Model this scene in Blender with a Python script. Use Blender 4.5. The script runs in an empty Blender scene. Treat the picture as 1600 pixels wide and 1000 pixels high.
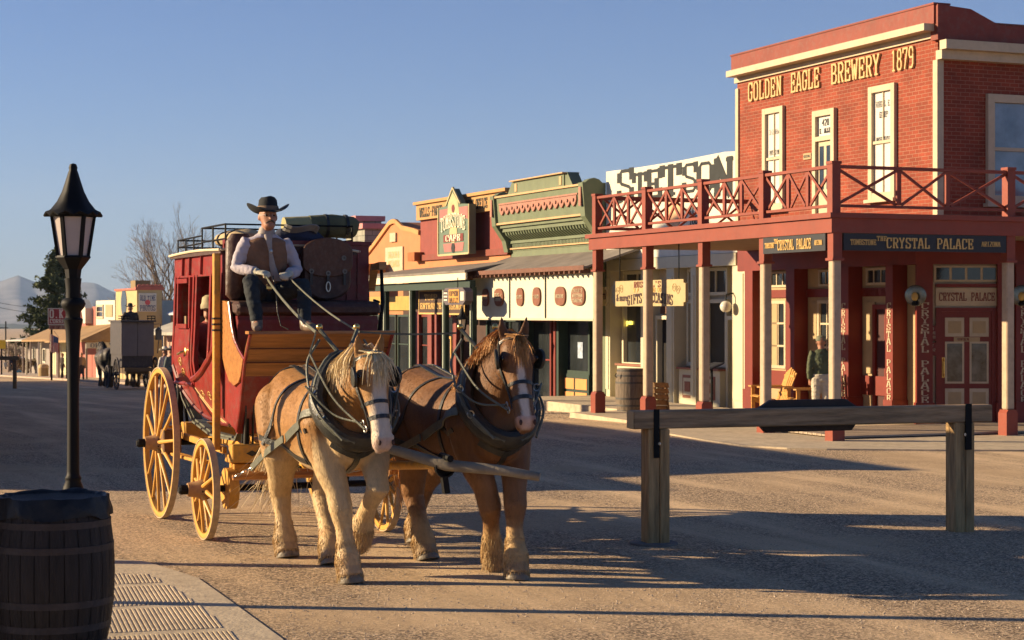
import bpy, bmesh, math, random
import numpy as np
from mathutils import Vector, Matrix, Euler, Quaternion, noise
random.seed(7)
R=math.radians
sc=bpy.context.scene
col=sc.collection

# ---------------------------------------------------------------- camera, sky, sun, exposure
cd=bpy.data.cameras.new('camera'); cam=bpy.data.objects.new('camera',cd); col.objects.link(cam)
cam.location=(0,0,2.3); cam.rotation_euler=(R(90),0,0)
cd.sensor_width=36; cd.lens=2900/1600*36; cd.shift_y=-13/1600
cd.clip_start=0.2; cd.clip_end=40000
cd.dof.use_dof=True; cd.dof.focus_distance=17.5; cd.dof.aperture_fstop=8
sc.camera=cam
SUN_AZ=R(6); SUN_EL=R(16.5)                 # the light travels to the right and a little towards the camera
Ldir=Vector((math.cos(SUN_AZ)*math.cos(SUN_EL),-math.sin(SUN_AZ)*math.cos(SUN_EL),-math.sin(SUN_EL)))
w=bpy.data.worlds.new('World'); sc.world=w; w.use_nodes=True
nt=w.node_tree; bg=nt.nodes['Background']
sky=nt.nodes.new('ShaderNodeTexSky'); sky.sky_type='NISHITA'; sky.sun_disc=False
sky.sun_elevation=SUN_EL; sky.sun_rotation=math.atan2(-Ldir.x,-Ldir.y)
sky.altitude=1400; sky.air_density=1.0; sky.dust_density=0.5; sky.ozone_density=5.5
tn=nt.nodes.new('ShaderNodeMix'); tn.data_type='RGBA'; tn.blend_type='MULTIPLY'; tn.inputs['Factor'].default_value=1; tn.inputs['B'].default_value=(1.13,1.02,1.14,1); nt.links.new(sky.outputs[0],tn.inputs['A']); nt.links.new(tn.outputs['Result'],bg.inputs[0]); bg.inputs[1].default_value=0.046
sl=bpy.data.lights.new('sun','SUN'); sun=bpy.data.objects.new('sun',sl); col.objects.link(sun)
sl.energy=5.0; sl.angle=R(0.5); sl.color=(1.0,0.76,0.47)
sun.rotation_euler=Ldir.to_track_quat('-Z','Y').to_euler(); sun.location=(-30,20,30)
sc.view_settings.view_transform='Standard'; sc.view_settings.look='None'
sc.view_settings.exposure=1.25; sc.view_settings.gamma=1

# ---------------------------------------------------------------- materials
MATS={}
def _nodes(name):
    m=bpy.data.materials.new(name); m.use_nodes=True
    n=m.node_tree; b=n.nodes['Principled BSDF']; return m,n,b
def pm(name,base,rough=.75,var=.18,scale=3.0,bump=0.0,bscale=60,metal=0,spec=.35,stretch=(1,1,1),grime=0.0,emit=0):
    if name in MATS: return MATS[name]
    m,n,b=_nodes(name); L=n.links.new
    tc=n.nodes.new('ShaderNodeTexCoord'); mp=n.nodes.new('ShaderNodeMapping'); mp.inputs['Scale'].default_value=stretch
    L(tc.outputs['Object'],mp.inputs[0])
    nz=n.nodes.new('ShaderNodeTexNoise'); nz.inputs['Scale'].default_value=scale; nz.inputs['Detail'].default_value=6; nz.inputs['Roughness'].default_value=.65
    L(mp.outputs[0],nz.inputs['Vector'])
    cr=n.nodes.new('ShaderNodeValToRGB'); e=cr.color_ramp.elements
    lo=[max(0,c*(1-var)) for c in base]; hi=[min(1,c*(1+var)) for c in base]
    e[0].position=.3; e[0].color=(*lo,1); e[1].position=.7; e[1].color=(*hi,1)
    L(nz.outputs[0],cr.inputs[0]); out=cr.outputs[0]
    if grime:
        n2=n.nodes.new('ShaderNodeTexNoise'); n2.inputs['Scale'].default_value=scale*4.3; n2.inputs['Detail'].default_value=8
        L(mp.outputs[0],n2.inputs['Vector'])
        c2=n.nodes.new('ShaderNodeValToRGB'); c2.color_ramp.elements[0].position=.48; c2.color_ramp.elements[1].position=.68
        L(n2.outputs[0],c2.inputs[0])
        ml=n.nodes.new('ShaderNodeMath'); ml.operation='MULTIPLY'; ml.inputs[1].default_value=grime; L(c2.outputs[0],ml.inputs[0])
        mx=n.nodes.new('ShaderNodeMix'); mx.data_type='RGBA'; mx.inputs['B'].default_value=(.16,.12,.09,1)
        L(ml.outputs[0],mx.inputs['Factor']); L(out,mx.inputs['A']); out=mx.outputs['Result']
    L(out,b.inputs['Base Color'])
    b.inputs['Roughness'].default_value=rough; b.inputs['Metallic'].default_value=metal; b.inputs['Specular IOR Level'].default_value=spec
    if bump:
        n3=n.nodes.new('ShaderNodeTexNoise'); n3.inputs['Scale'].default_value=bscale; n3.inputs['Detail'].default_value=5
        L(mp.outputs[0],n3.inputs['Vector'])
        bp=n.nodes.new('ShaderNodeBump'); bp.inputs['Strength'].default_value=bump; bp.inputs['Distance'].default_value=.02
        L(n3.outputs[0],bp.inputs['Height']); L(bp.outputs[0],b.inputs['Normal'])
    if emit:
        b.inputs['Emission Color'].default_value=(*base,1); b.inputs['Emission Strength'].default_value=emit
    MATS[name]=m; return m
def glass(name,base,rough=.08,var=.5,scale=1.3):
    m=pm(name,base,rough,var,scale,spec=.8); return m
def brick_mat(name,c1,c2,mortar,bw=.21,bh=.075,ms=.008,rough=.8,horizontal_sum=True):
    m,n,b=_nodes(name); L=n.links.new
    tc=n.nodes.new('ShaderNodeTexCoord'); sp=n.nodes.new('ShaderNodeSeparateXYZ'); L(tc.outputs['Object'],sp.inputs[0])
    ad=n.nodes.new('ShaderNodeMath'); L(sp.outputs[0],ad.inputs[0]); L(sp.outputs[1],ad.inputs[1])
    cb=n.nodes.new('ShaderNodeCombineXYZ'); L(ad.outputs[0],cb.inputs[0]); L(sp.outputs[2],cb.inputs[1])
    bt=n.nodes.new('ShaderNodeTexBrick'); bt.inputs['Scale'].default_value=1
    bt.inputs['Brick Width'].default_value=bw; bt.inputs['Row Height'].default_value=bh; bt.inputs['Mortar Size'].default_value=ms
    bt.inputs['Color1'].default_value=(*c1,1); bt.inputs['Color2'].default_value=(*c2,1); bt.inputs['Mortar'].default_value=(*mortar,1)
    bt.inputs['Mortar Smooth'].default_value=.3; bt.inputs['Bias'].default_value=-.1
    L(cb.outputs[0],bt.inputs['Vector'])
    nz=n.nodes.new('ShaderNodeTexNoise'); nz.inputs['Scale'].default_value=1.7; nz.inputs['Detail'].default_value=7; L(tc.outputs['Object'],nz.inputs['Vector'])
    mr=n.nodes.new('ShaderNodeMapRange'); mr.inputs[1].default_value=.3; mr.inputs[2].default_value=.7; mr.inputs[3].default_value=.78; mr.inputs[4].default_value=1.18; L(nz.outputs[0],mr.inputs[0])
    mx=n.nodes.new('ShaderNodeMix'); mx.data_type='RGBA'; mx.blend_type='MULTIPLY'; mx.inputs['Factor'].default_value=1
    L(bt.outputs['Color'],mx.inputs['A']); L(mr.outputs[0],mx.inputs['B']); L(mx.outputs['Result'],b.inputs['Base Color'])
    bp=n.nodes.new('ShaderNodeBump'); bp.inputs['Strength'].default_value=.6; bp.inputs['Distance'].default_value=.012; bp.invert=True
    L(bt.outputs['Fac'],bp.inputs['Height']); L(bp.outputs[0],b.inputs['Normal'])
    b.inputs['Roughness'].default_value=rough; b.inputs['Specular IOR Level'].default_value=.3
    MATS[name]=m; return m
def wood(name,base,axis=0,scale=2.2,var=.35,rough=.7,bump=.3,spec=.3,tight=14):
    st=[tight,tight,tight]; st[axis]=1.0
    return pm(name,base,rough,var,scale,bump,scale*2,spec=spec,stretch=tuple(st))
def ribbed(name,base,axis='y',pitch=.1,rough=.7,depth=.5,var=.12,dist=.02):
    """painted boards: grooves a fixed pitch apart"""
    if name in MATS: return MATS[name]
    m=pm(name,base,rough,var,2.0); n=m.node_tree; b=n.nodes['Principled BSDF']; L=n.links.new
    tc=n.nodes['Texture Coordinate']; sp=n.nodes.new('ShaderNodeSeparateXYZ'); L(tc.outputs['Object'],sp.inputs[0])
    ad=n.nodes.new('ShaderNodeMath'); ad.operation='MULTIPLY'; ad.inputs[1].default_value=1/pitch
    if axis=='xy':
        a2=n.nodes.new('ShaderNodeMath'); L(sp.outputs[0],a2.inputs[0]); L(sp.outputs[1],a2.inputs[1]); L(a2.outputs[0],ad.inputs[0])
    else: L(sp.outputs['xyz'.index(axis)],ad.inputs[0])
    fr=n.nodes.new('ShaderNodeMath'); fr.operation='FRACT'; L(ad.outputs[0],fr.inputs[0])
    cr=n.nodes.new('ShaderNodeValToRGB'); cr.color_ramp.elements[0].position=0; cr.color_ramp.elements[0].color=(0,0,0,1)
    cr.color_ramp.elements[1].position=.14; cr.color_ramp.elements[1].color=(1,1,1,1)
    e=cr.color_ramp.elements.new(.9); e.color=(1,1,1,1); e=cr.color_ramp.elements.new(1.0); e.color=(0,0,0,1)
    L(fr.outputs[0],cr.inputs[0]); bp=n.nodes.new('ShaderNodeBump'); bp.inputs['Strength'].default_value=depth; bp.inputs['Distance'].default_value=dist
    L(cr.outputs[0],bp.inputs['Height']); L(bp.outputs[0],b.inputs['Normal'])
    return m

# ---------------------------------------------------------------- mesh builder
def curve(pts,n=6):
    P=[Vector(p) for p in pts]; P=[P[0]*2-P[1]]+P+[P[-1]*2-P[-2]]; out=[]
    for i in range(1,len(P)-2):
        for k in range(n):
            t=k/n; a,b,c,d=P[i-1:i+3]; out.append(.5*((2*b)+(c-a)*t+(2*a-5*b+4*c-d)*t*t+(3*b-a-3*c+d)*t**3))
    return out+[P[-2]]
class MB:
    def __init__(s): s.v=[]; s.f=[]; s.m=[]
    def add(s,vs,fs,mi=0):
        o=len(s.v); s.v+= [tuple(p) for p in vs]; s.f+=[tuple(i+o for i in f) for f in fs]; s.m+=[mi]*len(fs); return s
    def box(s,x0,x1,y0,y1,z0,z1,mi=0):
        if x0>x1:x0,x1=x1,x0
        if y0>y1:y0,y1=y1,y0
        if z0>z1:z0,z1=z1,z0
        vs=[(x,y,z) for x in(x0,x1) for y in(y0,y1) for z in(z0,z1)]
        return s.add(vs,[(0,1,3,2),(4,6,7,5),(0,4,5,1),(2,3,7,6),(0,2,6,4),(1,5,7,3)],mi)
    def bar(s,p,q,w,h,up=(0,0,1),mi=0):
        p=Vector(p);q=Vector(q);d=(q-p).normalized();u=Vector(up)
        a=d.cross(u)
        if a.length<1e-4: a=d.cross(Vector((1,0,0)))
        a.normalize(); b=a.cross(d).normalized(); vs=[]
        for c in(p,q):
            for i,j in((-1,-1),(1,-1),(1,1),(-1,1)): vs.append(c+a*i*w/2+b*j*h/2)
        return s.add(vs,[(3,2,1,0),(4,5,6,7),(0,1,5,4),(1,2,6,5),(2,3,7,6),(3,0,4,7)],mi)
    def tube(s,pts,r,n=8,cap=True,mi=0,flat=1.0,up=None):
        pts=[Vector(p) for p in pts]; k=len(pts)
        rs=r if isinstance(r,(list,tuple)) else [r]*k
        t0=(pts[1]-pts[0]).normalized(); ref=Vector(up) if up else (Vector((0,0,1)) if abs(t0.z)<.9 else Vector((1,0,0)))
        vs=[];a=None
        for i,p in enumerate(pts):
            t=(pts[min(i+1,k-1)]-pts[max(i-1,0)]).normalized()
            if a is None: a=t.cross(ref).normalized()
            else:
                a=(a-t*a.dot(t)); a=a.normalized() if a.length>1e-5 else t.cross(ref).normalized()
            b=t.cross(a).normalized()
            for j in range(n):
                an=2*math.pi*j/n; vs.append(p+(a*math.cos(an)+b*math.sin(an)*flat)*rs[i])
        fs=[(i*n+j,i*n+(j+1)%n,(i+1)*n+(j+1)%n,(i+1)*n+j) for i in range(k-1) for j in range(n)]
        if cap: fs+=[tuple(range(n))[::-1],tuple(range((k-1)*n,k*n))]
        return s.add(vs,fs,mi)
    def loft(s,rings,cap=True,mi=0,closed=True):
        n=len(rings[0]); vs=[p for r in rings for p in r]
        m=n if closed else n-1
        fs=[(i*n+j,i*n+(j+1)%n,(i+1)*n+(j+1)%n,(i+1)*n+j) for i in range(len(rings)-1) for j in range(m)]
        if cap: fs+=[tuple(range(n))[::-1],tuple(range((len(rings)-1)*n,len(rings)*n))]
        return s.add(vs,fs,mi)
    def lathe(s,prof,c=(0,0,0),n=16,mi=0,axis='z',rot=0):
        rings=[]
        for r,z in prof:
            ring=[]
            for j in range(n):
                a=2*math.pi*j/n+rot; x,y=r*math.cos(a),r*math.sin(a)
                p=(x,y,z) if axis=='z' else ((z,x,y) if axis=='x' else (y,z,x))
                ring.append((c[0]+p[0],c[1]+p[1],c[2]+p[2]))
            rings.append(ring)
        return s.loft(rings,True,mi)
    def prism(s,poly,axis,a,b,mi=0):
        """poly: 2D points; axis x: (y,z); y: (x,z); z: (x,y)"""
        def P(p,t): return (t,p[0],p[1]) if axis=='x' else ((p[0],t,p[1]) if axis=='y' else (p[0],p[1],t))
        n=len(poly); vs=[P(p,a) for p in poly]+[P(p,b) for p in poly]
        fs=[tuple(range(n)),tuple(range(n,2*n))[::-1]]+[(i,(i+1)%n,n+(i+1)%n,n+i) for i in range(n)]
        return s.add(vs,fs,mi)
    def ball(s,c,r,nu=10,nv=7,mi=0):
        rx,ry,rz=(r,r,r) if not isinstance(r,(tuple,list)) else r
        rings=[[(c[0]+rx*math.sin(math.pi*i/nv)*math.cos(2*math.pi*j/nu),c[1]+ry*math.sin(math.pi*i/nv)*math.sin(2*math.pi*j/nu),c[2]-rz*math.cos(math.pi*i/nv)) for j in range(nu)] for i in range(1,nv)]
        return s.loft(rings,True,mi)
    def build(s,name,mats,parent=None,smooth=False,bevel=0,ang=40,off=None):
        me=bpy.data.meshes.new(name)
        o3=off if off is not None else (OFF.get(parent.name,(0,0,0)) if parent else (0,0,0))
        me.from_pydata([(a-o3[0],b-o3[1],c-o3[2]) for a,b,c in s.v],[],s.f)
        if not isinstance(mats,(list,tuple)): mats=[mats]
        for m in mats: me.materials.append(m)
        for p,mi in zip(me.polygons,s.m): p.material_index=mi
        bm=bmesh.new(); bm.from_mesh(me); bmesh.ops.recalc_face_normals(bm,faces=bm.faces); bm.to_mesh(me); bm.free()
        if smooth:
            for p in me.polygons: p.use_smooth=True
            me.set_sharp_from_angle(angle=R(ang))
        ob=bpy.data.objects.new(name,me); col.objects.link(ob)
        if parent: ob.parent=parent; OFF[ob.name]=o3
        if bevel:
            md=ob.modifiers.new('bevel','BEVEL'); md.width=bevel; md.segments=1; md.limit_method='ANGLE'
        return ob
OFF={}
def tag(o,label=None,cat=None,group=None,kind=None):
    if label:o['label']=label
    if cat:o['category']=cat
    if group:o['group']=group
    if kind:o['kind']=kind
    return o
class Frame:
    def __init__(s,loc,rz): s.loc=Vector(loc); s.rz=rz; s.M=Matrix.Translation(s.loc)@Matrix.Rotation(rz,4,'Z')
    def root(s,name,p,label,cat,group=None,rz=0):
        """an Empty at local p; its parts are written in this frame's own coordinates (or about the Empty when rz is given)"""
        o=bpy.data.objects.new(name,None); col.objects.link(o); o.empty_display_size=.2
        o.location=s.M@Vector(p); o.rotation_euler=(0,0,s.rz+rz); OFF[o.name]=tuple(p) if not rz else (0,0,0)
        return tag(o,label,cat,group)
    def single(s,ob,p,label,cat,group=None,kind=None):
        """place a mesh already built with off=p"""
        ob.location=s.M@Vector(p); ob.rotation_euler=(0,0,s.rz); return tag(ob,label,cat,group,kind)
def copy_tree(o,parent=None):
    c=o.copy(); col.objects.link(c); c.parent=parent
    for ch in list(o.children): copy_tree(ch,c)
    return c
F_=2900.0;HZ=487.0;EY=2.3
TH=R(22.5); S_,C_=math.sin(TH),math.cos(TH)
P0=(5.67,32.7)
WF=Frame((0,0,0),0)                       # world
SF=Frame((P0[0],P0[1],0),TH)              # street: x = into the building row (v), y = along the street away (u)
def U(px,v=0):
    k=(px-800)/F_; X=P0[0]+C_*v; Y=P0[1]+S_*v; return (X-k*Y)/(S_+k*C_)
def V(px,u=0):
    k=(px-800)/F_; X=P0[0]-S_*u; Y=P0[1]+C_*u; return (k*Y-X)/(C_-k*S_)
def Yd(v,u): return P0[1]+S_*v+C_*u
def Zp(py,v,u): return EY-(py-HZ)/F_*Yd(v,u)
def at(px,py,Y): return Vector(((px-800)/F_*Y,Y,EY-(py-HZ)/F_*Y))
def g(u):
    if u<3: return 0.0
    if u<9: return -.024*(u-3)**2/12
    if u<230: return -.024*(u-6)
    return -.024*224-.0075*(u-230)
def gw(X,Y):
    dx,dy=X-P0[0],Y-P0[1]; return g(-S_*dx+C_*dy)

# ---------------------------------------------------------------- lettering
SLAB={ # strokes on a 4 x 6 grid; auto-thickened
'A':'0,0-1.5,6;4,0-2.5,6;1.5,6-2.5,6;.8,2-3.2,2;-.5,0-.9,0;3.1,0-4.5,0','B':'.6,0-.6,6;0,6-3,6;3,6-3.6,5.2;3.6,5.2-3.6,4;3.6,4-2.9,3.2;.6,3.1-3,3.1;2.9,3.1-4,2.2;4,2.2-4,.9;4,.9-3.1,0;3.1,0-0,0',
'C':'4,5-3,6;3,6-1,6;1,6-.4,5;.4,5-.4,1;.4,1-1,0;1,0-3,0;3,0-4,1;4,4.3-4,6','D':'.6,0-.6,6;0,6-2.8,6;2.8,6-3.8,5;3.8,5-3.8,1;3.8,1-2.8,0;2.8,0-0,0',
'E':'.6,0-.6,6;0,6-3.8,6;0,0-3.8,0;.6,3-2.8,3;3.8,6-3.8,4.6;3.8,0-3.8,1.4;2.8,2.3-2.8,3.7','F':'.6,0-.6,6;0,6-3.8,6;0,0-1.6,0;.6,3-2.8,3;3.8,6-3.8,4.6;2.8,2.3-2.8,3.7',
'G':'4,5-3,6;3,6-1,6;1,6-.4,5;.4,5-.4,1;.4,1-1,0;1,0-3,0;3,0-3.6,1;3.6,1-3.6,2.8;2.4,2.8-4.2,2.8;4,4.3-4,6','H':'.7,0-.7,6;3.3,0-3.3,6;.7,3-3.3,3;0,6-1.4,6;0,0-1.4,0;2.6,6-4,6;2.6,0-4,0',
'I':'2,0-2,6;1,6-3,6;1,0-3,0','J':'3,6-3,1;3,1-2.2,0;2.2,0-1,0;1,0-.4,1;.4,1-.4,2;2,6-4,6','K':'.7,0-.7,6;0,6-1.5,6;0,0-1.5,0;.7,2.6-3.6,6;1.6,3.4-3.7,0;2.8,6-4.2,6;2.8,0-4.4,0',
'L':'.7,0-.7,6;0,6-1.6,6;0,0-3.8,0;3.8,0-3.8,1.6','M':'.4,0-.4,6;3.8,0-3.8,6;.4,6-2.1,2;2.1,2-3.8,6;-.2,6-.8,6;3.5,6-4.4,6;-.2,0-1,0;3.2,0-4.4,0','N':'.6,0-.6,6;3.5,0-3.5,6;.6,6-3.5,0;0,6-1,6;0,0-1.3,0;2.8,6-4.2,6',
'O':'1,6-3,6;3,6-3.8,5;3.8,5-3.8,1;3.8,1-3,0;3,0-1,0;1,0-.3,1;.3,1-.3,5;.3,5-1,6','P':'.6,0-.6,6;0,6-3,6;3,6-3.8,5.2;3.8,5.2-3.8,3.6;3.8,3.6-3,2.8;3,2.8-.6,2.8;0,0-1.6,0','R':'.6,0-.6,6;0,6-3,6;3,6-3.8,5.2;3.8,5.2-3.8,3.8;3.8,3.8-3,3;3,3-.6,3;0,0-1.5,0;2.2,3-3.6,0;3.2,0-4.3,0',
'S':'3.8,4.6-3.8,6;3.8,5-3,6;3,6-1,6;1,6-.4,5.2;.4,5.2-.4,4.2;.4,4.2-1,3.4;1,3.4-3,2.7;3,2.7-3.8,2;3.8,2-3.8,.9;3.8,.9-3,0;3,0-1,0;1,0-.3,1;.3,0-.3,1.6','T':'2,0-2,6;0,6-4,6;1,0-3,0;0,6-0,4.6;4,6-4,4.6',
'U':'.6,6-.6,1;.6,1-1.3,0;1.3,0-2.7,0;2.7,0-3.4,1;3.4,1-3.4,6;0,6-1.3,6;2.7,6-4,6','V':'.4,6-1.8,0;2.2,0-3.6,6;1.6,0-2.4,0;-.2,6-1.2,6;2.8,6-4.2,6','W':'0,6-1,0;1,0-2,4.4;2,4.4-3,0;3,0-4,6;-.5,6-.7,6;3.3,6-4.5,6',
'X':'0,0-4,6;0,6-4,0','Y':'.2,6-2,2.8;3.8,6-2,2.8;2,2.8-2,0;1,0-3,0;-.3,6-.9,6;3.1,6-4.3,6','Z':'0,6-4,6;4,6-0,0;0,0-4,0',
'1':'2,0-2,6;1,0-3,0;1,5.4-2,6','8':'1,6-3,6;3,6-3.6,5;3.6,5-3.6,4;3.6,4-3,3.2;3,3.2-1,3.2;1,3.2-.4,4;.4,4-.4,5;.4,5-1,6;3,3-3.9,2;3.9,2-3.9,1;3.9,1-3,0;3,0-1,0;1,0-.2,1;.2,1-.2,2;.2,2-1,3','7':'0,6-4,6;4,6-1.6,0;0,6-0,4.8','9':'3.6,4-3.6,5;3.6,5-3,6;3,6-1,6;1,6-.4,5;.4,5-.4,3.8;.4,3.8-1,3;1,3-3.6,3;3.6,4.6-3.6,1;3.6,1-2.8,0;2.8,0-.6,0',
'4':'3,0-3,6;0,2-4,2;0,2-3,6','0':'1,6-3,6;3,6-3.6,5;3.6,5-3.6,1;3.6,1-3,0;3,0-1,0;1,0-.4,1;.4,1-.4,5;.4,5-1,6','2':'.3,4.8-1,6;1,6-3,6;3,6-3.8,5;3.8,5-3.8,4;3.8,4-.2,0;.2,0-4,0','3':'.3,6-3.6,6;3.6,6-2,3.4;2,3.4-3.8,2.4;3.8,2.4-3.8,.8;3.8,.8-3,0;3,0-.4,0','6':'3.6,6-1.4,6;1.4,6-.4,5;.4,5-.4,1;.4,1-1,0;1,0-3,0;3,0-3.6,1;3.6,1-3.6,2.6;3.6,2.6-3,3.3;3,3.3-.4,3.3','5':'.4,6-3.6,6;.4,6-.4,3.4;.4,3.4-3,3.4;3,3.4-3.8,2.4;3.8,2.4-3.8,1;3.8,1-3,0;3,0-.3,0',
'.':'1.6,.2-2.4,.2','-':'1,3-3,3',"'":'2,6-2,5','&':'0,0-4,5','/':'0,0-4,6'}
def slab_text(mb,txt,c,r,up,w,h,depth=.02,n=None,bold=1.0,mi=0,arch=0.0):
    """letters fitted in a w x h box centred on c, on the plane spanned by r and up"""
    r=Vector(r).normalized(); up=Vector(up).normalized(); n=Vector(n) if n else r.cross(up); n.normalize(); c=Vector(c)
    adv=5.6; L=len(txt)*adv-1.6; sx=w/L; sy=h/6.0; k=0
    for i,ch in enumerate(txt):
        if ch not in SLAB: continue
        off=i*adv; xc=(off+2-L/2)/L*2; dz=arch*(1-xc*xc)
        for st in SLAB[ch].split(';'):
            # 'a,b-c,d' with possible leading minus
            parts=[];cur=''
            for j,q in enumerate(st):
                if q=='-' and cur and cur[-1]!=',' : parts.append(cur);cur=''
                else: cur+=q
            parts.append(cur)
            (x0,y0),(x1,y1)=[tuple(float(t) for t in q.split(',')) for q in parts[:2]]
            a=Vector(((x0+off-L/2)*sx,(y0-3)*sy)); b=Vector(((x1+off-L/2)*sx,(y1-3)*sy)); d=b-a
            if d.length<1e-6: continue
            d.normalize(); vert=abs(d.y)>abs(d.x)*1.2
            th=(1.15*sx if vert else .62*sy)*bold; p=Vector((-d.y,d.x))*th/2; a=a-d*th*.25; b=b+d*th*.25
            k+=1; e=depth+.0004*(k%7)
            q=[a-p,b-p,b+p,a+p]; vs=[c+r*t.x+up*(t.y+dz)+n*0.001 for t in q]+[c+r*t.x+up*(t.y+dz)+n*e for t in q]
            mb.add(vs,[(0,3,2,1),(4,5,6,7),(0,1,5,4),(1,2,6,5),(2,3,7,6),(3,0,4,7)],mi)
_txt={}
def text(mb,txt,c,r,up,w,h,depth=.008,bold=.02,mi=0,n=None):
    key=(txt,bold)
    if key not in _txt:
        cu=bpy.data.curves.new('t','FONT'); cu.body=txt; cu.size=1; cu.offset=bold; cu.resolution_u=3
        o=bpy.data.objects.new('t',cu); me=o.to_mesh()
        _txt[key]=([tuple(v.co) for v in me.vertices],[tuple(p.vertices) for p in me.polygons]); o.to_mesh_clear()
        bpy.data.objects.remove(o); bpy.data.curves.remove(cu)
    vs,fs=_txt[key]
    x0=min(v[0] for v in vs);x1=max(v[0] for v in vs);y0=min(v[1] for v in vs);y1=max(v[1] for v in vs)
    r=Vector(r).normalized(); up=Vector(up).normalized(); n=Vector(n) if n else r.cross(up); n.normalize(); c=Vector(c)
    mb.add([c+r*((v[0]-x0)/(x1-x0)-.5)*w+up*((v[1]-y0)/(y1-y0)-.5)*h+n*depth for v in vs],fs,mi)
NV=Vector((-1,0,0)); RV=Vector((0,-1,0))   # on street-facing walls (-v): normal and reading direction
NU=Vector((0,-1,0)); RU=Vector((1,0,0))    # on walls facing the near end (-u)
ZU=Vector((0,0,1))
# ================================================================ THE GROUND
def ground_mat():
    m,n,b=_nodes('dirt_road'); L=n.links.new
    tc=n.nodes.new('ShaderNodeTexCoord'); co=tc.outputs['Object']
    def nz(scale,detail=6,rough=.6,vec=None,st=None):
        t=n.nodes.new('ShaderNodeTexNoise'); t.inputs['Scale'].default_value=scale; t.inputs['Detail'].default_value=detail; t.inputs['Roughness'].default_value=rough
        if st:
            mp=n.nodes.new('ShaderNodeMapping'); mp.inputs['Scale'].default_value=st; mp.inputs['Rotation'].default_value=(0,0,R(3)); L(co,mp.inputs[0]); L(mp.outputs[0],t.inputs['Vector'])
        else: L(co,t.inputs['Vector'])
        return t.outputs[0]
    def ramp(src,p0,p1,c0=(0,0,0,1),c1=(1,1,1,1)):
        r=n.nodes.new('ShaderNodeValToRGB'); r.color_ramp.elements[0].position=p0; r.color_ramp.elements[1].position=p1
        r.color_ramp.elements[0].color=c0; r.color_ramp.elements[1].color=c1; L(src,r.inputs[0]); return r.outputs[0]
    def mix(f,a,bb,mode='MIX'):
        x=n.nodes.new('ShaderNodeMix'); x.data_type='RGBA'; x.blend_type=mode
        if isinstance(f,float): x.inputs['Factor'].default_value=f
        else: L(f,x.inputs['Factor'])
        for s,vv in(('A',a),('B',bb)):
            if isinstance(vv,tuple): x.inputs[s].default_value=vv
            else: L(vv,x.inputs[s])
        return x.outputs['Result']
    big=ramp(nz(.13,4,.55),.35,.65); mid=nz(1.4,8,.7)
    base=mix(ramp(mid,.3,.72),(.38,.27,.155,1),(.58,.41,.24,1))
    vg=n.nodes.new('ShaderNodeTexVoronoi'); vg.inputs['Scale'].default_value=58; L(co,vg.inputs['Vector'])
    sv_=n.nodes.new('ShaderNodeSeparateColor'); L(vg.outputs['Color'],sv_.inputs[0])
    gravel=mix(ramp(sv_.outputs[0],.25,.95),(.17,.12,.078,1),(.88,.65,.41,1))
    tracks=ramp(nz(.55,5,.6,st=(2.1,.16,1)),.46,.66)          # wheel tracks run along the street
    dust=mix(tracks,base,(.70,.51,.305,1))
    gm=n.nodes.new('ShaderNodeMath'); gm.operation='MULTIPLY'
    sub=n.nodes.new('ShaderNodeMath'); sub.operation='SUBTRACT'; sub.inputs[0].default_value=1; L(tracks,sub.inputs[1])
    L(sub.outputs[0],gm.inputs[0]); L(ramp(nz(.38,4,.55),.40,.52),gm.inputs[1])
    mx=n.nodes.new('ShaderNodeMapRange'); L(gm.outputs[0],mx.inputs[0]); mx.inputs[3].default_value=.18; mx.inputs[4].default_value=1.0
    c=mix(mx.outputs[0],dust,gravel); c=mix(ramp(nz(75,3,.8),.5,.72),c,mix(.5,c,(.75,.60,.44,1)))
    c=mix(ramp(nz(9,6,.8),.60,.80),c,(.20,.14,.09,1))
    L(c,b.inputs['Base Color']); b.inputs['Roughness'].default_value=.95; b.inputs['Specular IOR Level'].default_value=.15
    vo=n.nodes.new('ShaderNodeTexNoise'); vo.inputs['Scale'].default_value=55; vo.inputs['Detail'].default_value=3; vo.inputs['Roughness'].default_value=.8; L(co,vo.inputs['Vector'])
    b1=n.nodes.new('ShaderNodeBump'); b1.inputs['Distance'].default_value=.022
    ms=n.nodes.new('ShaderNodeMath'); ms.operation='MULTIPLY'; ms.inputs[1].default_value=1.0; L(mx.outputs[0],ms.inputs[0]); L(ms.outputs[0],b1.inputs['Strength']); L(vo.outputs[0],b1.inputs['Height'])
    b2=n.nodes.new('ShaderNodeBump'); b2.inputs['Distance'].default_value=.05; b2.inputs['Strength'].default_value=.75; L(nz(11,10,.82),b2.inputs['Height']); L(b1.outputs[0],b2.inputs['Normal'])
    L(b2.outputs[0],b.inputs['Normal']); MATS['dirt_road']=m; return m
GM=ground_mat()
us=[-90,-60,-40,-30]+[x for x in range(-28,60,2)]+list(range(60,240,10))+[260,300,360,450,600,800,1100,1500,2100,3000,4500,7000,11000,16000]
vs_=[-9000,-5000,-2500,-1200,-600,-300,-150,-80,-50]+list(range(-40,16,2))+[20,30,45,70,110,180,300,600,1200,2500,5000,9000]
mb=MB(); nn=len(vs_)
mb.v=[(v,u,g(u)) for u in us for v in vs_]
mb.f=[(i*nn+j,i*nn+j+1,(i+1)*nn+j+1,(i+1)*nn+j) for i in range(len(us)-1) for j in range(nn-1)]; mb.m=[0]*len(mb.f)
gr=mb.build('ground',GM,smooth=True); SF.single(gr,(0,0,0),None,None,kind='structure')

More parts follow.
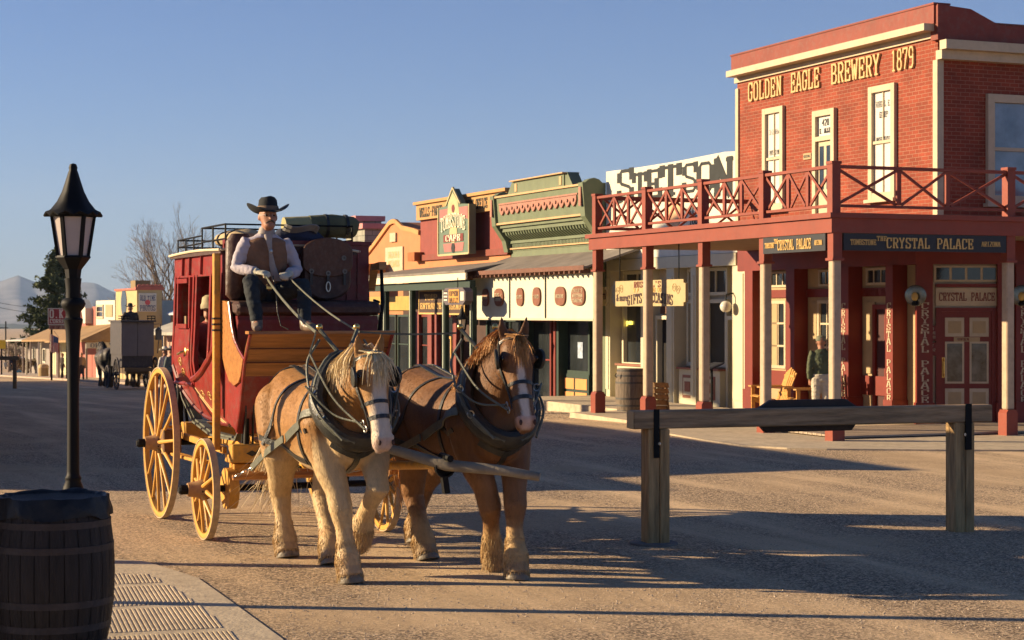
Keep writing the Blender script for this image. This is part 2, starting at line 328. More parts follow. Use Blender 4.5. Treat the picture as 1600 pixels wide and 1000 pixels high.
# pebbles strewn over the gravel by the near roadside: nobody could count them
random.seed(3); mb=MB()
def pebble(mb,x,y,z,r):
    a=random.random()*6.28; ca,sa=math.cos(a)*r,math.sin(a)*r; h=r*random.uniform(.5,.9)
    q=[(x+ca,y+sa,z),(x-sa*.8,y+ca*.8,z),(x-ca*.9,y-sa*.9,z),(x+sa*.7,y-ca*.7,z),(x+sa*.1,y+ca*.2,z+h)]
    mb.add(q,[(0,1,4),(1,2,4),(2,3,4),(3,0,4)])
for i in range(42000):
    Y=11+15*random.random()**1.3; X=random.uniform(-.30,.30)*Y
    nzv=noise.noise(Vector((X*.5,Y*.5,0)))
    if random.random()<.25-nzv*1.1: continue
    pebble(mb,X,Y,-.002,random.choice((.005,.006,.008,.008,.010,.012,.015)))
for i in range(5000):
    u=random.uniform(9.5,24); v=random.uniform(-1.8,1.0)
    p=SF.M@Vector((v,u,0)); pebble(mb,p.x,p.y,g(u)-.002,random.uniform(.012,.03))
pb=mb.build('gravel',pm('pebble',(.42,.33,.23),.9,.6,40)); tag(pb,'loose gravel scattered over the dirt street','gravel',kind='stuff')

CONC=pm('pale_concrete',(.50,.41,.28),.85,.16,1.6,.35,30,grime=.3)
# corner pavement under the porch and out into the street
mb=MB()
pts=[at(1046,680,34.6),at(1100,690,33.0),at(1160,698,31.6),at(1230,702,31.0),at(1292,704,30.8),at(1460,706,30.6),at(1640,707,30.5)]
inv=SF.M.inverted(); loc=[tuple((inv@Vector((p.x,p.y,0)))[:2]) for p in pts]
poly=loc+[(12,-1.6),(14,2.2),(5.4,2.2),(3.7,4.3),(3.7,17.7),(1.1,17.7),(1.1,10.6),(-.5,10.2),(-.7,6.0),(-1.4,4.2)]
mb.prism(poly,'z',-.3,.028)
s=mb.build('pavement',CONC); SF.single(s,(0,0,0),None,None,kind='structure')
mb=MB(); mb.box(1.1,3.7,17.75,40,-1.2,-.22); s=mb.build('boardwalk',ribbed('grey_boards',(.23,.19,.15),'x',.2)); SF.single(s,(0,0,0),None,None,kind='structure')
mb=MB(); mb.prism([(2.0,40.05),(4.5,40.05),(4.5,150),(2.0,150)],'z',-6,-5.9)
q=[(1.0,40.1,g(40)+.1),(5.2,40.1,g(40)+.1),(5.2,150,g(150)+.1),(1.0,150,g(150)+.1)]
mb=MB(); mb.add(q+[(a,b,c-1) for a,b,c in q],[(0,1,2,3),(7,6,5,4),(0,4,5,1),(1,5,6,2),(2,6,7,3),(3,7,4,0)])
s=mb.build('pavement',pm('dusty_path',(.42,.33,.25),.9,.2,1)); SF.single(s,(0,0,0),None,None,kind='structure')

# plank floor of the saloon porch
mb=MB(); k=0
for i in range(15):
    y0=.25+i*.16; mb.box(.3,12.0,y0,y0+.145,.05,.085+.002*(i%3))
s=mb.build('boardwalk',wood('worn_planks',(.36,.28,.20),0,1.6)); SF.single(s,(0,0,0),None,None,kind='structure')

# ribbed kerb ramp in the near left corner
mb=MB(); ramp=[at(100,868,0),]
RP=[(-3.9,17.3),(-3.35,17.0),(-3.0,16.45),(-2.70,15.96),(-2.18,14.56),(-1.61,13.0),(-1.2,11.6),(-1.0,9.5),(-6,9.5),(-6,17.4)]
mb.prism(RP,'z',-.15,.012)
rp=mb.build('pavement',CONC); tag(rp,kind='structure')
mb=MB()
dv=Vector((.28,-.96)).normalized(); px_=Vector((.96,.28))
def inpoly(x,y,P):
    c=False;j=len(P)-1
    for i in range(len(P)):
        if (P[i][1]>y)!=(P[j][1]>y) and x<(P[j][0]-P[i][0])*(y-P[i][1])/(P[j][1]-P[i][1])+P[i][0]: c=not c
        j=i
    return c
IN=[(-4.3,16.35),(-3.2,16.2),(-2.95,15.75),(-2.45,14.5),(-1.95,13.1),(-1.6,11.8),(-5.2,11.8)]
for i in range(-30,170):
    base=Vector((-3.9,16.5))+px_*(i*.034-.6); seg=None
    for t in range(0,60):
        p=base+dv*(t*.1); ok=inpoly(p.x,p.y,IN) and (t%12!=11)
        if ok and seg is None: seg=p.copy()
        if (not ok) and seg is not None:
            e=base+dv*((t-1)*.1+.05)
            if (e-seg).length>.1: mb.bar((seg.x,seg.y,.014),(e.x,e.y,.013),.015,.009)
            seg=None
rb=mb.build('ramp_rib',CONC); tag(rb,'raised ribs cast into the pale kerb ramp','paving',kind='structure')

# ---------------------------------------------------------------- hills on the horizon
def hills(name,dist,prof,depth,seed,colr,foot):
    rows=[];random.seed(seed); cols=[]
    xs=[x for x in range(-700,2400,7)]
    def ridge(px):
        for (a,ya),(b,yb) in zip(prof,prof[1:]):
            if a<=px<=b: return ya+(yb-ya)*(px-a)/(b-a)
        return prof[-1][1]
    mb=MB(); nr=16; vs=[]
    for i in range(nr+1):
        t=i/nr; D=dist-depth*(1-t)
        for px in xs:
            y=ridge(px); n1=noise.fractal(Vector((px*.035,seed,0)),1,2,5)
            zt=EY-(y-HZ+n1*1.6)/F_*dist
            X=(px-800)/F_*dist
            z0=foot; rid=abs(noise.fractal(Vector((X/dist*19+t*1.5,t*2.3,seed)),.9,2.1,6))
            h=(zt-z0)*(t**1.25); h*=1-.75*rid*(1-t)*1.3*(t*4 if t<.25 else 1)
            vs.append((X*(D/dist),D,z0+h))
    n=len(xs)
    for px in xs: vs.append(((px-800)/F_*(dist+600),dist+600,foot-20))
    mb.v=vs; mb.f=[(i*n+j,i*n+j+1,(i+1)*n+j+1,(i+1)*n+j) for i in range(nr+1) for j in range(n-1)]; mb.m=[0]*len(mb.f)
    o=mb.build(name,pm(name+'_rock',colr,.95,.35,.004,.0),smooth=True,ang=180); tag(o,kind='structure'); return o
hills('hills',9000,[(-700,470),(-300,452),(-120,458),(-40,446),(0,440),(14,434),(28,430),(40,435),(56,441),(66,439),(100,447),(118,441),(135,440),(152,444),(170,453),(190,462),(240,472),(330,470),(450,479),(700,474),(1100,480),(2400,478)],3600,5,(.20,.19,.19),-62)
hills('foothills',4200,[(-700,505),(-200,506),(0,506),(60,507),(120,504),(200,506),(2400,505)],900,9,(.06,.075,.05),-34)
# ================================================================ STREET BUILDINGS
RED=pm('barn_red_paint',(.20,.036,.018),.6,.16,2.2,.15,25,grime=.22)
REDB=pm('porch_red_paint',(.235,.045,.021),.55,.14,2.2,.12,25,grime=.10)
DKRED=pm('dark_red_paint',(.17,.022,.012),.5,.15,2)
CREAM=pm('cream_paint',(.50,.41,.27),.6,.10,2.5,.1,25,grime=.10)
TANP=pm('tan_post_paint',(.44,.33,.22),.65,.12,2.5,.2,30,grime=.22)
OCHRE=pm('ochre_cream_paint',(.40,.29,.15),.65,.12,2,grime=.1)
WHITE=pm('white_paint',(.60,.57,.46),.6,.09,2,.1,25,grime=.08)
BLACK=pm('black_sign_paint',(.018,.02,.024),.5,.2,3)
GOLD=pm('gold_lettering',(.62,.40,.13),.5,.12,6)
GLASS=glass('dark_window_glass',(.025,.03,.033))
BLIND=glass('pane_over_cream_blind',(.60,.57,.50),.35,.08)
ROOFG=pm('weathered_roof',(.19,.165,.14),.9,.3,1.5,.3,12)
IRON=pm('black_iron',(.004,.0042,.0045),.6,.3,8,spec=.18)
BRICK=brick_mat('red_brick',(.26,.048,.021),(.19,.036,.016),(.31,.15,.095),.215,.078,.007)

def fb(mb,face,pl,a0,a1,z0,z1,d0,d1,mi=0):
    if face=='v': mb.box(pl-d1,pl-d0,a0,a1,z0,z1,mi)
    else: mb.box(a0,a1,pl-d1,pl-d0,z0,z1,mi)
    return mb
def window(par,face,pl,a0,a1,z0,z1,fw=.07,fm=None,pm_=None,nv=1,nh=1,d=.05,sill=False,inset=.0,name='window',bar=.03,lab=None):
    if a0>a1:a0,a1=a1,a0
    fm=fm or CREAM; pm_=pm_ or GLASS
    m=MB()
    fb(m,face,pl,a0,a0+fw,z0,z1,-.02,d); fb(m,face,pl,a1-fw,a1,z0,z1,-.02,d)
    fb(m,face,pl,a0+fw,a1-fw,z1-fw,z1,-.02,d-.002); fb(m,face,pl,a0+fw,a1-fw,z0,z0+fw,-.02,d-.002)
    for i in range(1,nv): c=a0+(a1-a0)*i/nv; fb(m,face,pl,c-bar/2,c+bar/2,z0+fw,z1-fw,.006,d*.55)
    for i in range(1,nh): c=z0+(z1-z0)*i/nh; fb(m,face,pl,a0+fw,a1-fw,c-bar*.7,c+bar*.7,.006,d*.6)
    f=m.build(name,fm,par)
    if lab: f['label']=lab
    p=MB(); fb(p,face,pl,a0+fw*.7,a1-fw*.7,z0+fw*.7,z1-fw*.7,-.01,.004); p.build('pane',pm_,f)
    if sill:
        s=MB(); fb(s,face,pl,a0-.06,a1+.06,z0-.07,z0-.002,-.01,d+.07); s.build('sill',fm,f)
    return f
def sign_text(mb,kind,txt,face,pl,ac,zc,w,h,depth=.02,mi=0,**k):
    if face=='v': c=(pl-.001,ac,zc); r,n=RV,NV
    else: c=(ac,pl-.001,zc); r,n=RU,NU
    (slab_text if kind=='s' else text)(mb,txt,c,r,ZU,w,h,depth=depth,n=n,mi=mi,**k)
VW=3.9      # wall line of the row
UC=2.4      # the saloon's near wall
UB=10.35    # party wall saloon / store
USX=17.55   # party wall store / green shop

# ---------------------------------------------------------------- the corner saloon (two storeys, red brick above)
cp=SF.root('saloon_building',(VW,UC,0),'two storey red brick corner saloon with gilt lettering under its parapet','building')
m=MB(); m.box(VW,16,UC,UB,4.05,8.05); m.build('brick_wall',BRICK,cp)
# parapet and cornices
m=MB(); m.box(VW-.14,VW+.22,UC-.06,UB+.05,7.94,8.31)
m.prism([(VW-.10,7.62),(VW-.10,8.31),(V(1510,UC),8.26),(V(1555,UC),7.98),(16,7.98),(16,7.62)],'y',UC-.14,UC+.10)
m.box(VW-.16,VW+.24,UC-.08,UB+.07,8.312,8.35)
m.build('parapet',RED,cp)
m=MB(); m.box(VW-.34,VW,UC-.02,UB-.06,7.80,7.94); m.box(VW-.06,VW,UC-.015,UB+.05,7.68,7.798)
m.box(VW-.06,16,UC-.36,UC-.142,7.42,7.60); m.box(VW-.05,16,UC-.2,UC,7.24,7.418)
m.build('cornice',CREAM,cp)
m=MB(); m.box(VW-.05,VW+.10,UC-.05,UC+.10,4.06,7.238); m.build('corner_board',CREAM,cp); m=MB(); m.box(VW-.04,VW+.1,UB-.10,UB+.03,4.06,7.55); m.build('corner_board',CREAM,cp)
for wd,p0,p1,y0,y1 in (('GOLDEN',1172,1223,142,140),('EAGLE',1239,1282,124,123),('BREWERY',1302,1376,111,106),('1879',1396,1430,93,93)):
    m=MB(); u0,u1=U(p0,VW),U(p1,VW); uc=(u0+u1)/2
    sign_text(m,'s',wd,'v',VW,uc,7.40,abs(u0-u1),.40,depth=.05,bold=.95); m.build('lettering',pm('gilt_letter',(.55,.36,.15),.6,.15,12),cp)
# upstairs openings on the street front
def upwin(p0,p1,yt,yb,lab,labeltxt):
    u0,u1=U(p0,VW),U(p1,VW); uc=(u0+u1)/2; zt=Zp(yt,VW,uc); 
    zb=4.62
    f=window(cp,'v',VW,u0,u1,zb,zt,.13,CREAM,BLIND,1,1,.08,sill=True)
    w_=abs(u0-u1)
    s=MB(); fb(s,'v',VW,min(u0,u1)+.13,max(u0,u1)-.13,(zb+zt)/2-.03,(zb+zt)/2+.03,.005,.05); fb(s,'v',VW,uc-.014,uc+.014,zb+.1,zt-.1,.005,.03); s.build('sash_bar',CREAM,f)
    s=MB()
    for kd,tx,dz,ww,hh in labeltxt: sign_text(s,kd,tx,'v',VW-.012,uc,zt-dz,ww*.85,hh*.9,depth=.006,bold=(.6 if kd=='s' else .0))
    s.build('window_lettering',BLACK,f); return f
upwin(1195,1227,168,320,'',(('t','Dr. Goodfellow',.55,.52,.13),('s','PHYSICIAN',1.02,.50,.11),('s','SURGEON',1.16,.44,.09)))
upwin(1361,1402,133,300,'',(('s','VIRGIL E.',.38,.62,.13),('s','EARP',.60,.34,.13),('s','MARSHAL',1.12,.60,.13)))
# balcony door
u0,u1=U(1274,VW),U(1308,VW); uc=(u0+u1)/2; zt=6.67
m=MB(); fb(m,'v',VW,u1-.0,u1+.13,4.1,zt,-.02,.09); fb(m,'v',VW,u0-.13,u0,4.1,zt,-.02,.09); fb(m,'v',VW,u1+.13,u0-.13,zt-.13,zt,-.02,.088); fb(m,'v',VW,u1+.13,u0-.13,6.0,6.10,-.02,.088)
dr=m.build('door_frame',CREAM,cp)
m=MB(); fb(m,'v',VW,u1+.13,u0-.13,6.10,zt-.13,-.01,.01); m.build('transom_pane',BLIND,dr)
m=MB(); sign_text(m,'s','420','v',VW-.012,uc,6.40,.26,.13,depth=.006); sign_text(m,'s','E. ALLEN','v',VW-.012,uc,6.22,.46,.10,depth=.006); m.build('lettering',BLACK,dr)
m=MB(); fb(m,'v',VW,u1+.13,u0-.13,4.1,6.0,-.01,.02); d2=m.build('balcony_door',CREAM,cp)
for a in(0,1):
    for b in(0,1):
        w=(u0-u1-.26); a0=u1+.13+.09+a*(w/2-.03); 
        m=MB(); fb(m,'v',VW,a0,a0+w/2-.14,4.95+b*.5,4.95+b*.5+.44,.018,.026); m.build('pane',GLASS,d2)
m=MB(); sign_text(m,'t','SOCIAL','v',VW-.03,u0+.30,5.72,.26,.06,depth=.006); fb(m,'v',VW,u0+.14,u0+.46,5.65,5.79,0,.03,1); m.build('small_plate',[BLACK,OCHRE],cp)
# near side upper window
a0=V(1540,UC); window(cp,'u',UC,a0,a0+2.2,4.45,6.62,.16,CREAM,glass('grey_curtained_glass',(.16,.19,.21)),2,2,.09,sill=True,bar=.05)
# ground floor: deep pilasters with recessed bays, chamfered entry corner
CB=VW+1.75; CA=UC+.75      # chamfer from (VW,CA) to (CB,UC)
REC=.30
m=MB(); m.prism([(VW+REC,UB),(VW+REC,CA+.18),(CB+.18,UC+REC),(16,UC+REC),(16,UB)],'z',.04,4.045); m.build('ground_floor_wall',OCHRE,cp)
m=MB(); m.prism([(VW,UB),(VW,CA),(CB,UC),(16,UC),(16,UC+.4),(CB+.2,UC+.4),(VW+.4,CA+.2),(VW+.4,UB)],'z',3.25,4.04); m.build('frieze_beam',DKRED,cp)
def pil(face,c,w,z1=3.25,letter=False,mat=DKRED,name='pilaster'):
    m=MB()
    if face=='v':
        m.box(VW-.06,VW+REC-.01,c-w/2,c+w/2,.05,z1); m.box(VW-.10,VW+REC-.01,c-w/2-.03,c+w/2+.03,.051,.5)
    else:
        m.box(c-w/2,c+w/2,UC-.06,UC+REC-.01,.05,z1); m.box(c-w/2-.03,c+w/2+.03,UC-.10,UC+REC-.01,.051,.5)
    p=m.build(name,mat,cp)
    if letter:
        m=MB(); 
        for i,ch in enumerate('CRYSTAL PALACE'): 
            if ch!=' ': sign_text(m,'s',ch,face,(VW if face=='v' else UC)-.062,c,2.42-i*.145,.12,.115,depth=.008,bold=.9)
        m.build('lettering',CREAM,p)
    return p
upil=[U(1173,VW),U(1238,VW),U(1322,VW)]
for i,c in enumerate(upil): pil('v',c,.36,letter=(i==2))
pil('v',U(1393,VW),.26,letter=True)
def bay(u1_,u0_,kind):
    """between two pilasters, u0_<u1_"""
    pl=VW+REC; w=u1_-u0_
    m=MB(); fb(m,'v',pl,u0_,u1_,.55,.95,0,.05); m.build('red_rail',DKRED,cp); m=MB(); fb(m,'v',pl,u0_,u1_,2.62,2.8,0,.05); m.build('red_rail',DKRED,cp)
    if kind=='win':
        window(cp,'v',pl,u0_+w*.36,u0_+w*.36+.72,1.0,2.55,.07,CREAM,GLASS,2,3,.05)
        m=MB(); fb(m,'v',pl,u1_-.55,u1_-.12,1.0,2.5,0,.03); fb(m,'v',pl,u0_+.1,u0_+w*.36-.12,1.0,2.5,0,.03); fb(m,'v',pl,u0_+.1,u1_-.1,.1,.5,0,.03);m.build('cream_panel',OCHRE,cp)
    else:
        window(cp,'v',pl,u0_+.1,u0_+.95,.1,2.45,.1,DKRED,pm('dark_doorway',(.05,.012,.01),.6),2,1,.05,name='side_door')
        m=MB(); sign_text(m,'s','CRYSTAL PALACE','v',pl-.054,u0_+w*.5,2.70,w*.8,.14,depth=.006,bold=.9); m.build('lettering',DKRED,cp)
        m=MB(); fb(m,'v',pl,u1_-.5,u1_-.1,1.0,2.5,0,.03); m.build('cream_panel',OCHRE,cp)
    window(cp,'v',pl,u0_+w*.3,u0_+w*.3+.8,2.86,3.22,.05,CREAM,GLASS,3,1,.04,name='transom_window')
bay(upil[0]-.18,upil[1]+.18,'win'); bay(upil[1]-.18,upil[2]+.18,'win'); bay(upil[2]-.18,U(1393,VW)+.13,'door')
# chamfered entry: its own rotated frame, x along the chamfer
c0=SF.M@Vector((VW+REC*.42,CA+REC*.42,0)); c1=SF.M@Vector((CB+REC*.42,UC+REC*.42,0))
ang=math.atan2(c1.y-c0.y,c1.x-c0.x); L_=(c1-c0).length
ch=bpy.data.objects.new('entry_front',None); col.objects.link(ch); ch.parent=cp; OFF[ch.name]=(0,0,0)
il=(SF.M@Vector(OFF[cp.name])); 
ch.location=Matrix.Rotation(-TH,4,'Z')@(Vector((c0.x,c0.y,0))-Vector((il.x,il.y,0))); ch.rotation_euler=(0,0,ang-TH)
def chp(name,m,mat): return m.build(name,mat,ch)
m=MB(); m.box(0,L_,0,.06,.04,3.3); chp('entry_wall',m,CREAM)
for c in(.12,L_-.17):
    m=MB(); m.box(c-.16,c+.16,-.16,-.001,.05,3.3); m.box(c-.19,c+.19,-.20,-.002,.05,.48); chp('pilaster',m,DKRED)
    m=MB()
    for i,t in enumerate('CRYSTAL PALACE'):
        if t!=' ': slab_text(m,t,(c,-.162,2.42-i*.145),(1,0,0),ZU,.13,.115,depth=.008,n=(0,-1,0),bold=.9)
    chp('pilaster_lettering',m,CREAM)
dc=L_*.5+.03; dw=.50
m=MB(); m.box(dc-dw-.12,dc-dw,-.07,-.001,.05,2.38); m.box(dc+dw,dc+dw+.12,-.07,-.001,.05,2.38); m.box(dc-dw,dc+dw,-.068,-.001,2.30,2.38)
m.box(dc-dw-.12,dc+dw+.12,-.05,-.001,2.42,2.78,1); m.box(dc-dw-.12,dc+dw+.12,-.09,-.001,2.79,2.86,2); chp('door_surround',m,[DKRED,CREAM,DKRED])
m=MB(); slab_text(m,'CRYSTAL PALACE',(dc,-.052,2.60),(1,0,0),ZU,1.10,.15,depth=.008,n=(0,-1,0),bold=.95); chp('lintel_lettering',m,DKRED)
m=MB(); m.box(dc-dw,dc+dw,-.045,-.002,.06,2.298); chp('entry_door',m,DKRED)
for sx in(-1,1):
    x0=dc+sx*.245-.19; 
    for z0,z1 in((.14,.76),(1.80,2.18)):
        m=MB(); m.box(x0,x0+.38,-.058,-.044,z0,z1,0); m.box(x0+.06,x0+.32,-.068,-.057,z0+.07,z1-.07,1)
        m.lathe([(0,-.008),(.10,-.008),(.10,.006),(0,.006)],(x0+.19,-.068,(z0+z1)/2),14,1,'y'); chp('door_panel',m,[CREAM,OCHRE])
    m=MB(); m.box(x0,x0+.38,-.056,-.044,.86,1.70,0); m.box(x0+.04,x0+.34,-.062,-.055,.90,1.66,1)
    chp('door_pane',m,[CREAM,glass('rippled_door_glass',(.06,.065,.06),.06,.9,5)])
m=MB(); m.box(dc-.26,dc+.26,-.058,-.044,1.70,1.79); chp('open_plate',m,OCHRE)
m=MB(); slab_text(m,'OPEN',(dc-.07,-.060,1.745),(1,0,0),ZU,.22,.05,depth=.003,n=(0,-1,0)); chp('open_lettering',m,DKRED)
m=MB(); m.tube([(dc-.47,-.06,1.0),(dc-.47,-.12,1.06),(dc-.47,-.12,1.30),(dc-.47,-.06,1.36)],.014,8); m.box(dc-.50,dc-.44,-.055,-.044,.98,1.38); chp('brass_handle',m,pm('brass',(.75,.50,.14),.28,.1,8,metal=1))
m=MB(); m.box(dc-.66,dc+.66,-.05,-.002,2.90,3.22,0); 
for i in range(4): m.box(dc-.61+i*.31,dc-.61+i*.31+.26,-.058,-.049,2.94,3.18,1)
chp('entry_transom',m,[CREAM,GLASS])
# near side ground floor
for c in (CB+.25,CB+2.6): pil('u',c,.34,letter=(c<CB+1))
pl=UC+REC
m=MB(); fb(m,'u',pl,CB+.5,CB+2.4,.5,.9,0,.05); m.build('red_rail',DKRED,cp)
window(cp,'u',pl,CB+.8,CB+2.1,1.0,2.6,.08,CREAM,GLASS,2,2,.05)
# notices by the doors
for (mx_,lab) in ((dc-.715,''),(dc+.715,'')):
    for z0,z1,tx in((1.72,2.02,('NO','WEAPONS','ALLOWED')),(1.42,1.68,('EST','1882'))):
        m=MB(); m.box(mx_-.09,mx_+.09,-.09,-.05,z0,z1,0)
        for j,t in enumerate(tx): slab_text(m,t,(mx_,-.092,z1-.06-j*.085),(1,0,0),ZU,.15 if len(t)>3 else .08,.05,depth=.004,n=(0,-1,0),mi=1)
        chp('notice_plate',m,[DKRED,CREAM])

# balcony and porch: a thing of its own parts
pc=SF.root('porch_balcony',(0,0,0),'red railed balcony wrapping the corner saloon on tan posts with red feet','balcony')
m=MB(); m.prism([(-.02,-.02),(-.02,9.92),(VW-.01,9.92),(VW-.01,UC-.01),(12,UC-.01),(12,-.02)],'z',3.72,4.0); m.build('deck',pm('deck_boards',(.26,.17,.11),.8,.2,3),pc)
m=MB(); m.box(-.12,-.025,-.12,10.0,3.69,3.95); m.box(-.18,-.03,-.18,10.08,3.951,4.04); m.build('street_fascia',REDB,pc)
m=MB(); m.box(-.024,12,-.12,-.025,3.69,3.95); m.box(-.029,12,-.18,-.03,3.951,4.04); m.build('near_fascia',REDB,pc)
pu=[0,2.39,4.81,7.31,9.81]; pv=[3.75,7.5,11.2]
def post(v,u):
    m=MB(); m.box(v-.085,v+.085,u-.085,u+.085,.5,3.24); p=m.build('post',TANP,pc,bevel=.02)
    m=MB(); m.box(v-.092,v+.092,u-.092,u+.092,3.24,3.71); m.box(v-.12,v+.12,u-.12,u+.12,3.20,3.245); m.build('post_cap',REDB,p)
    zb=g(u)-.1; m=MB(); m.box(v-.125,v+.125,u-.125,u+.125,zb,.44); m.prism([(v-.125,.44),(v+.125,.44),(v+.088,.50),(v-.088,.50)],'y',u-.12,u+.12); m.build('post_foot',REDB,p)
for u in pu: post(0.02,u)
for v in pv: post(v,0.02)
def rpost(v,u):
    m=MB(); m.box(v-.085,v+.085,u-.085,u+.085,4.041,4.90); m.box(v-.10,v+.10,u-.10,u+.10,4.901,4.95,0); m.build('rail_post',REDB,pc)
for u in pu: rpost(0,u)
for v in pv: rpost(v,0)
def railing(a0,a1,face):
    w=a1-a0; def_=lambda a,z:((0,a,z) if face=='v' else (a,0,z))
    up=(1,0,0) if face=='v' else (0,1,0)
    m=MB(); m.bar(def_(a0+.086,4.86),def_(a1-.086,4.86),.055,.11,up=up); m.bar(def_(a0+.086,4.17),def_(a1-.086,4.17),.05,.07,up=up)
    r=m.build('handrail',REDB,pc)
    e=.36*w; xs=[a0+.09,a0+e,a1-e,a1-.09]
    m=MB()
    for x in(xs[1],xs[2]): m.bar(def_(x,4.206),def_(x,4.83),.09,.045,up=up)
    for i,(p,q) in enumerate(zip(xs,xs[1:])):
        p+=.05 if i else 0; q-=.05 if i<2 else 0
        for k,(za,zb) in enumerate(((4.21,4.82),(4.82,4.21))):
            off=.018*(1 if k else -1); A=Vector(def_(p,za)); B=Vector(def_(q,zb)); s=Vector((off,0,0) if face=='v' else (0,off,0)); m.bar(A+s,B+s,.05,.032,up=up)
    m.build('cross_brace',REDB,pc)
for a,b in zip(pu,pu[1:]): railing(a,b,'v')
for a,b in zip([0]+pv,pv): railing(a,b,'u')
m=MB(); m.bar((.1,9.81,4.86),(VW,9.81,4.86),.05,.1); m.bar((.1,9.81,4.17),(VW,9.81,4.17),.05,.07)
for i in range(4):
    m.bar((.2+i*.9,9.80,4.2),(1.05+i*.9,9.80,4.83),.03,.05); m.bar((1.05+i*.9,9.84,4.2),(.2+i*.9,9.84,4.83),.03,.05)
m.build('end_rail',REDB,pc)
# the black name boards
def board(face,a0,a1,lab):
    m=MB(); 
    if face=='v': sb=(-.05,min(a0,a1),0); m.box(-.10,-.05,a0,a1,3.38,3.685)
    else: sb=(a0,-.05,0); m.box(a0,a1,-.10,-.05,3.38,3.685)
    r=SF.root('name_board',sb,lab,'sign'); m.build('board',BLACK,r)
    c=(a0+a1)/2; w=abs(a1-a0); s=1 if face=='u' else -1
    m=MB(); pl=-.101
    sign_text(m,'s','CRYSTAL PALACE',face,pl,c+s*w*.02,3.525,w*.53,.17,depth=.012)
    sign_text(m,'s','THE',face,pl,c-s*w*.275,3.60,w*.055,.08,depth=.012)
    sign_text(m,'s','TOMBSTONE',face,pl,c-s*w*.385,3.53,w*.15,.09,depth=.012); sign_text(m,'s','ARIZONA',face,pl,c+s*w*.40,3.53,w*.115,.08,depth=.012)
    m.build('lettering',GOLD,r)
board('v',2.28,.12,'black board with gilt saloon name hung on the street side between two porch posts')
board('u',.14,3.62,'wide black board with gilt saloon name facing the near end of the porch')
# round reflector lamps
def refl(v,u,lab,dirv,nm='wall_lantern'):
    r=SF.root(nm,(v,u,2.62),lab,'lamp',rz=math.atan2(dirv[1],dirv[0]))
    m=MB(); m.lathe([(0,.0),(.20,.0),(.215,.03),(.20,.035),(.0,.012)],(0,0,0),20,0,'x'); m.build('reflector',pm('tarnished_reflector',(.20,.19,.15),.25,.4,6,metal=1),r,smooth=True)
    m=MB(); m.ball((.12,0,-.02),(.07,.07,.09)); m.build('lamp_glass',pm('amber_lamp_glass',(.55,.36,.10),.15,.2,5),r,smooth=True)
    m=MB(); m.lathe([(0,0),(.06,0),(.07,.05),(.03,.10),(0,.10)],(.12,0,-.20),12); m.bar((-.06,0,-.18),(.12,0,-.18),.03,.02); m.build('bracket',IRON,r,smooth=True)
e0=inv@Vector((c0.x,c0.y,0)); e1=inv@Vector((c1.x,c1.y,0)); nd=Vector((-.70,-.71))
refl(e0.x-.18*.7-.10,e0.y-.28,'round reflector lantern left of the corner entry door',nd); refl(e1.x-.05,e1.y-.38,'round reflector lantern right of the corner entry door',nd)

# ---------------------------------------------------------------- white store with the hat sign
st=SF.root('white_store',(VW,UB,0),'white walled store beside the brick saloon with big hat lettering above its porch','building')
m=MB(); zt0=Zp(268,VW,USX)-0.0; zt1=Zp(236,VW,UB)
m.prism([(UB+.01,-.4),(UB+.01,zt1),(UB+2,zt1-.02),(USX-2.5,zt0+.02),(USX,zt0),(USX,-.4)],'x',VW+.5,14); m.build('wall',WHITE,st)
m=MB(); m.prism([(UB+.01,3.7),(UB+.01,zt1-.005),(UB+.6,zt1+.03),(UB+3,zt1-.01),(USX-2,zt0-.03),(USX,zt0-.005),(USX,3.7)],'x',VW,VW+.5); m.build('painted_false_front',WHITE,st)
DKG=pm('faded_black_letter',(.012,.016,.016),.7,.4,4)
m=MB()
us0,us1=U(965,VW),U(1143,VW)
for i,chh in enumerate('STETSON'):
    t=i/6; p=[978,1010,1036,1060,1084,1105,1130][i]; uu=U([977,1000,1022,1048,1078,1102,1130][i],VW); hh=[1.05,.80,.72,.72,.72,.80,.86][i]; zc=[4.95+.35,5.38,5.30,5.30,5.30,5.32,5.36][i]
    sign_text(m,'s',chh,'v',VW-.003,uu,Zp([290,292,287,282,278,277,276][i],VW,uu),[.86,.70,.76,.92,.70,.76,.86][i],[.78,.66,.66,.68,.66,.68,.80][i],depth=.006,bold=1.1)
m.build('hat_lettering',DKG,st)
m=MB(); sign_text(m,'t','John B','v',VW-.012,U(985,VW),5.2,.9,.26,depth=.004,bold=.035); m.build('script_lettering',WHITE,st)
m=MB(); sign_text(m,'s','SINCE','v',VW-.003,U(1088,VW),4.80,.8,.14,depth=.005); sign_text(m,'s','1865','v',VW-.003,U(1086,VW),4.56,.55,.2,depth=.005)
m.lathe([(0,0),(.42,0),(.42,.01),(0,.01)],(VW-.015,U(1052,VW),4.75),20,1,'x'); m.build('year_lettering',[DKG,pm('faded_orange',(.62,.36,.20),.8,.2,3)],st)
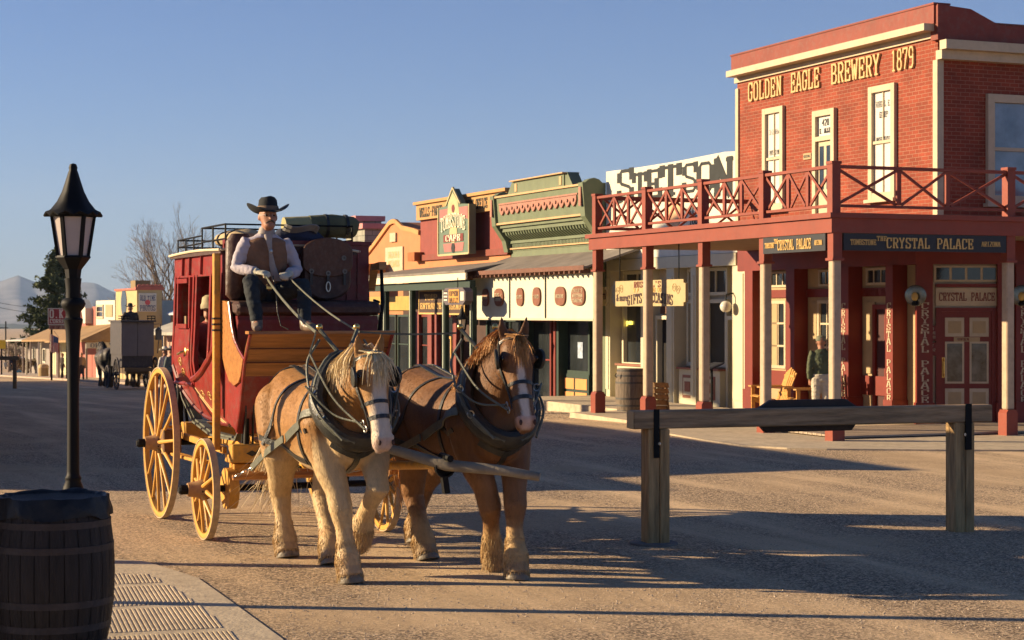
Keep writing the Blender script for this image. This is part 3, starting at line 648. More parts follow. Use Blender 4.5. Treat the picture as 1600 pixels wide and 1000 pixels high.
# storefront below, set back
RW=VW+.42
m=MB(); m.box(RW,RW+.05,UB+.02,USX,-.35,3.7); m.build('storefront_wall',CREAM,st)
PW=pm('storefront_white',(.55,.50,.34),.6,.07,2)
def rp(p): return U(p,VW)
def spil(p0,p1):
    a,b=rp(p1),rp(p0); m=MB(); fb(m,'v',RW,a,b,-.3,3.55,0,.40); fb(m,'v',RW,a+.08,b-.08,.2,3.2,.401,.42); m.build('pilaster',PW,st)
spil(1143,1163); spil(1078,1086); spil(1040,1052); spil(1000,1008); spil(944,952)
m=MB(); fb(m,'v',RW,UB+.05,USX-.05,3.40,3.69,.0,.44); m.build('header',PW,st)
window(st,'v',RW,rp(1118),rp(1056),.95,2.60,.09,PW,GLASS,2,1,.12); window(st,'v',RW,rp(1118),rp(1056),2.7,3.38,.08,PW,GLASS,3,1,.10,name='transom_window')
window(st,'v',RW,rp(996),rp(956),.85,2.60,.09,PW,GLASS,1,1,.12); window(st,'v',RW,rp(996),rp(956),2.7,3.38,.08,PW,GLASS,2,1,.10,name='transom_window')
for a,b in((1054,1118),(958,998)):
    m=MB(); fb(m,'v',RW,rp(b),rp(a),-.3,.86,0,.30); fb(m,'v',RW,rp(b)-.03,rp(a)+.03,.861,.91,0,.36,1)
    n_=2 if b-a>50 else 1
    for i in range(n_):
        w=(rp(a)-rp(b))/n_; c=rp(b)+w*(i+.5); fb(m,'v',RW,c-.30,c+.30,.15,.72,.30,.32,1); fb(m,'v',RW,c-.23,c+.23,.22,.65,.32,.335,0); fb(m,'v',RW,c-.14,c+.14,.31,.56,.335,.35,1)
    m.build('panelled_bulkhead',[PW,pm('panel_brown',(.26,.10,.06),.6,.15,4)],st)
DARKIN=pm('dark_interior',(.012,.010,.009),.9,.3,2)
for a,b in((1010,1038),(1119,1142)):
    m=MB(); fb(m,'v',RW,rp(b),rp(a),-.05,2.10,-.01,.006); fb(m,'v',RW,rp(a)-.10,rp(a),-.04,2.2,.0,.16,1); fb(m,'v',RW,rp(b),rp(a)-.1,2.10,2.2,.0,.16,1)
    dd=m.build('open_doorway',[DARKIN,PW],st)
    m=MB(); fb(m,'v',RW,rp(b)+.02,rp(a)-.12,2.24,2.44,.02,.08); m.build('door_board',pm('brown_board',(.12,.055,.03),.7),dd)
m=MB(); sign_text(m,'t','open','v',RW-.02,U(977,VW+.3),1.98,.5,.14,depth=.01,bold=.04); m.build('neon_tube',pm('yellow_neon',(1.0,.75,.1),.5,.02,1,emit=1.5),st)
# globe lamp
r=SF.root('globe_lamp',(RW-.62,U(1141,RW-.5),2.3),'white glass globe lamp on a bracket by the store doorway','lamp')
m=MB(); m.ball((RW-.62,U(1141,RW-.5),2.42),.14,14,10); m.build('globe',pm('milk_glass',(.62,.60,.52),.2,.04,2),r,smooth=True)
m=MB(); m.tube([(RW-.62,U(1141,RW-.5),2.56),(RW-.62,U(1141,RW-.5),2.70),(RW-.40,U(1141,RW-.5),2.74)],.02,8); m.build('bracket',IRON,r,smooth=True)
# hanging sign
SGN=pm('yellow_cream_sign',(.42,.33,.16),.6,.12,3,grime=.12)
def hang_sign(a0,a1,v,z0,z1,lab,lines):
    r=SF.root('hanging_sign',(v,min(a0,a1),z0),lab,'sign'); a=max(a0,a1); b=min(a0,a1); h=z1-z0; e=.16*h
    poly=[(b+e,z0),(a-e,z0),(a-e,z0+e*.8),(a,z0+e),(a,z1-e),(a-e,z1-e*.8),(a-e,z1),(b+e,z1),(b+e,z1-e*.8),(b,z1-e),(b,z0+e),(b+e,z0+e*.8)]
    m=MB(); m.prism(poly,'x',v-.03,v+.03); m.build('board',SGN,r)
    for k,(kd,tx,dz,w,hh,mt,ar,da) in enumerate(lines):
        m=MB(); kw=dict(arch=ar) if kd=='s' else {}
        sign_text(m,kd,tx,'v',v-.033,(a+b)/2-da,z0+h*dz,w,hh,depth=.006,**kw); m.build('lettering',mt,r)
    m=MB()
    for x in(b+.35,a-.35): m.tube([(v,x,z1),(v,x,3.72)],.012,6)
    m.build('hanger',IRON,r)
    m=MB()
    for s in(-1,1):
        for q in range(2):
            cx=(a+b)/2+s*(a-b)*(.36+.05*q); m.tube([(v-.034,cx+.11*(1-t/14)*math.cos(t*.9)*s,z1-.18-q*.05+.11*(1-t/14)*math.sin(t*.9)) for t in range(12)],.007,5)
    m.build('scrollwork',pm('tan_scroll',(.35,.24,.10),.7),r)
DKB=pm('dark_letter',(.05,.02,.02),.6,.2,4)
hang_sign(U(958,.35),U(1073,.35),.35,2.42,2.98,'cream hanging board lettered for gifts and moccasins under the porch',
 [('s',"RUSSELL'S",.84,1.25,.12,DKRED,0,0),('s','W.F. TRADING CO',.62,1.3,.08,GOLD,0,0),('s','GIFTS-MOCCASINS',.22,2.15,.20,DKB,.06,.12),('t','& more',.34,.55,.16,DKB,0,-1.25)])
hang_sign(U(938,3.2),U(949,3.2),3.2,2.45,2.95,'small cream board hanging by the leftmost porch post',[('s','GIFTS',.5,.4,.14,DKB,0,0)])

# ---------------------------------------------------------------- green shop with bracketed cornice
GRN=pm('sage_green_paint',(.135,.165,.095),.65,.14,2,.1,20,grime=.1); DGRN=pm('dark_green_paint',(.018,.04,.028),.6,.2,3); PINK=pm('faded_pink_trim',(.36,.16,.11),.65,.15,4); ORG=pm('orange_cream_trim',(.52,.32,.15),.6,.1,4)
US0,US1=17.6,24.3
gs=SF.root('green_shop',(VW,US0,0),'green shop front with deep bracketed cornice, pink scalloped frieze and raised centre panel','building')
m=MB(); m.box(VW,13,US0,US1,-.9,6.0); m.build('wall',GRN,gs)
fv=VW-.55
m=MB(); m.prism([(VW-.01,5.35),(fv,5.35),(fv-.06,6.30),(VW-.01,6.30)],'y',US0+.05,US1-.05); m.build('frieze',GRN,gs)
m=MB(); m.box(fv-.12,VW,US0+.02,US1-.02,6.301,6.37); m.box(fv-.05,VW,US0+.02,US1-.02,5.28,5.348); m.box(VW-.17,VW,US0+.3,US1-.3,4.38,4.43); m.build('orange_moulding',ORG,gs)
m=MB(); n_=14
for i in range(n_):
    c=US0+.55+(US1-US0-1.1)*(i+.5)/n_; rr=.20
    pts=[(c+rr*math.cos(t),5.92+rr*.9*math.sin(t)) for t in [math.pi+math.pi*k/8 for k in range(9)]]+[(c+.15,6.08),(c-.15,6.08)]
    pts=[(c-rr,6.0),(c-rr,5.85),(c-rr*.6,5.72),(c,5.62),(c+rr*.6,5.72),(c+rr,5.85),(c+rr,6.0)]
    m.prism(pts,'x',fv-.075,fv+.02); m.lathe([(0,0),(.07,0),(0,.04)],(fv-.11,c,5.86),8,0,'x')
m.box(fv-.07,fv,US0+.5,US1-.5,6.02,6.08); m.build('scalloped_band',PINK,gs)
m=MB()   # stepped cornice below the frieze, with a row of brackets
for k,(dv_,z0,z1) in enumerate(((.50,5.16,5.278),(.42,5.02,5.158),(.16,4.60,4.70),(.10,4.30,4.378),(.08,3.9,4.298))): m.box(VW-dv_,VW,US0+.12+.04*k,US1-.12-.04*k,z0,z1)
m.build('stepped_cornice',GRN,gs)
m=MB(); nb=30
for i in range(nb):
    c=US0+.4+(US1-US0-.8)*(i+.5)/nb; m.prism([(VW-.001,5.018),(VW-.40,5.018),(VW-.36,4.90),(VW-.18,4.75),(VW-.12,4.70),(VW-.001,4.70)],'y',c-.045,c+.045)
m.build('bracket_row',GRN,gs)
m=MB()
for i in range(60):
    c=US0+.4+(US1-US0-.8)*(i+.5)/60; m.box(VW-.13,VW-.001,c-.03,c+.03,4.44,4.58)
m.build('dentil_row',GRN,gs)
for c in(US0+.12,US1-.12):
    m=MB(); m.prism([(VW,4.25),(VW-.22,4.25),(VW-.30,4.7),(VW-.62,5.25),(VW-.70,6.42),(VW,6.42)],'y',c-.15,c+.15); m.prism([(VW-.62,6.42),(VW-.50,6.62),(VW-.35,6.72),(VW-.2,6.62),(VW-.1,6.42)],'y',c-.15,c+.15)
    b=m.build('end_bracket',GRN,gs); m=MB(); m.box(VW-.72,VW-.69,c-.07,c+.07,5.6,6.25); m.prism([(VW-.10,4.75),(VW-.45,5.25),(VW-.10,5.25)],'y',c-.165,c+.165); m.build('bracket_panel',PINK,b)
c0_,c1_=US0+1.75,US0+5.45
m=MB(); m.box(VW-.45,VW-.05,c0_,c1_,6.371,7.25); m.prism([(c0_-.55,6.371),(c0_-.001,6.371),(c0_-.001,7.35),(c0_-.15,7.35)],'x',VW-.42,VW-.08); m.prism([(c1_+.001,6.371),(c1_+.55,6.371),(c1_+.15,7.35),(c1_+.001,7.35)],'x',VW-.42,VW-.08)
m.build('raised_panel',GRN,gs)
m=MB(); m.box(VW-.55,VW-.02,c0_-.1,c1_+.1,7.252,7.33); m.box(VW-.47,VW-.451,c0_+.15,c0_+.30,6.55,7.1); m.box(VW-.47,VW-.451,c1_-.3,c1_-.15,6.55,7.1); m.build('panel_trim',ORG,gs)
for _o in gs.children:
    for _v in _o.data.vertices:
        _v.co.z=float(np.interp(_v.co.z,[-9,3.9,4.38,5.35,6.37,7.33],[-9,3.9,4.18,4.97,5.78,6.20]))
    for _c in _o.children:
        for _v in _c.data.vertices: _v.co.z=float(np.interp(_v.co.z,[-9,3.9,4.38,5.35,6.37,7.33],[-9,3.9,4.18,4.97,5.78,6.20]))
# white boarded canopy with oval signs
WSID=ribbed('white_boarding',(.58,.57,.44),'y',.12,.6,.35,.06)
ca=VW-1.25
u0_,u1_=U(928,ca),U(741,ca)
cn=SF.root('shop_canopy',(ca,u0_,0),'white boarded canopy front hung with brown oval signs below the green cornice','canopy')
m=MB(); m.box(ca,ca+.06,u0_+.02,u1_,2.12,3.42); m.build('boarding',WSID,cn)
m=MB(); m.box(ca-.05,ca+.02,u0_,u1_+.04,3.30,3.44,0); m.box(ca-.03,ca-.001,u0_,u1_,2.06,2.12,0); m.box(ca-.02,ca+.04,u0_-.07,u0_+.02,-.3,3.3,0); m.box(ca-.02,ca+.04,u1_,u1_+.07,-.6,3.3,0)
m.build('white_trim',PW,cn)
m=MB(); m.add([(ca-.35,u0_-.15,3.46),(ca-.35,u1_+.15,3.46),(VW,u1_+.15,3.98),(VW,u0_-.15,3.98),(ca-.35,u0_-.15,3.40),(ca-.35,u1_+.15,3.40),(VW,u1_+.15,3.92),(VW,u0_-.15,3.92)],[(0,1,2,3),(7,6,5,4),(0,4,5,1),(1,5,6,2),(2,6,7,3),(3,7,4,0)]); m.build('canopy_roof',ROOFG,cn)
m=MB(); n_=26
for i in range(n_): c=u0_+(u1_-u0_)*(i+.5)/n_; m.box(ca-.34,ca-.06,c-.035,c+.035,3.30,3.41)
m.box(ca-.37,ca-.345,u0_-.15,u1_+.15,3.38,3.50); m.build('rafter_ends',pm('rafter_brown',(.16,.07,.045),.75,.2,4),cn)
m=MB()
for p in(800,850-.0,): m.box(ca-.03,ca-.001,U(p-3 if p<850 else 853,ca)-.02,U(p-3 if p<850 else 853,ca)+.02,2.12,3.3)
m.build('dark_seam',BLACK,cn)
OVB=pm('brown_oval_board',(.20,.07,.035),.6,.2,5)
for p,w,lines in((760,.36,('WESTERN',)),(781,.50,('TOYS &','GOURMET')),(814,.36,('GIFTS',)),(840,.39,('T-SHIRTS',)),(877,.50,('MOCCASINS',)),(905,.62,("CHILD'S",'WESTERN','TRADING'))):
    c=U(p,ca); k='round_topped' ; r=SF.root('oval_sign',(ca-.05,c,2.7),'brown oval board lettered %s on the white canopy front'%(' '.join(lines).lower()),'sign','brown oval signs on the canopy')
    zc=2.72; hgt=.26
    pts=[(c+.5*w*1.35*math.copysign(abs(math.cos(t))**.75,math.cos(t)),zc+hgt*math.copysign(abs(math.sin(t))**.75,math.sin(t))) for t in [2*math.pi*i/20 for i in range(20)]]
    m=MB(); m.prism(pts,'x',ca-.05,ca-.01); m.build('board',OVB,r)
    m=MB()
    for j,t in enumerate(lines): sign_text(m,'s',t,'v',ca-.052,c,zc+(.11*(len(lines)-1)/1.6)-j*.13,w*1.0,.09,depth=.006)
    m.build('lettering',CREAM,r)
# recessed shop front
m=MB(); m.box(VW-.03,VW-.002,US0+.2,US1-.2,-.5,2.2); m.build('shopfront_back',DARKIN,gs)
window(gs,'v',VW-.04,U(922,VW-.1),U(880,VW-.1),.55,2.12,.10,DGRN,GLASS,1,1,.08,name='shop_window')
m=MB(); u0,u1=U(922,VW-.1),U(880,VW-.1); fb(m,'v',VW-.04,u0,u1,-.4,.55,0,.10,0)
for i in range(2):
    for j in range(2): w=(u1-u0-.3)/2; fb(m,'v',VW-.04,u0+.1+i*(w+.1),u0+.1+i*(w+.1)+w,-.25+j*.38,-.25+j*.38+.3,.101,.12,1)
m.build('bulkhead',[DGRN,pm('orange_panel',(.62,.27,.08),.6,.1,4)],gs)
m=MB(); fb(m,'v',VW-.05,(u0+u1)/2-.35,(u0+u1)/2-.02,1.0,1.45,0.0,.02); m.build('poster',pm('blue_white_poster',(.35,.42,.52),.6,.5,9),gs)
for p in(873,868,820): 
    c=U(p,VW-.3); m=MB(); m.box(VW-.34,VW-.04,c-.07,c+.07,-.4,2.2); m.build('door_post',DGRN if p!=868 else DKRED,gs)
window(gs,'v',VW-.04,U(862,VW-.1),U(826,VW-.1),-.3,2.1,.10,DKRED,GLASS,1,2,.08,name='shop_door')
window(gs,'v',VW-.04,U(815,VW-.1),U(760,VW-.1),.4,2.1,.10,DGRN,GLASS,3,1,.08,name='shop_window')
# ---------------------------------------------------------------- red boarded cafe front and orange adobe
ORA=pm('orange_adobe',(.50,.205,.09),.9,.10,1.2,.25,9,grime=.12)
RC=ribbed('red_boarding',(.23,.045,.032),'y',.32,.7,.6,.14)
rc0,rc1=US1+.02,U(657,VW)
gg=lambda u:g(u)
rd=SF.root('red_false_front',(VW,rc0,g(rc0)),'red boarded false front with orange express office lettering band and a pointed cafe sign','building')
m=MB(); m.box(VW,12,rc0,rc1,-1.2,5.9); m.box(VW-.12,VW-.001,rc0,rc1,4.05,4.25,1); m.build('boarded_wall',[RC,RED],rd)
OB=pm('orange_band_paint',(.46,.24,.08),.65,.1,3)
m=MB(); m.box(VW-.14,VW+.2,rc0-.02,rc1+.05,5.45,5.98); m.box(VW-.24,VW+.25,rc0-.1,rc1+.12,5.981,6.08); m.build('lettered_band',OB,rd)
m=MB(); a,b=U(662,VW),U(697,VW); sign_text(m,'s','WELLS-FARGO','v',VW-.142,(a+b)/2,5.70,abs(a-b),.30,depth=.01); a,b=U(726,VW),U(768,VW); sign_text(m,'s','EXPRESS OFFICE','v',VW-.142,(a+b)/2,5.72,abs(a-b),.30,depth=.01); m.build('lettering',pm('dark_green_letter',(.03,.03,.018),.6),rd)
m=MB(); m.bar((VW+.25,rc0+.3,5.95),(VW+2.2,rc0+.3,5.0),.08,.08); m.build('back_brace',RED,rd)
# pointed cafe sign: separate thing
sv=VW-.5; a,b=U(736,sv),U(688,sv); c=(a+b)/2; w=abs(a-b); 
cs=SF.root('cafe_sign',(sv,c,4.0),'tall pointed green and pink cafe sign on the red boarded front','sign')
z0=Zp(398,sv,c); z1=Zp(322,sv,c); zp=Zp(297,sv,c)+.05
SG=pm('sign_green',(.11,.16,.11),.6,.1,3); SP=pm('sign_pink',(.36,.13,.11),.6,.1,3); SY=pm('sign_yellow',(.45,.38,.19),.6,.1,3)
m=MB(); m.prism([(c-w/2,z0),(c+w/2,z0),(c+w/2,z1),(c+w*.22,z1+.05),(c+w*.02,zp),(c-w*.2,z1+.05),(c-w/2,z1)],'x',sv-.06,sv+.16); m.build('board',SG,cs)
m=MB(); h=z1-z0
m.prism([(c-w*.46,z0+h*.70),(c-w*.46,z1-.06),(c-w*.16,z1-.06),(c-w*.14,z0+h*.8)],'x',sv-.07,sv-.061,0); m.prism([(c+w*.46,z0+h*.70),(c+w*.46,z1-.06),(c+w*.16,z1-.06),(c+w*.14,z0+h*.8)],'x',sv-.07,sv-.061,0)
m.prism([(c-w*.30,z0+.1),(c+w*.30,z0+.1),(c+w*.34,z0+h*.24),(c-w*.34,z0+h*.24)],'x',sv-.07,sv-.061,0)
m.prism([(c-w*.2,z1-.3),(c+w*.2,z1-.3),(c+w*.16,z1+.15),(c+w*.02,zp-.12),(c-w*.14,z1+.15)],'x',sv-.072,sv-.061,1)
m.lathe([(0,0),(.34,0),(.34,.01),(0,.01)],(sv-.075,c,z0+h*.45),18,1,'x'); m.lathe([(0,0),(.13,0),(.13,.01),(0,.01)],(sv-.085,c,z1-.08),14,2,'x')
m.lathe([(0,0),(.16,0),(.16,.01),(0,.01)],(sv-.085,c,z0+.22),14,3,'x')
m.box(sv-.08,sv-.061,c-w*.32,c+w*.32,z0+h*.27,z0+h*.42,2)
m.build('painted_panels',[SP,SY,DKRED,DKG],cs)
m=MB(); sign_text(m,'s','CAFE','v',sv-.081,c,z0+h*.345,w*.46,.17,depth=.01); 
sign_text(m,'s','TOMBSTONE','v',sv-.088,c,z0+h*.62,w*.78,.42,depth=.01,arch=.14,bold=.8); m.build('lettering',pm('sign_cream',(.75,.68,.48),.6),cs)
m=MB(); fb(m,'v',sv,c-w/2-.03,c-w/2+.03,z0,z1,.061,.09); fb(m,'v',sv,c+w/2-.03,c+w/2+.03,z0,z1,.061,.09); fb(m,'v',sv,c-w/2+.03,c+w/2-.03,z0-.02,z0+.04,.061,.09); m.bar((sv-.06,c+w*.24,z1+.05),(sv-.06,c+w*.02,zp+.03),.06,.06); m.bar((sv-.06,c+w*.02,zp+.03),(sv-.06,c-w*.22,z1+.05),.06,.06); m.build('sign_edge',SY,cs)
# orange adobe gable behind, further along
oc0,oc1=rc1+.02,U(573,VW)+1.5
og=SF.root('orange_adobe',(VW,oc0,g(oc0)),'orange plastered adobe building with curved gable and a cream painted wall sign','building')
m=MB(); pk=U(616,VW); zs=Zp(405,VW,oc1-1.5); zk=Zp(347,VW,pk); zr=Zp(358,VW,oc0)
prof=[(oc0,-1.6),(oc0,zr-.15),(oc0+.6,zr-.05),(pk-1.0,zk-.28),(pk-.3,zk-.02),(pk,zk),(pk+.4,zk-.05),(pk+2.0,zk-.7),(pk+3.4,zk-1.22),(pk+4.3,zk-1.34),(oc1,zk-1.36),(oc1,-1.6)]
m.prism(prof,'x',VW,11); m.build('wall',ORA,og)
m=MB(); 
for p,q in zip(prof[1:-2],prof[2:-1]): m.bar((VW-.03,p[0],p[1]+.03),(VW-.03,q[0],q[1]+.03),.16,.10,up=(1,0,0))
m.build('coping',pm('orange_coping',(.52,.26,.10),.85,.1,2),og)
m=MB(); m.box(VW-.05,VW,U(631,VW),U(604,VW),3.2,Zp(386,VW,U(618,VW))); m.box(VW-.07,VW-.0,U(619,VW)-.1,U(613,VW)+.1,Zp(378,VW,pk),Zp(364,VW,pk)); ws=m.build('wall_sign',CREAM,og)
m=MB(); sc_=(U(631,VW)+U(604,VW))/2; sign_text(m,'t','SALOON &','v',VW-.052,sc_,Zp(398,VW,sc_),1.25,.25,depth=.004); sign_text(m,'t','BILLIARDS','v',VW-.052,sc_,Zp(412,VW,sc_),1.25,.25,depth=.004); m.build('faded_lettering',pm('faded_gold',(.52,.38,.16),.7),ws)
m=MB(); m.box(VW-.35,VW,rc1-.35,rc1+.35,4.05,4.35,0); m.build('beam_end',pm('dark_orange',(.35,.11,.03),.8),og)
# lower orange strip under the red front
m=MB(); m.box(VW-.02,VW-.001,rc0,rc1,3.0,4.04); m.build('plaster_strip',ORA,rd)
# --- long porch with green posts in front of both
pvv=VW-1.7; pa,pb=U(739,pvv),U(560,pvv)
tp=SF.root('green_porch',(pvv,pa,g(pa)),'low porch with dark green posts and yellow transoms between the coach and the white canopy','porch')
_z0=Zp(437,pvv-.25,U(726,pvv-.25))+.28; _z1=Zp(446,pvv-.25,U(565,pvv-.25))+.28
zt=lambda u:_z0+(_z1-_z0)*(u-pa)/(pb-pa)
m=MB(); zA,zB=zt(pa),zt(pb)
m.add([(pvv-.3,pa-.1,zA),(pvv-.3,pb,zB),(VW,pb,zB+.30),(VW,pa-.1,zA+.35),(pvv-.3,pa-.1,zA-.07),(pvv-.3,pb,zB-.07),(VW,pb,zB+.23),(VW,pa-.1,zA+.28)],[(0,1,2,3),(7,6,5,4),(0,4,5,1),(1,5,6,2),(2,6,7,3),(3,7,4,0)]); m.build('porch_roof',ROOFG,tp)
m=MB(); m.prism([(pa-.1,zA-.28),(pb,zB-.28),(pb,zB-.071),(pa-.1,zA-.071)],'x',pvv-.28,pvv-.22); m.build('cream_fascia',pm('pale_cream',(.74,.66,.46),.6,.08,3),tp)
m=MB(); m.prism([(pa-.1,zA-.55),(pb,zB-.5),(pb,zB-.29),(pa-.1,zA-.29)],'x',pvv-.14,pvv+.04); m.build('green_beam',DGRN,tp)
for p in(740,697,645,604,573):
    u=U(p,pvv); m=MB(); m.box(pvv-.07,pvv+.07,u-.09,u+.09,g(u)-.2,zt(u)-.5,0); m.box(pvv-.11,pvv-.071,u-.035,u+.035,g(u)-.2,zt(u)-.45,1); m.build('post',[DGRN,pm('pale_green_edge',(.33,.38,.30),.6)],tp)
wq=VW-.02
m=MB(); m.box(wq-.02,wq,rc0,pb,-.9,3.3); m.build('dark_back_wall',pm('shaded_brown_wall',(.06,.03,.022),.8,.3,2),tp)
for p0,p1 in((642,606),(600,575)):
    a,b=U(p0,wq),U(p1,wq); m=MB(); fb(m,'v',wq-.02,a,b,2.35,2.85,0,.04); m.build('yellow_transom',pm('mustard_panel',(.42,.28,.06),.6,.15,3),tp)
for p0,p1 in((642,624),(621,606),(600,588),(586,575),(672,660),(712,699)):
    a,b=U(p0,wq),U(p1,wq); window(tp,'v',wq-.022,a,b,.1,2.2,.08,DKRED if p0>660 else DGRN,GLASS,1,2,.05)
for p0,p1 in((681,675),(690,686),(661,655),(720,716)):
    a,b=U(p0,wq),U(p1,wq); m=MB(); fb(m,'v',wq-.02,a,b,-.6,2.3,0,.14); m.build('red_door_frame',pm('rose_red',(.20,.045,.035),.6),tp)
m=MB(); a,b=U(707,wq-.5),U(694,wq-.5); m.box(wq-.55,wq-.50,a,b,.2,1.5,0); m.box(wq-.56,wq-.551,a+.08,b-.08,.3,1.42,1); r=m.build('sandwich_board',[pm('orange_frame',(.66,.36,.1),.6),BLACK],off=(wq-.5,a,0)); SF.single(r,(wq-.5,a,0),'orange framed blackboard leaning in the doorway under the green posted porch','blackboard')
# signs hung under it
def lsign(nm,lab,p0,p1,y0,y1,v,lines,bm_=None,frame=None):
    a,b=sorted((U(p0,v),U(p1,v))); c=(a+b)/2; z1=Zp(y0,v,c); z0=Zp(y1,v,c)
    r=SF.root(nm,(v,a,z0),lab,'sign'); m=MB(); m.box(v-.03,v+.03,a,b,z0,z1); m.build('board',bm_ or pm('dark_brown_sign',(.055,.025,.015),.6,.2,3),r)
    m=MB(); t=.05
    for q in((a,a+t,z0,z1),(b-t,b,z0,z1),(a+t,b-t,z0,z0+t),(a+t,b-t,z1-t,z1)): m.box(v-.045,v-.031,*q)
    m.build('border',frame or GOLD,r)
    m=MB()
    for kd,t,fz,fw,fh in lines: sign_text(m,kd,t,'v',v-.032,c,z0+(z1-z0)*fz,(b-a)*fw,(z1-z0)*fh,depth=.008)
    m.build('lettering',GOLD,r); return r
lsign('hanging_sign','dark brown board lettered TOUR ENTRANCE hanging between green posts',656,694,453,491,VW-1.0,[('s','TOUR',.70,.5,.22),('s','ENTRANCE',.34,.85,.22)])
lsign('hanging_sign','dark brown board lettered for legends, half hidden behind a green post',696,728,456,492,VW-1.0,[('s','LEGENDS',.38,.85,.26)])
v=pvv-.5; r=SF.root('lit_box_sign',(v,U(715,v),2.4),'small eight sided sign box with orange centre hanging above the porch lamp','sign')
a,b=U(733,v),U(698,v); z1=Zp(449,v,a); z0=Zp(476,v,a); e=(b-a)*.12
m=MB(); m.prism([(a+e,z0),(b-e,z0),(b,z0+.12),(b,z1-.12),(b-e,z1),(a+e,z1),(a,z1-.12),(a,z0+.12)],'x',v-.12,v+.12); m.build('box',pm('grey_purple',(.10,.08,.09),.6),r)
m=MB(); c=(a+b)/2; m.box(v-.13,v-.121,c-.42,c+.42,z0+.06,z1-.05,0); m.box(v-.13,v-.121,a+.1,a+.38,z0+.12,z1-.12,1); m.box(v-.13,v-.121,b-.38,b-.1,z0+.12,z1-.12,1); m.build('face_panel',[pm('orange_face',(.60,.30,.05),.6),WHITE],r)
m=MB(); sign_text(m,'s','OPEN','v',v-.131,c,(z0+z1)/2+.08,.7,.14,depth=.006); sign_text(m,'s','DAILY','v',v-.131,c,(z0+z1)/2-.12,.7,.14,depth=.006)
for i in range(3): m.box(v-.136,v-.131,b-.36,b-.12,z0+.17+i*.1,z0+.22+i*.1)
m.build('lettering',DKB,r); m=MB(); m.tube([(v,c,z1),(v,c,z1+.3)],.015,6); m.build('hanger',IRON,r)

# ---------------------------------------------------------------- street lamps
def lamp_post(H,nm,loc,lab,pane=None,rz=.3,off=0):
    """H: full height in metres"""
    r=WF.root(nm,loc,lab,'street lamp','cast iron street lamps',rz=rz if rz else .01); s=H/4.03
    def sc(pr): return [(a*s,b*s) for a,b in pr]
    m=MB(); m.lathe(sc([(0,0),(.15,0),(.15,.06),(.125,.08),(.125,.22),(.10,.26),(.085,.30),(.105,.34),(.115,.42),(.125,.54),(.12,.64),(.10,.74),(.075,.80),(.085,.83),(.065,.86),(.062,.9),(.058,1.6),(.062,2.05),(.075,2.32),(.095,2.42),(.10,2.44),(.075,2.46),(.075,2.52),(.11,2.56),(.125,2.60),(.11,2.64),(.075,2.66),(.072,2.74),(.085,2.86)]),n=16)
    p=m.build('post',IRON,r,smooth=True,ang=50)
    m=MB(); n=6
    m.lathe(sc([(.07,2.84),(.085,2.95),(.16,3.05),(.175,3.07),(.17,3.09),(0,3.09)]),n=6)
    m.lathe(sc([(.17,3.09),(.225,3.66)]),n=6) if False else None
    for j in range(6):
        a=2*math.pi*j/6; ca,sa=math.cos(a),math.sin(a); m.bar((.15*s*ca,.15*s*sa,3.07*s),(.215*s*ca,.215*s*sa,3.50*s+.0),.035*s,.03*s,up=(ca,sa,0))
        a2=2*math.pi*(j+1)/6; c2,s2=math.cos(a2),math.sin(a2); m.bar((.214*s*ca,.214*s*sa,3.50*s),(.214*s*c2,.214*s*s2,3.50*s),.03*s,.04*s)
    m.build('lantern_cage',IRON,r)
    m=MB()
    for j in range(6):
        a=2*math.pi*j/6; b=2*math.pi*(j+1)/6
        q=[(.14*math.cos(a),.14*math.sin(a),3.09),(.14*math.cos(b),.14*math.sin(b),3.09),(.204*math.cos(b),.204*math.sin(b),3.49),(.204*math.cos(a),.204*math.sin(a),3.49)]
        m.add([(x*s,y*s,z*s) for x,y,z in q],[(0,1,2,3)])
    m.build('lantern_glass',pane or pm('frosted_lantern_glass',(.42,.37,.35),.25,.08,3,spec=.5),r)
    m=MB(); pr=sc([(.315,3.50),(.325,3.515),(.25,3.56),(.18,3.64),(.125,3.74),(.085,3.85),(.058,3.93),(.045,3.96),(.05,3.985),(.035,4.02),(.0,4.03)]); 
    rings=[]
    for k,(rr,z) in enumerate(pr):
        ring=[]
        for j in range(24):
            a=2*math.pi*j/24; f=1+.05*math.cos(6*a)+(.02*math.cos(24*a) if k<2 else 0); ring.append((rr*.85*f*math.cos(a),rr*.85*f*math.sin(a),z-(.018*s*math.cos(12*a) if k<2 else 0)))
        rings.append(ring)
    m.loft([[(0.001*math.cos(2*math.pi*j/24),0.001*math.sin(2*math.pi*j/24),3.49*s) for j in range(24)]]+rings); m.build('lantern_roof',IRON,r,smooth=True,ang=50); return r
# ---------------------------------------------------------------- haze over the valley
m=MB(); m.box(-7000,7500,-70,11500,-140,700)
hz=m.build('haze',None) if False else None
me=bpy.data.meshes.new('haze'); me.from_pydata(m.v,[],m.f); hz=bpy.data.objects.new('haze',me); col.objects.link(hz)
hm=bpy.data.materials.new('haze'); hm.use_nodes=True; nt_=hm.node_tree
for nn_ in list(nt_.nodes): nt_.nodes.remove(nn_)
ou=nt_.nodes.new('ShaderNodeOutputMaterial'); pv_=nt_.nodes.new('ShaderNodeVolumePrincipled'); pv_.inputs['Color'].default_value=(.52,.71,1.0,1); pv_.inputs['Density'].default_value=6.5e-5; pv_.inputs['Anisotropy'].default_value=0.0
nt_.links.new(pv_.outputs[0],ou.inputs['Volume']); me.materials.append(hm); tag(hz,kind='stuff')
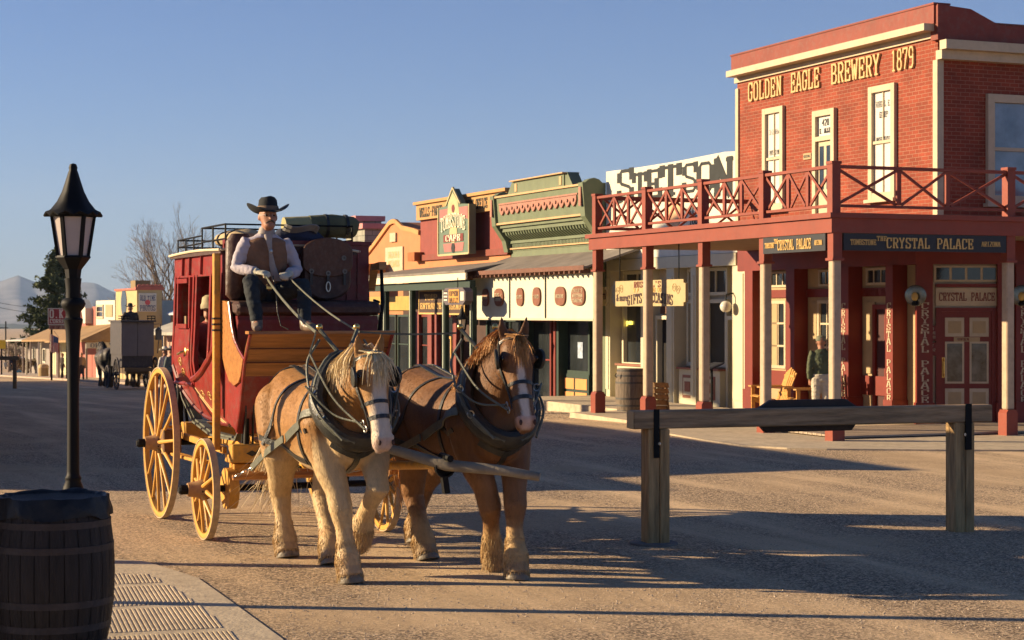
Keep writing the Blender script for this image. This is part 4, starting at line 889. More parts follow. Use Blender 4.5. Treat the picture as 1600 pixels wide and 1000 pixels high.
# ================================================================ shared organic builder (bodies grown from overlapping tapered limbs)
def organic(mb,name,mat,parent=None,voxel=.012,it=6,off=None,colfn=None,factor=.5,wrinkle=0):
    t=mb.build('tmp_organic',mat,None,off=(0,0,0))
    r=t.modifiers.new('r','REMESH'); r.mode='VOXEL'; r.voxel_size=voxel; r.adaptivity=0
    s=t.modifiers.new('s','SMOOTH'); s.factor=factor; s.iterations=it
    dg=bpy.context.evaluated_depsgraph_get(); me=bpy.data.meshes.new_from_object(t.evaluated_get(dg))
    bpy.data.objects.remove(t)
    if wrinkle:
        for v in me.vertices:
            c=v.co; q=noise.noise(Vector((c.x*9,c.y*9,c.z*22)))+.5*noise.noise(Vector((c.x*26+5,c.y*26,c.z*40))); v.co=c+v.normal*wrinkle*q
    o3=off if off is not None else (OFF.get(parent.name,(0,0,0)) if parent else (0,0,0))
    if colfn:
        ca=me.color_attributes.new('coat','FLOAT_COLOR','POINT')
        for i,v in enumerate(me.vertices): ca.data[i].color=(*colfn(v.co),1)
    if any(o3): me.transform(Matrix.Translation((-o3[0],-o3[1],-o3[2])))
    me.materials.clear(); me.materials.append(mat)
    for p in me.polygons: p.use_smooth=True
    me.name=name; ob=bpy.data.objects.new(name,me); col.objects.link(ob)
    if parent: ob.parent=parent; OFF[ob.name]=o3
    return ob
def rings_tube(mb,rings,n=16):
    """rings: (centre, axis tangent, side vector, half width, half depth)"""
    R_=[]
    for c,t,sd,a,b in rings:
        c=Vector(c);t=Vector(t).normalized();sd=Vector(sd);sd=(sd-t*sd.dot(t)).normalized();f=t.cross(sd)
        R_.append([c+sd*a*math.cos(2*math.pi*j/n)+f*b*math.sin(2*math.pi*j/n) for j in range(n)])
    mb.loft(R_)
SKIN=pm('sunburnt_skin',(.36,.17,.10),.55,.12,14,.1,60)
def hand(mb,w,el,curl,side,s=1.0,fist=True,palm_up=None):
    """palm and five unequal fingers from wrist w, forearm coming from el"""
    w=Vector(w); d=(w-Vector(el)).normalized(); dn=Vector(curl); dn=(dn-d*dn.dot(d)).normalized(); sd=d.cross(dn)*side
    c=w+d*.045*s; rings_tube(mb,[(w-d*.01,d,sd,.028*s,.022*s),(w+d*.03*s,d,sd,.038*s,.018*s),(w+d*.085*s,d,sd,.042*s,.016*s)],10)
    for i,(o,l) in enumerate(((-.031,.072),(-.011,.082),(.010,.078),(.030,.060))):
        b=w+d*.08*s+sd*o*s; q=b+d*.03*s+dn*.004; k=q+(d*.2+dn)*l*.36*s; e=k+(dn*.5-d)*l*.30*s if fist else k+(d*.5+dn*.5)*l*.3*s
        mb.tube([b,q,k,e],[.0105*s,.010*s,.0095*s,.008*s],7)
    b=w+d*.025*s-sd*.03*s; mb.tube([b,b-sd*.028*s+d*.03*s+dn*.01*s,b-sd*.012*s+d*.055*s+dn*.035*s],[.013*s,.0115*s,.009*s],7)
def head(mb,c,fwd,up=(0,0,1),s=1.0):
    """c: centre of the skull"""
    c=Vector(c); f=Vector(fwd).normalized(); u=Vector(up); u=(u-f*u.dot(f)).normalized(); r=f.cross(u)
    def P(x,y,z): return c+f*x*s+r*y*s+u*z*s
    prof=[(-.118,.030,.028,.030),(-.108,.046,.040,.036),(-.085,.055,.052,.058),(-.055,.022,.062,.078),(-.02,.008,.070,.088),(.02,0,.075,.096),(.06,-.004,.074,.094),(.095,-.008,.060,.078),(.118,-.01,.034,.046)]
    mb.loft([[P(fx+b*math.sin(2*math.pi*j/16),a*math.cos(2*math.pi*j/16),z) for j in range(16)] for z,fx,a,b in prof])
    mb.tube([P(.088,0,.02),P(.108,0,-.015),P(.114,0,-.028)],[.009*s,.012*s,.015*s],8)   # nose
    mb.ball(P(.088,.0,-.062),(.018*s,.024*s,.007*s)); mb.ball(P(.080,0,-.095),(.024*s,.024*s,.020*s))
    for y in(-1,1):
        mb.ball(P(-.01,y*.078,-.01),(.020*s,.011*s,.030*s)); mb.ball(P(.075,y*.033,.030),(.02*s,.026*s,.009*s))
def eyes(name,c,fwd,par,s=1.0):
    c=Vector(c); f=Vector(fwd).normalized(); u=Vector((0,0,1)); u=(u-f*u.dot(f)).normalized(); r=f.cross(u)
    m=MB()
    for y in(-1,1): m.ball(c+f*.082*s+r*y*.032*s+u*.008*s,(.012*s,.012*s,.009*s),8,6)
    return m.build(name,pm('dark_eye',(.03,.02,.015),.2,.1,5),par,smooth=True)
def person(root,J,sc=1.0,fwd=(0,-1,0),shirt=None,trou=None,vox=.02,skin=None,glove=None,boots=None,vest=None,sleeve=True,torso_w=1.0,hfwd=None):
    """J: joints in root frame coordinates; each limb tapers between joints"""
    V3=lambda k:Vector(J[k]); s=sc; f=Vector(fwd).normalized(); sd=(V3('shR')-V3('shL')).normalized()
    skin=skin or SKIN
    def torso(m,g=0.0,lo=0,hi=1):
        p,ch,nk=V3('pelvis'),V3('chest'),V3('neck'); ax=(ch-p).normalized(); up2=(nk-ch).normalized(); W=torso_w
        rings_tube(m,[(p-ax*.09*s,ax,sd,.13*s*W+g,.10*s+g),(p,ax,sd,.165*s*W+g,.115*s+g),(p.lerp(ch,.45),ax,sd,.148*s*W+g,.105*s+g),(p.lerp(ch,.8),ax,sd,.172*s*W+g,.118*s+g),(ch,ax,sd,.180*s*W+g,.118*s+g),(ch.lerp(nk,.62),up2,sd,.165*s*W+g,.085*s+g),(ch.lerp(nk,.88),up2,sd,.085*s+g,.060*s+g),(nk,up2,sd,.052*s+g,.05*s+g)])
    def arm(m,S,g=0.0,end=1.0,hnd=False):
        a,b,c=V3('sh'+S),V3('el'+S),V3('wr'+S); e=b.lerp(c,end)
        m.tube([V3('chest').lerp(a,.5),a,a.lerp(b,.35),b,b.lerp(c,.3*end),e],[.06*s+g,.060*s+g,.052*s+g,.042*s+g,.042*s+g,(.028 if end==1 else .035)*s+g],12)
    def leg(m,S,g=0.0,k=1.0):
        a,b,c=V3('hip'+S),V3('kn'+S),V3('an'+S); m.tube([a+(a-b).normalized()*.03,a,a.lerp(b,.3),b,b.lerp(c,.3),b.lerp(c,k)],[.085*s+g,.098*s+g,.088*s+g,.062*s+g,.058*s+g,.040*s+g*1.3],12)
    m=MB(); torso(m)
    for S in'LR':
        arm(m,S); leg(m,S); a,t=V3('an'+S),V3('toe'+S)
        m.tube([a,a.lerp(t,.35)+Vector((0,0,-.02)),t],[.045*s,.045*s,.032*s],8)
        if 'curl'+S in J: hand(m,V3('wr'+S),V3('el'+S),J['curl'+S],1 if S=='R' else -1,s)
    m.tube([V3('neck')-Vector((0,0,.05)),V3('neck').lerp(V3('head'),.6)],[.062*s,.055*s],12)
    hf=hfwd or fwd; head(m,V3('head'),hf,s=s*1.08)
    b=organic(m,'body',skin,root,vox*.75,4)
    eyes('eyes',V3('head'),hf,root,s*1.08)
    if shirt:
        m=MB(); torso(m,.012)
        for S in'LR': arm(m,S,.016,.93)
        organic(m,'shirt',shirt,root,vox,3,wrinkle=.011)
    if trou:
        m=MB(); p=V3('pelvis'); ax=(V3('chest')-p).normalized(); rings_tube(m,[(p-ax*.10*s,ax,sd,.13*s*torso_w+.02,.105*s+.02),(p+ax*.05*s,ax,sd,.165*s*torso_w+.017,.115*s+.018)])
        for S in'LR': leg(m,S,.016,.98)
        organic(m,'trousers',trou,root,vox,3,wrinkle=.010)
    if vest:
        m=MB(); p,ch,nk=V3('pelvis'),V3('chest'),V3('neck'); ax=(ch-p).normalized(); up2=(nk-ch).normalized(); g=.024; W=torso_w
        rings_tube(m,[(p.lerp(ch,.06),ax,sd,.160*s*W+g,.115*s+g),(p.lerp(ch,.45),ax,sd,.150*s*W+g,.107*s+g),(p.lerp(ch,.8),ax,sd,.170*s*W+g,.118*s+g),(ch,ax,sd,.172*s*W+g,.120*s+g),(ch.lerp(nk,.62),up2,sd,.155*s*W+g,.090*s+g),(ch.lerp(nk,.82),up2,sd,.085*s+g,.062*s+g)])
        organic(m,'waistcoat',vest,root,vox,2,wrinkle=.006)
    if glove:
        for S in'LR':
            m=MB(); hand(m,V3('wr'+S),V3('el'+S),J['curl'+S],1 if S=='R' else -1,s*1.13); w=V3('wr'+S); d=(V3('el'+S)-w).normalized(); m.tube([w-d*.01,w+d*.05],[.036*s,.042*s],10); organic(m,'glove',glove,root,.008,2)
    if boots:
        for S in'LR':
            m=MB(); a,t=V3('an'+S),V3('toe'+S); kn=V3('kn'+S); d=(t-a); d.z=0; d.normalize()
            m.tube([a.lerp(kn,.25),a,a.lerp(t,.15)+Vector((0,0,-.03))],[.056*s,.056*s,.056*s],10); m.tube([a-d*.03+Vector((0,0,-.04)),a.lerp(t,.5)+Vector((0,0,-.015)),t+d*.02],[.05*s,.052*s,.034*s],10,flat=.9)
            organic(m,'boot',boots,root,.010,2)
    return b
def cowboy_hat(root,c,fwd,mat,s=1.0,brim=.20,band=None,bz=.06,curl=.07):
    c=Vector(c); f=Vector(fwd).normalized(); u=Vector((0,0,1)); f=(f-u*f.dot(u)).normalized(); r=f.cross(u); n=28
    def ring(a,b,z,cu=0,dent=0): return [c+f*a*math.cos(t)*s+r*b*math.sin(t)*s+u*(z+cu*abs(math.sin(t))**2-dent*(abs(math.cos(t))**6))*s for t in [2*math.pi*j/n for j in range(n)]]
    m=MB(); m.loft([ring(.10,.085,.0,0),ring(brim*1.05,brim*.95,-.012,curl),ring(brim*1.07,brim*.97,-.004,curl),ring(.112,.095,.012,0),ring(.106,.090,.05),ring(.098,.082,.11),ring(.085,.062,.135,0,-.01),ring(.05,.022,.128),ring(.02,.006,.112)])
    h=m.build('hat',mat,root,smooth=True,ang=60)
    if band: m=MB(); m.loft([ring(.114,.097,.014),ring(.118,.101,.016),ring(.112,.096,.055),ring(.106,.09,.054)]); m.build('hat_band',band,h,smooth=True)
    return h
def stand(root,H=1.75,face=(0,-1,0),w=.2,lean=0,armf=0.1,step=.1):
    """joints of an upright person standing at the root's own origin"""
    f=Vector(face).normalized(); r=f.cross(Vector((0,0,1))); k=H/1.75
    def P(x,y,z): v=f*x*k+r*y*k; return (v.x,v.y,z*k)
    return dict(pelvis=P(0,0,.95),chest=P(.0+lean,0,1.30),neck=P(0+lean,0,1.50),head=P(.02+lean*1.2,0,1.62),shL=P(lean,-.19,1.40),shR=P(lean,.19,1.40),elL=P(-.03,-.24,1.12),elR=P(-.03,.24,1.12),wrL=P(armf,-.22,.88),wrR=P(armf,.22,.88),curlL=P(.5,.5,-.3),curlR=P(.5,-.5,-.3),
      hipL=P(0,-.09,.90),hipR=P(0,.09,.90),knL=P(step*.5,-.10,.49),knR=P(-step*.3,.10,.49),anL=P(step,-.11,.08),anR=P(-step,.11,.08),toeL=P(step+.14,-.13,.03),toeR=P(-step+.14,.13,.03))
# ================================================================ OFF TO THE LEFT: the buildings that throw the long shadows
BARKW=pm('tank_timber',(.16,.11,.07),.85,.3,3)
ADB=pm('tan_plaster',(.40,.30,.20),.9,.12,1.5)
def shadow_bld(c0,c1,dep,h,lab,par_h=.0):
    """c0,c1: street-side corners in street coordinates u; standing on the left side of the street"""
    v0=c0[0]; r=SF.root('street_building',(v0,c0[1],g(c0[1])),lab,'building')
    m=MB(); m.box(v0-dep,v0,c0[1],c1[1],-3,h); m.build('wall',ADB,r)
    m=MB(); m.box(v0-.1,v0+.12,c0[1]-.05,c1[1]+.05,h+.002,h+.35); m.build('parapet',CREAM,r)
    for k in range(int((c1[1]-c0[1])//3)): window(r,'v',-999,0,1,0,1) if False else None
    return r
iv=lambda X,Y: inv@Vector((X,Y,0))
a=iv(-9.1,28.5)
LV=a.x; LU=a.y
shadow_bld((LV,LU),(LV,LU+34),5,4.1,'plain tan plastered building across the street from the saloon')
shadow_bld((LV+.3,LU+34.2),(LV,LU+95),9,3.4,'long low tan building farther along the shaded side of the street')
shadow_bld((LV-1.2,LU-3.3),(LV,LU-.3),1.6,2.9,'low tan lean-to at the near end of the shaded side of the street')

wt=WF.root('shade_tank',(-19,48.3,-.4),'round wooden tank on stilts, added beyond the left edge to shade the store','water tank'); OFF[wt.name]=(0,0,0)  # unseen tank, added only to throw shade on the white store front
m=MB(); m.lathe([(0,8.2),(1.75,8.2),(1.65,11.3),(0,11.3)],n=28); m.build('tank',ribbed('tank_staves',(.22,.15,.10),'xy',.2),wt,smooth=True,ang=40)
m=MB(); m.lathe([(1.95,11.3),(0,12.3),(0,11.31)],n=20); m.build('roof',pm('tank_roof',(.2,.17,.14),.9),wt)
for sx in(-1,1):
    for sy in(-1,1): m=MB(); m.bar((sx*1.25,sy*1.25,-.5),(sx*1.1,sy*1.1,8.2),.16,.16); m.build('leg',BARKW,wt)
m=MB(); m.box(-1.6,1.6,-1.6,1.6,8.0,8.19); m.build('platform',BARKW,wt)
for z in(8.7,9.7,10.8): rr=1.76-.032*(z-8.2)/1; m=MB(); m.lathe([(rr-.01,z-.04),(rr+.012,z-.04),(rr+.012,z+.04),(rr-.01,z+.04)],n=28); m.build('hoop',IRON,wt)
# ================================================================ FAR END OF THE STREET
def bx(name,par,mat,*q): m=MB(); m.box(*q); return m.build(name,mat,par)
# grey block piers stepping down behind the coach
GBK=brick_mat('grey_block',(.36,.35,.28),(.27,.27,.22),(.16,.16,.13),.42,.20,.014)
u0=U(573,VW)+1.6
bk=SF.root('block_wall_building',(VW,u0,g(u0)),'grey block building whose stepped parapet piers have pink caps','building')
for p0,p1,yt,dz in ((523,562,339,0),(541,573,351,0),(549,576,398,0)):
    ub,ua=U(p0,VW),U(p1,VW); 
    zt=Zp(yt,VW,ua); w=(ub-ua)*.35
    q=MB(); q.box(VW,VW+.95,ua+.25,ua+w+.6,-2,zt-.14); pr=q.build('pier',GBK,bk)
    q=MB(); q.box(VW-.12,VW+1.07,ua+.13,ua+w+.72,zt-.138,zt+.06); q.build('pier_cap',pm('pink_cap',(.50,.22,.20),.7,.12,4),pr)
bx('wall',bk,GBK,VW+1.1,10,u0,u0+14,-2,3.4)
q=MB(); q.box(-.18,.18,-.03,.03,0,.14)
# brown awning end that sticks out between the block piers and the adobe
r=SF.root('canvas_awning',(VW-1.2,u0-1.2,2.6),'small orange brown awning end in front of the grey block piers','awning'); m=MB(); uu=U(560,VW-1.2)
OFF[r.name]=(VW-1.2,u0-1.2,2.6); zz=Zp(413,VW-1.2,uu); m.prism([(VW-1.5,zz),(VW-.2,zz+.05),(VW-.2,zz-.55),(VW-1.2,zz-.5),(VW-1.45,zz-.9)],'y',uu-.1,uu+1.4); m.build('canvas',pm('rust_canvas',(.42,.15,.04),.8,.15,3),r)

# --- tall cream store with the photo sign
uo0,uo1=U(214,VW),U(181,VW)
ot=SF.root('cream_photo_shop',(VW,uo0,g(uo0)),'cream two storey shop with a blue lettered old time photos board on its near side','building')
zt=Zp(453,VW,uo0); YEL=pm('yellow_plaster',(.48,.37,.18),.85,.1,1.5)
bx('wall',ot,YEL,VW,VW+1.5,uo0,uo1,-3.2,zt)
m=MB(); m.box(VW-.1,VW+1.6,uo0-.1,uo0+.3,zt,zt+.18)
for i in range(6): m.lathe([(0,-.05),(.13,-.05),(.13,.05),(0,.05)],(VW+.15+i*.25,uo0,zt+.22),10,0,'y')
m.box(VW-.1,VW+.1,uo0+.3,uo1,zt,zt+.12); m.build('red_cresting',pm('cresting_red',(.42,.12,.08),.7),ot)
bx('roof_box',ot,pm('brown_box',(.24,.17,.08),.8,.1,3),VW+.2,VW+1.1,uo0+1.5,uo0+3,zt,Zp(440,VW,uo0)+.1)
m=MB(); c=(U(194,VW)); m.prism([(c+.9*math.cos(t),Zp(473,VW,c)+.85*math.sin(t)) for t in [2*math.pi*i/16 for i in range(16)]],'x',VW-.03,VW-.001); m.build('oval_window',GLASS,ot)
va,vb=V(216.5,uo0),V(244,uo0); z0=Zp(487,va,uo0); z1=Zp(458,va,uo0)
m=MB(); m.box(va,vb,uo0-.08,uo0-.002,z0,z1); sg=m.build('sign_panel',WHITE,ot)
BLU=pm('slate_blue_letter',(.07,.10,.18),.6,.2,4)
m=MB(); cc=(va+vb)/2; w=vb-va; sign_text(m,'s','OLD TIME','u',uo0-.08,cc,z1-.26,w*.86,.30,depth=.01,arch=-.06); sign_text(m,'s','PHOTOS','u',uo0-.08,cc,z0+.22,w*.86,.30,depth=.01); m.build('lettering',BLU,sg)
m=MB(); m.lathe([(0,0),(.16,0),(.16,-.01),(0,-.01)],(cc,uo0-.085,(z0+z1)/2),12,0,'y'); m.build('red_roundel',pm('roundel_red',(.55,.10,.10),.6),sg)
# metal roofed shed and low roofs between the photo shop and the coach
um=U(252,VW+1.9)
r=SF.root('metal_roofed_shed',(VW+1.9,uo0-14,g(uo0)),'low shed with a ribbed blue grey metal roof beside the cream photo shop','shed')
bx('wall',r,OCHRE,VW+1.95,VW+9,uo0-14,uo0-.3,-3,2.2)
MR=ribbed('ribbed_metal_roof',(.55,.60,.66),'y',.6,.35,.6,.06)
m=MB(); m.add([(VW+1.7,uo0-14.2,2.2),(VW+1.7,uo0-.3,2.2),(VW+6,uo0-.3,4.1),(VW+6,uo0-14.2,4.1),(VW+1.7,uo0-14.2,2.1),(VW+1.7,uo0-.3,2.1),(VW+6,uo0-.3,4.0),(VW+6,uo0-14.2,4.0)],[(0,1,2,3),(7,6,5,4),(0,4,5,1),(1,5,6,2),(2,6,7,3),(3,7,4,0)]); m.build('metal_roof',MR,r)
ug=U(232,2.4)-18
r=SF.root('grey_roofed_shop',(2.4,ug,g(ug)),'pinkish shop under a pale grey roof with a porch beside the far wagon','building')
bx('wall',r,pm('pinkish_wall',(.42,.26,.20),.8,.12,2),VW-.6,VW+6,ug,ug+18,-3,1.2)
m=MB(); m.add([(2.2,ug-.2,1.35),(2.2,ug+18,1.2),(VW+3,ug+18,2.9),(VW+3,ug-.2,2.9),(2.2,ug-.2,1.2),(2.2,ug+18,1.05),(VW+3,ug+18,2.75),(VW+3,ug-.2,2.75)],[(0,1,2,3),(7,6,5,4),(0,4,5,1),(1,5,6,2),(2,6,7,3),(3,7,4,0)]); m.build('roof',pm('pale_grey_roof',(.36,.34,.28),.85,.2,1.5),r)
for i in range(6): bx('post',r,TANP,2.35,2.5,ug+.2+i*3.4,ug+.35+i*3.4,-3,1.1)
for i in range(5): window(r,'v',VW-.61,ug+1+i*3.4,ug+2.6+i*3.4,-.9,.5,.1,WHITE,GLASS,2,1,.06)
# white false front, red front with white gothic gable
ua,ub=U(180,VW)+.1,U(150,VW)
r=SF.root('white_false_front',(VW,ua,g(ua)),'white false front with one dark window beyond the cream photo shop','building')
zt=Zp(469,VW,ua); bx('wall',r,WHITE,VW,VW+5,ua,ub,-4,zt)
c=U(157,VW); window(r,'v',VW-.01,c-1.2,c+1.2,Zp(498,VW,c),Zp(476,VW,c),.15,CREAM,GLASS,1,2,.06); c=U(171,VW); bx('tan_panel',r,OCHRE,VW-.05,VW-.001,c-1.2,c+1.2,Zp(495,VW,c),Zp(476,VW,c))
ua2,ub2=ub+.1,U(124,VW)
r=SF.root('red_gabled_front',(VW,ua2,g(ua2)),'small dark red front with a steep white gothic gable','building')
zt=Zp(479,VW,ua2); bx('wall',r,pm('rose_brick',(.36,.12,.09),.8,.1,2),VW,VW+5,ua2,ub2,-5,zt)
c=U(139,VW); hw=abs(U(133,VW)-U(145,VW))/2; zk=Zp(468,VW,c); zb=Zp(505,VW,c)
m=MB(); m.prism([(c-hw,zb),(c+hw,zb),(c+hw,zt-.1),(c,zk),(c-hw,zt-.1)],'x',VW-.5,VW-.01); gb=m.build('gothic_gable',WHITE,r)
m=MB(); m.prism([(c-hw*.35,zb),(c+hw*.35,zb),(c+hw*.35,zt-.9),(c,zt-.3),(c-hw*.35,zt-.9)],'x',VW-.56,VW-.51); m.build('arch_recess',DKRED,gb)
# far porches: near end facing the camera
def far_porch(nm,p_st,p_wall,y_eave,y_post,u0,L,lab,roofm,postm,ridge_y,wallm,posts=5,sign=None,edge=None):
    v0=V(p_st,u0); v1=V(p_wall,u0); gz=g(u0); ze=Zp(y_eave,v0,u0); zr=Zp(ridge_y,v1,u0)
    r=SF.root(nm,(v0,u0,gz),lab,'porch')
    m=MB(); m.add([(v0-.3,u0-.2,ze),(v0-.3,u0+L,ze-.02*L*.9),(v1,u0+L,zr-.02*L*.9),(v1,u0+1.2,zr),(v0-.3,u0-.2,ze-.14),(v0-.3,u0+L,ze-.14-.02*L*.9),(v1,u0+L,zr-.14-.02*L*.9),(v1,u0+1.2,ze-.10),(v1,u0-.2,ze),(v1,u0-.2,ze-.14)],
     [(0,3,2,1),(0,8,3),(4,5,6,9),(0,1,5,4),(0,4,9,8),(1,2,6,5),(8,9,6,2,3)]); m.build('roof',roofm,r)
    for i in range(posts):
        uu=u0+L*i/max(1,posts-1)*.97+.05; zz=ze-.02*(uu-u0)*.9-.13; m=MB(); m.box(v0,v0+.13,uu,uu+.13,g(uu)-.3,zz); m.build('post',postm,r)
    bx('beam',r,postm,v0-.02,v0+.1,u0,u0+L,ze-.02*L-.45,ze-.02*L-.1) if False else None
    m=MB(); m.box(v1,v1+.2,u0+.3,u0+L,g(u0)-3,ze-.2); m.build('shop_wall',wallm,r)
    for i in range(3): window(r,'v',v1-.01,u0+1+i*L/3.2,u0+1+i*L/3.2+1.6,gz+.8,gz+2.1,.12,WHITE,GLASS,2,1,.06)
    if edge:
        m=MB(); n=10
        for i in range(n): w=(v1-v0+.3)/n; m.lathe([(0,-.03),(w*.55,-.03),(w*.55,.03),(0,.03)],(v0-.3+w*(i+.5),u0-.25,ze-.10),10,0,'y')
        m.box(v0-.35,v1,u0-.28,u0-.22,ze-.08,ze+.04); m.build('scalloped_edge',edge,r)
    if sign:
        m=MB(); m.box(v0+.0,v1-.1,u0-.12,u0-.04,ze-.52,ze-.16); s=m.build('sign_board',WHITE,r)
        m=MB(); sign_text(m,'s',sign,'u',u0-.12,(v0+v1)/2,ze-.34,(v1-v0)*.8,.24,depth=.01); m.build('lettering',BLU,s)
    return r
BRR=pm('brown_shingle',(.30,.19,.09),.9,.2,2)
far_porch('shop_porch',134,206,531,586,88,15,'brown roofed porch with an OLD TIME board across its near end',BRR,pm('grey_post',(.30,.24,.20),.7),498,pm('cream_green_wall',(.48,.46,.28),.8,.1,1),5,'OLD TIME')
far_porch('shop_porch',88,134,530,584,108,16,'brown roofed porch with white scalloped edge and pale pillars beyond the lamp post',BRR,pm('pale_pillar',(.58,.54,.44),.7),508,pm('cream_green_wall',(.48,.46,.28)),3,None,WHITE)
far_porch('shop_porch',60,92,530,580,132,20,'grey roofed open porch farthest down the street',pm('grey_sheet_roof',(.40,.38,.34),.8,.1,1),pm('grey_post',(.3,.24,.2)),525,pm('grey_wall',(.25,.22,.2),.8),5)
# corral sign on its post
Y=118; c=at(92,494.5,Y); r=WF.root('corral_sign',(c.x,c.y,gw(c.x,c.y)),'red and white board lettered O.K. CORRAL standing behind the far porches','sign')
w=34/2900*Y; h=26/2900*Y; OFF[r.name]=(c.x,c.y,gw(c.x,c.y))
m=MB(); m.box(c.x-w/2,c.x+w/2,c.y-.04,c.y+.04,c.z-h/2,c.z+h/2); m.build('board',pm('sign_maroon',(.28,.035,.03),.6,.1,2),r)
m=MB(); t=.05
for q in((c.x-w/2,c.x+w/2,c.z+h/2-t,c.z+h/2),(c.x-w/2,c.x+w/2,c.z-h/2,c.z-h/2+t),(c.x-w/2,c.x-w/2+t,c.z-h/2+t,c.z+h/2-t),(c.x+w/2-t,c.x+w/2,c.z-h/2+t,c.z+h/2-t)): m.box(q[0],q[1],c.y-.06,c.y-.041,q[2],q[3])
m.build('white_border',WHITE,r)
m=MB(); sign_text(m,'s','O.K.','u',c.y-.041,c.x,c.z+h*.16,w*.80,h*.46,depth=.02,bold=1.4); sign_text(m,'s','CORRAL','u',c.y-.041,c.x,c.z-h*.28,w*.80,h*.22,depth=.02,bold=1.2); m.build('lettering',WHITE,r)
m=MB(); m.box(c.x-w*.45,c.x+w*.45,c.y-.03,c.y+.03,c.z-h*.5-.30,c.z-h*.5-.02,0); sign_text(m,'s','GUNFIGHT SITE','u',c.y-.031,c.x,c.z-h*.5-.16,w*.8,.18,depth=.02,mi=1); m.build('lower_board',[pm('tan_board',(.42,.33,.22),.7),DKRED],r)
m=MB(); 
for x in(c.x-w*.35,c.x+w*.35): m.box(x-.05,x+.05,c.y+.05,c.y+.15,gw(c.x,c.y)-.5,c.z+h/2-.1)
m.build('sign_post',IRON,r)
# yellow sign, far rail, pole, wires
Y=150; c=at(2,538,Y); r=WF.root('yellow_sign',(c.x,c.y,gw(c.x,c.y)),'yellow board on a post at the far left end of the street','sign')
bx('board',r,pm('sign_yellow_far',(.72,.48,.04),.6,.15,2),c.x-.45,c.x+.35,c.y-.03,c.y+.03,c.z-.35,c.z+.35); bx('sign_post',r,IRON,c.x-.05,c.x+.05,c.y+.04,c.y+.12,gw(c.x,c.y)-.5,c.z+.3)
Y=88; p=at(22,560,Y); r=WF.root('far_hitching_rail',(p.x,p.y,gw(p.x,p.y)),'low brown hitching rail crossing the far left edge of the street','hitching rail')
WDK=wood('brown_timber',(.22,.13,.06),0,2); bx('rail',r,WDK,p.x-6,p.x+.25,p.y-.05,p.y+.05,Zp(559,0,0) if False else p.z-.08,p.z+.10)
for dx in(0,-2.6): bx('post',r,WDK,p.x-.08+dx,p.x+.08+dx,p.y+.052,p.y+.2,gw(p.x,p.y)-.4,p.z+.12)
Y=240; p=at(9,500,Y); r=WF.root('utility_pole',(p.x,p.y,gw(p.x,p.y)),'thin utility pole rising over the scrub at the far left','pole'); m=MB(); m.tube([(p.x,p.y,gw(p.x,p.y)-.5),(p.x,p.y,at(9,502,Y).z)],.09,8); m.build('pole',IRON,r); bx('crossarm',r,IRON,p.x-1.6,p.x+.3,p.y-.05,p.y+.05,at(9,513,Y).z,at(9,513,Y).z+.1)
for i,(a,b) in enumerate((((-60,462),(48,488)),((-60,458),(70,482)))):
    m=MB(); A=at(*a[:2],170); B=at(*b[:2],170); m.tube([A.lerp(B,t/10)-Vector((0,0,4*.25*(t/10)*(1-t/10))) for t in range(11)],.018,4); o=m.build('overhead_wire',IRON,off=tuple(A)); WF.single(o,A,'%s of two overhead wires crossing the hills at the far left'%('lower' if i==0 else 'upper'),'wire')

# --- plants
def leafcards(mb,c,r,n,sz,flat=.7):
    for i in range(n):
        d=Vector((random.gauss(0,1),random.gauss(0,1),random.gauss(0,1)*flat)); d=d.normalized()*r*random.random()**.4; p=Vector(c)+d
        a=Vector((random.gauss(0,1),random.gauss(0,1),random.gauss(0,1))).normalized(); b=a.orthogonal().normalized(); s=sz*random.uniform(.5,1.3)
        mb.add([p-a*s,p+b*s*.4,p+a*s,p-b*s*.4],[(0,1,2,3)])
def leafmat(name,c,var=.55): 
    m=pm(name,c,.8,var,1.1,spec=.15); return m
BARK=pm('grey_brown_bark',(.16,.125,.09),.9,.25,6,.3,20)
random.seed(21)
Y=175; b=at(92,560,Y); gz=gw(b.x,b.y); r=WF.root('pine_tree',(b.x,b.y,gz),'tall ragged dark green pine standing behind the corral sign','tree')
Ht=at(0,388,Y).z-gz; m=MB(); m.tube([(b.x,b.y,gz-.3),(b.x+.1,b.y,gz+Ht*.5),(b.x-.05,b.y,gz+Ht)],[.32,.18,.03],8); m.build('trunk',BARK,r,smooth=True)
m=MB(); lm=MB()
for k in range(150):
    t=random.uniform(.13,.985); z=gz+Ht*t; L=(1-t)**.75*4.1*random.uniform(.55,1.15)+.25; a=random.uniform(0,6.283); rise=random.uniform(.05,.45)
    e=Vector((b.x+L*math.cos(a),b.y+L*math.sin(a),z+L*rise)); s0=Vector((b.x,b.y,z)); m.tube([s0,s0.lerp(e,.5)+Vector((0,0,-.08*L)),e],[.05*(1-t)+.02,.03,.012],4)
    for q in range(int(4+L*4)):
        f=random.uniform(.3,1.05); c=s0.lerp(e,f)+Vector((random.gauss(0,.16),random.gauss(0,.16),random.gauss(0,.10))); leafcards(lm,c,.30,12,.19,.8)
lm.build('crown',leafmat('pine_needles',(.085,.10,.04)),r); m.build('limbs',BARK,r)
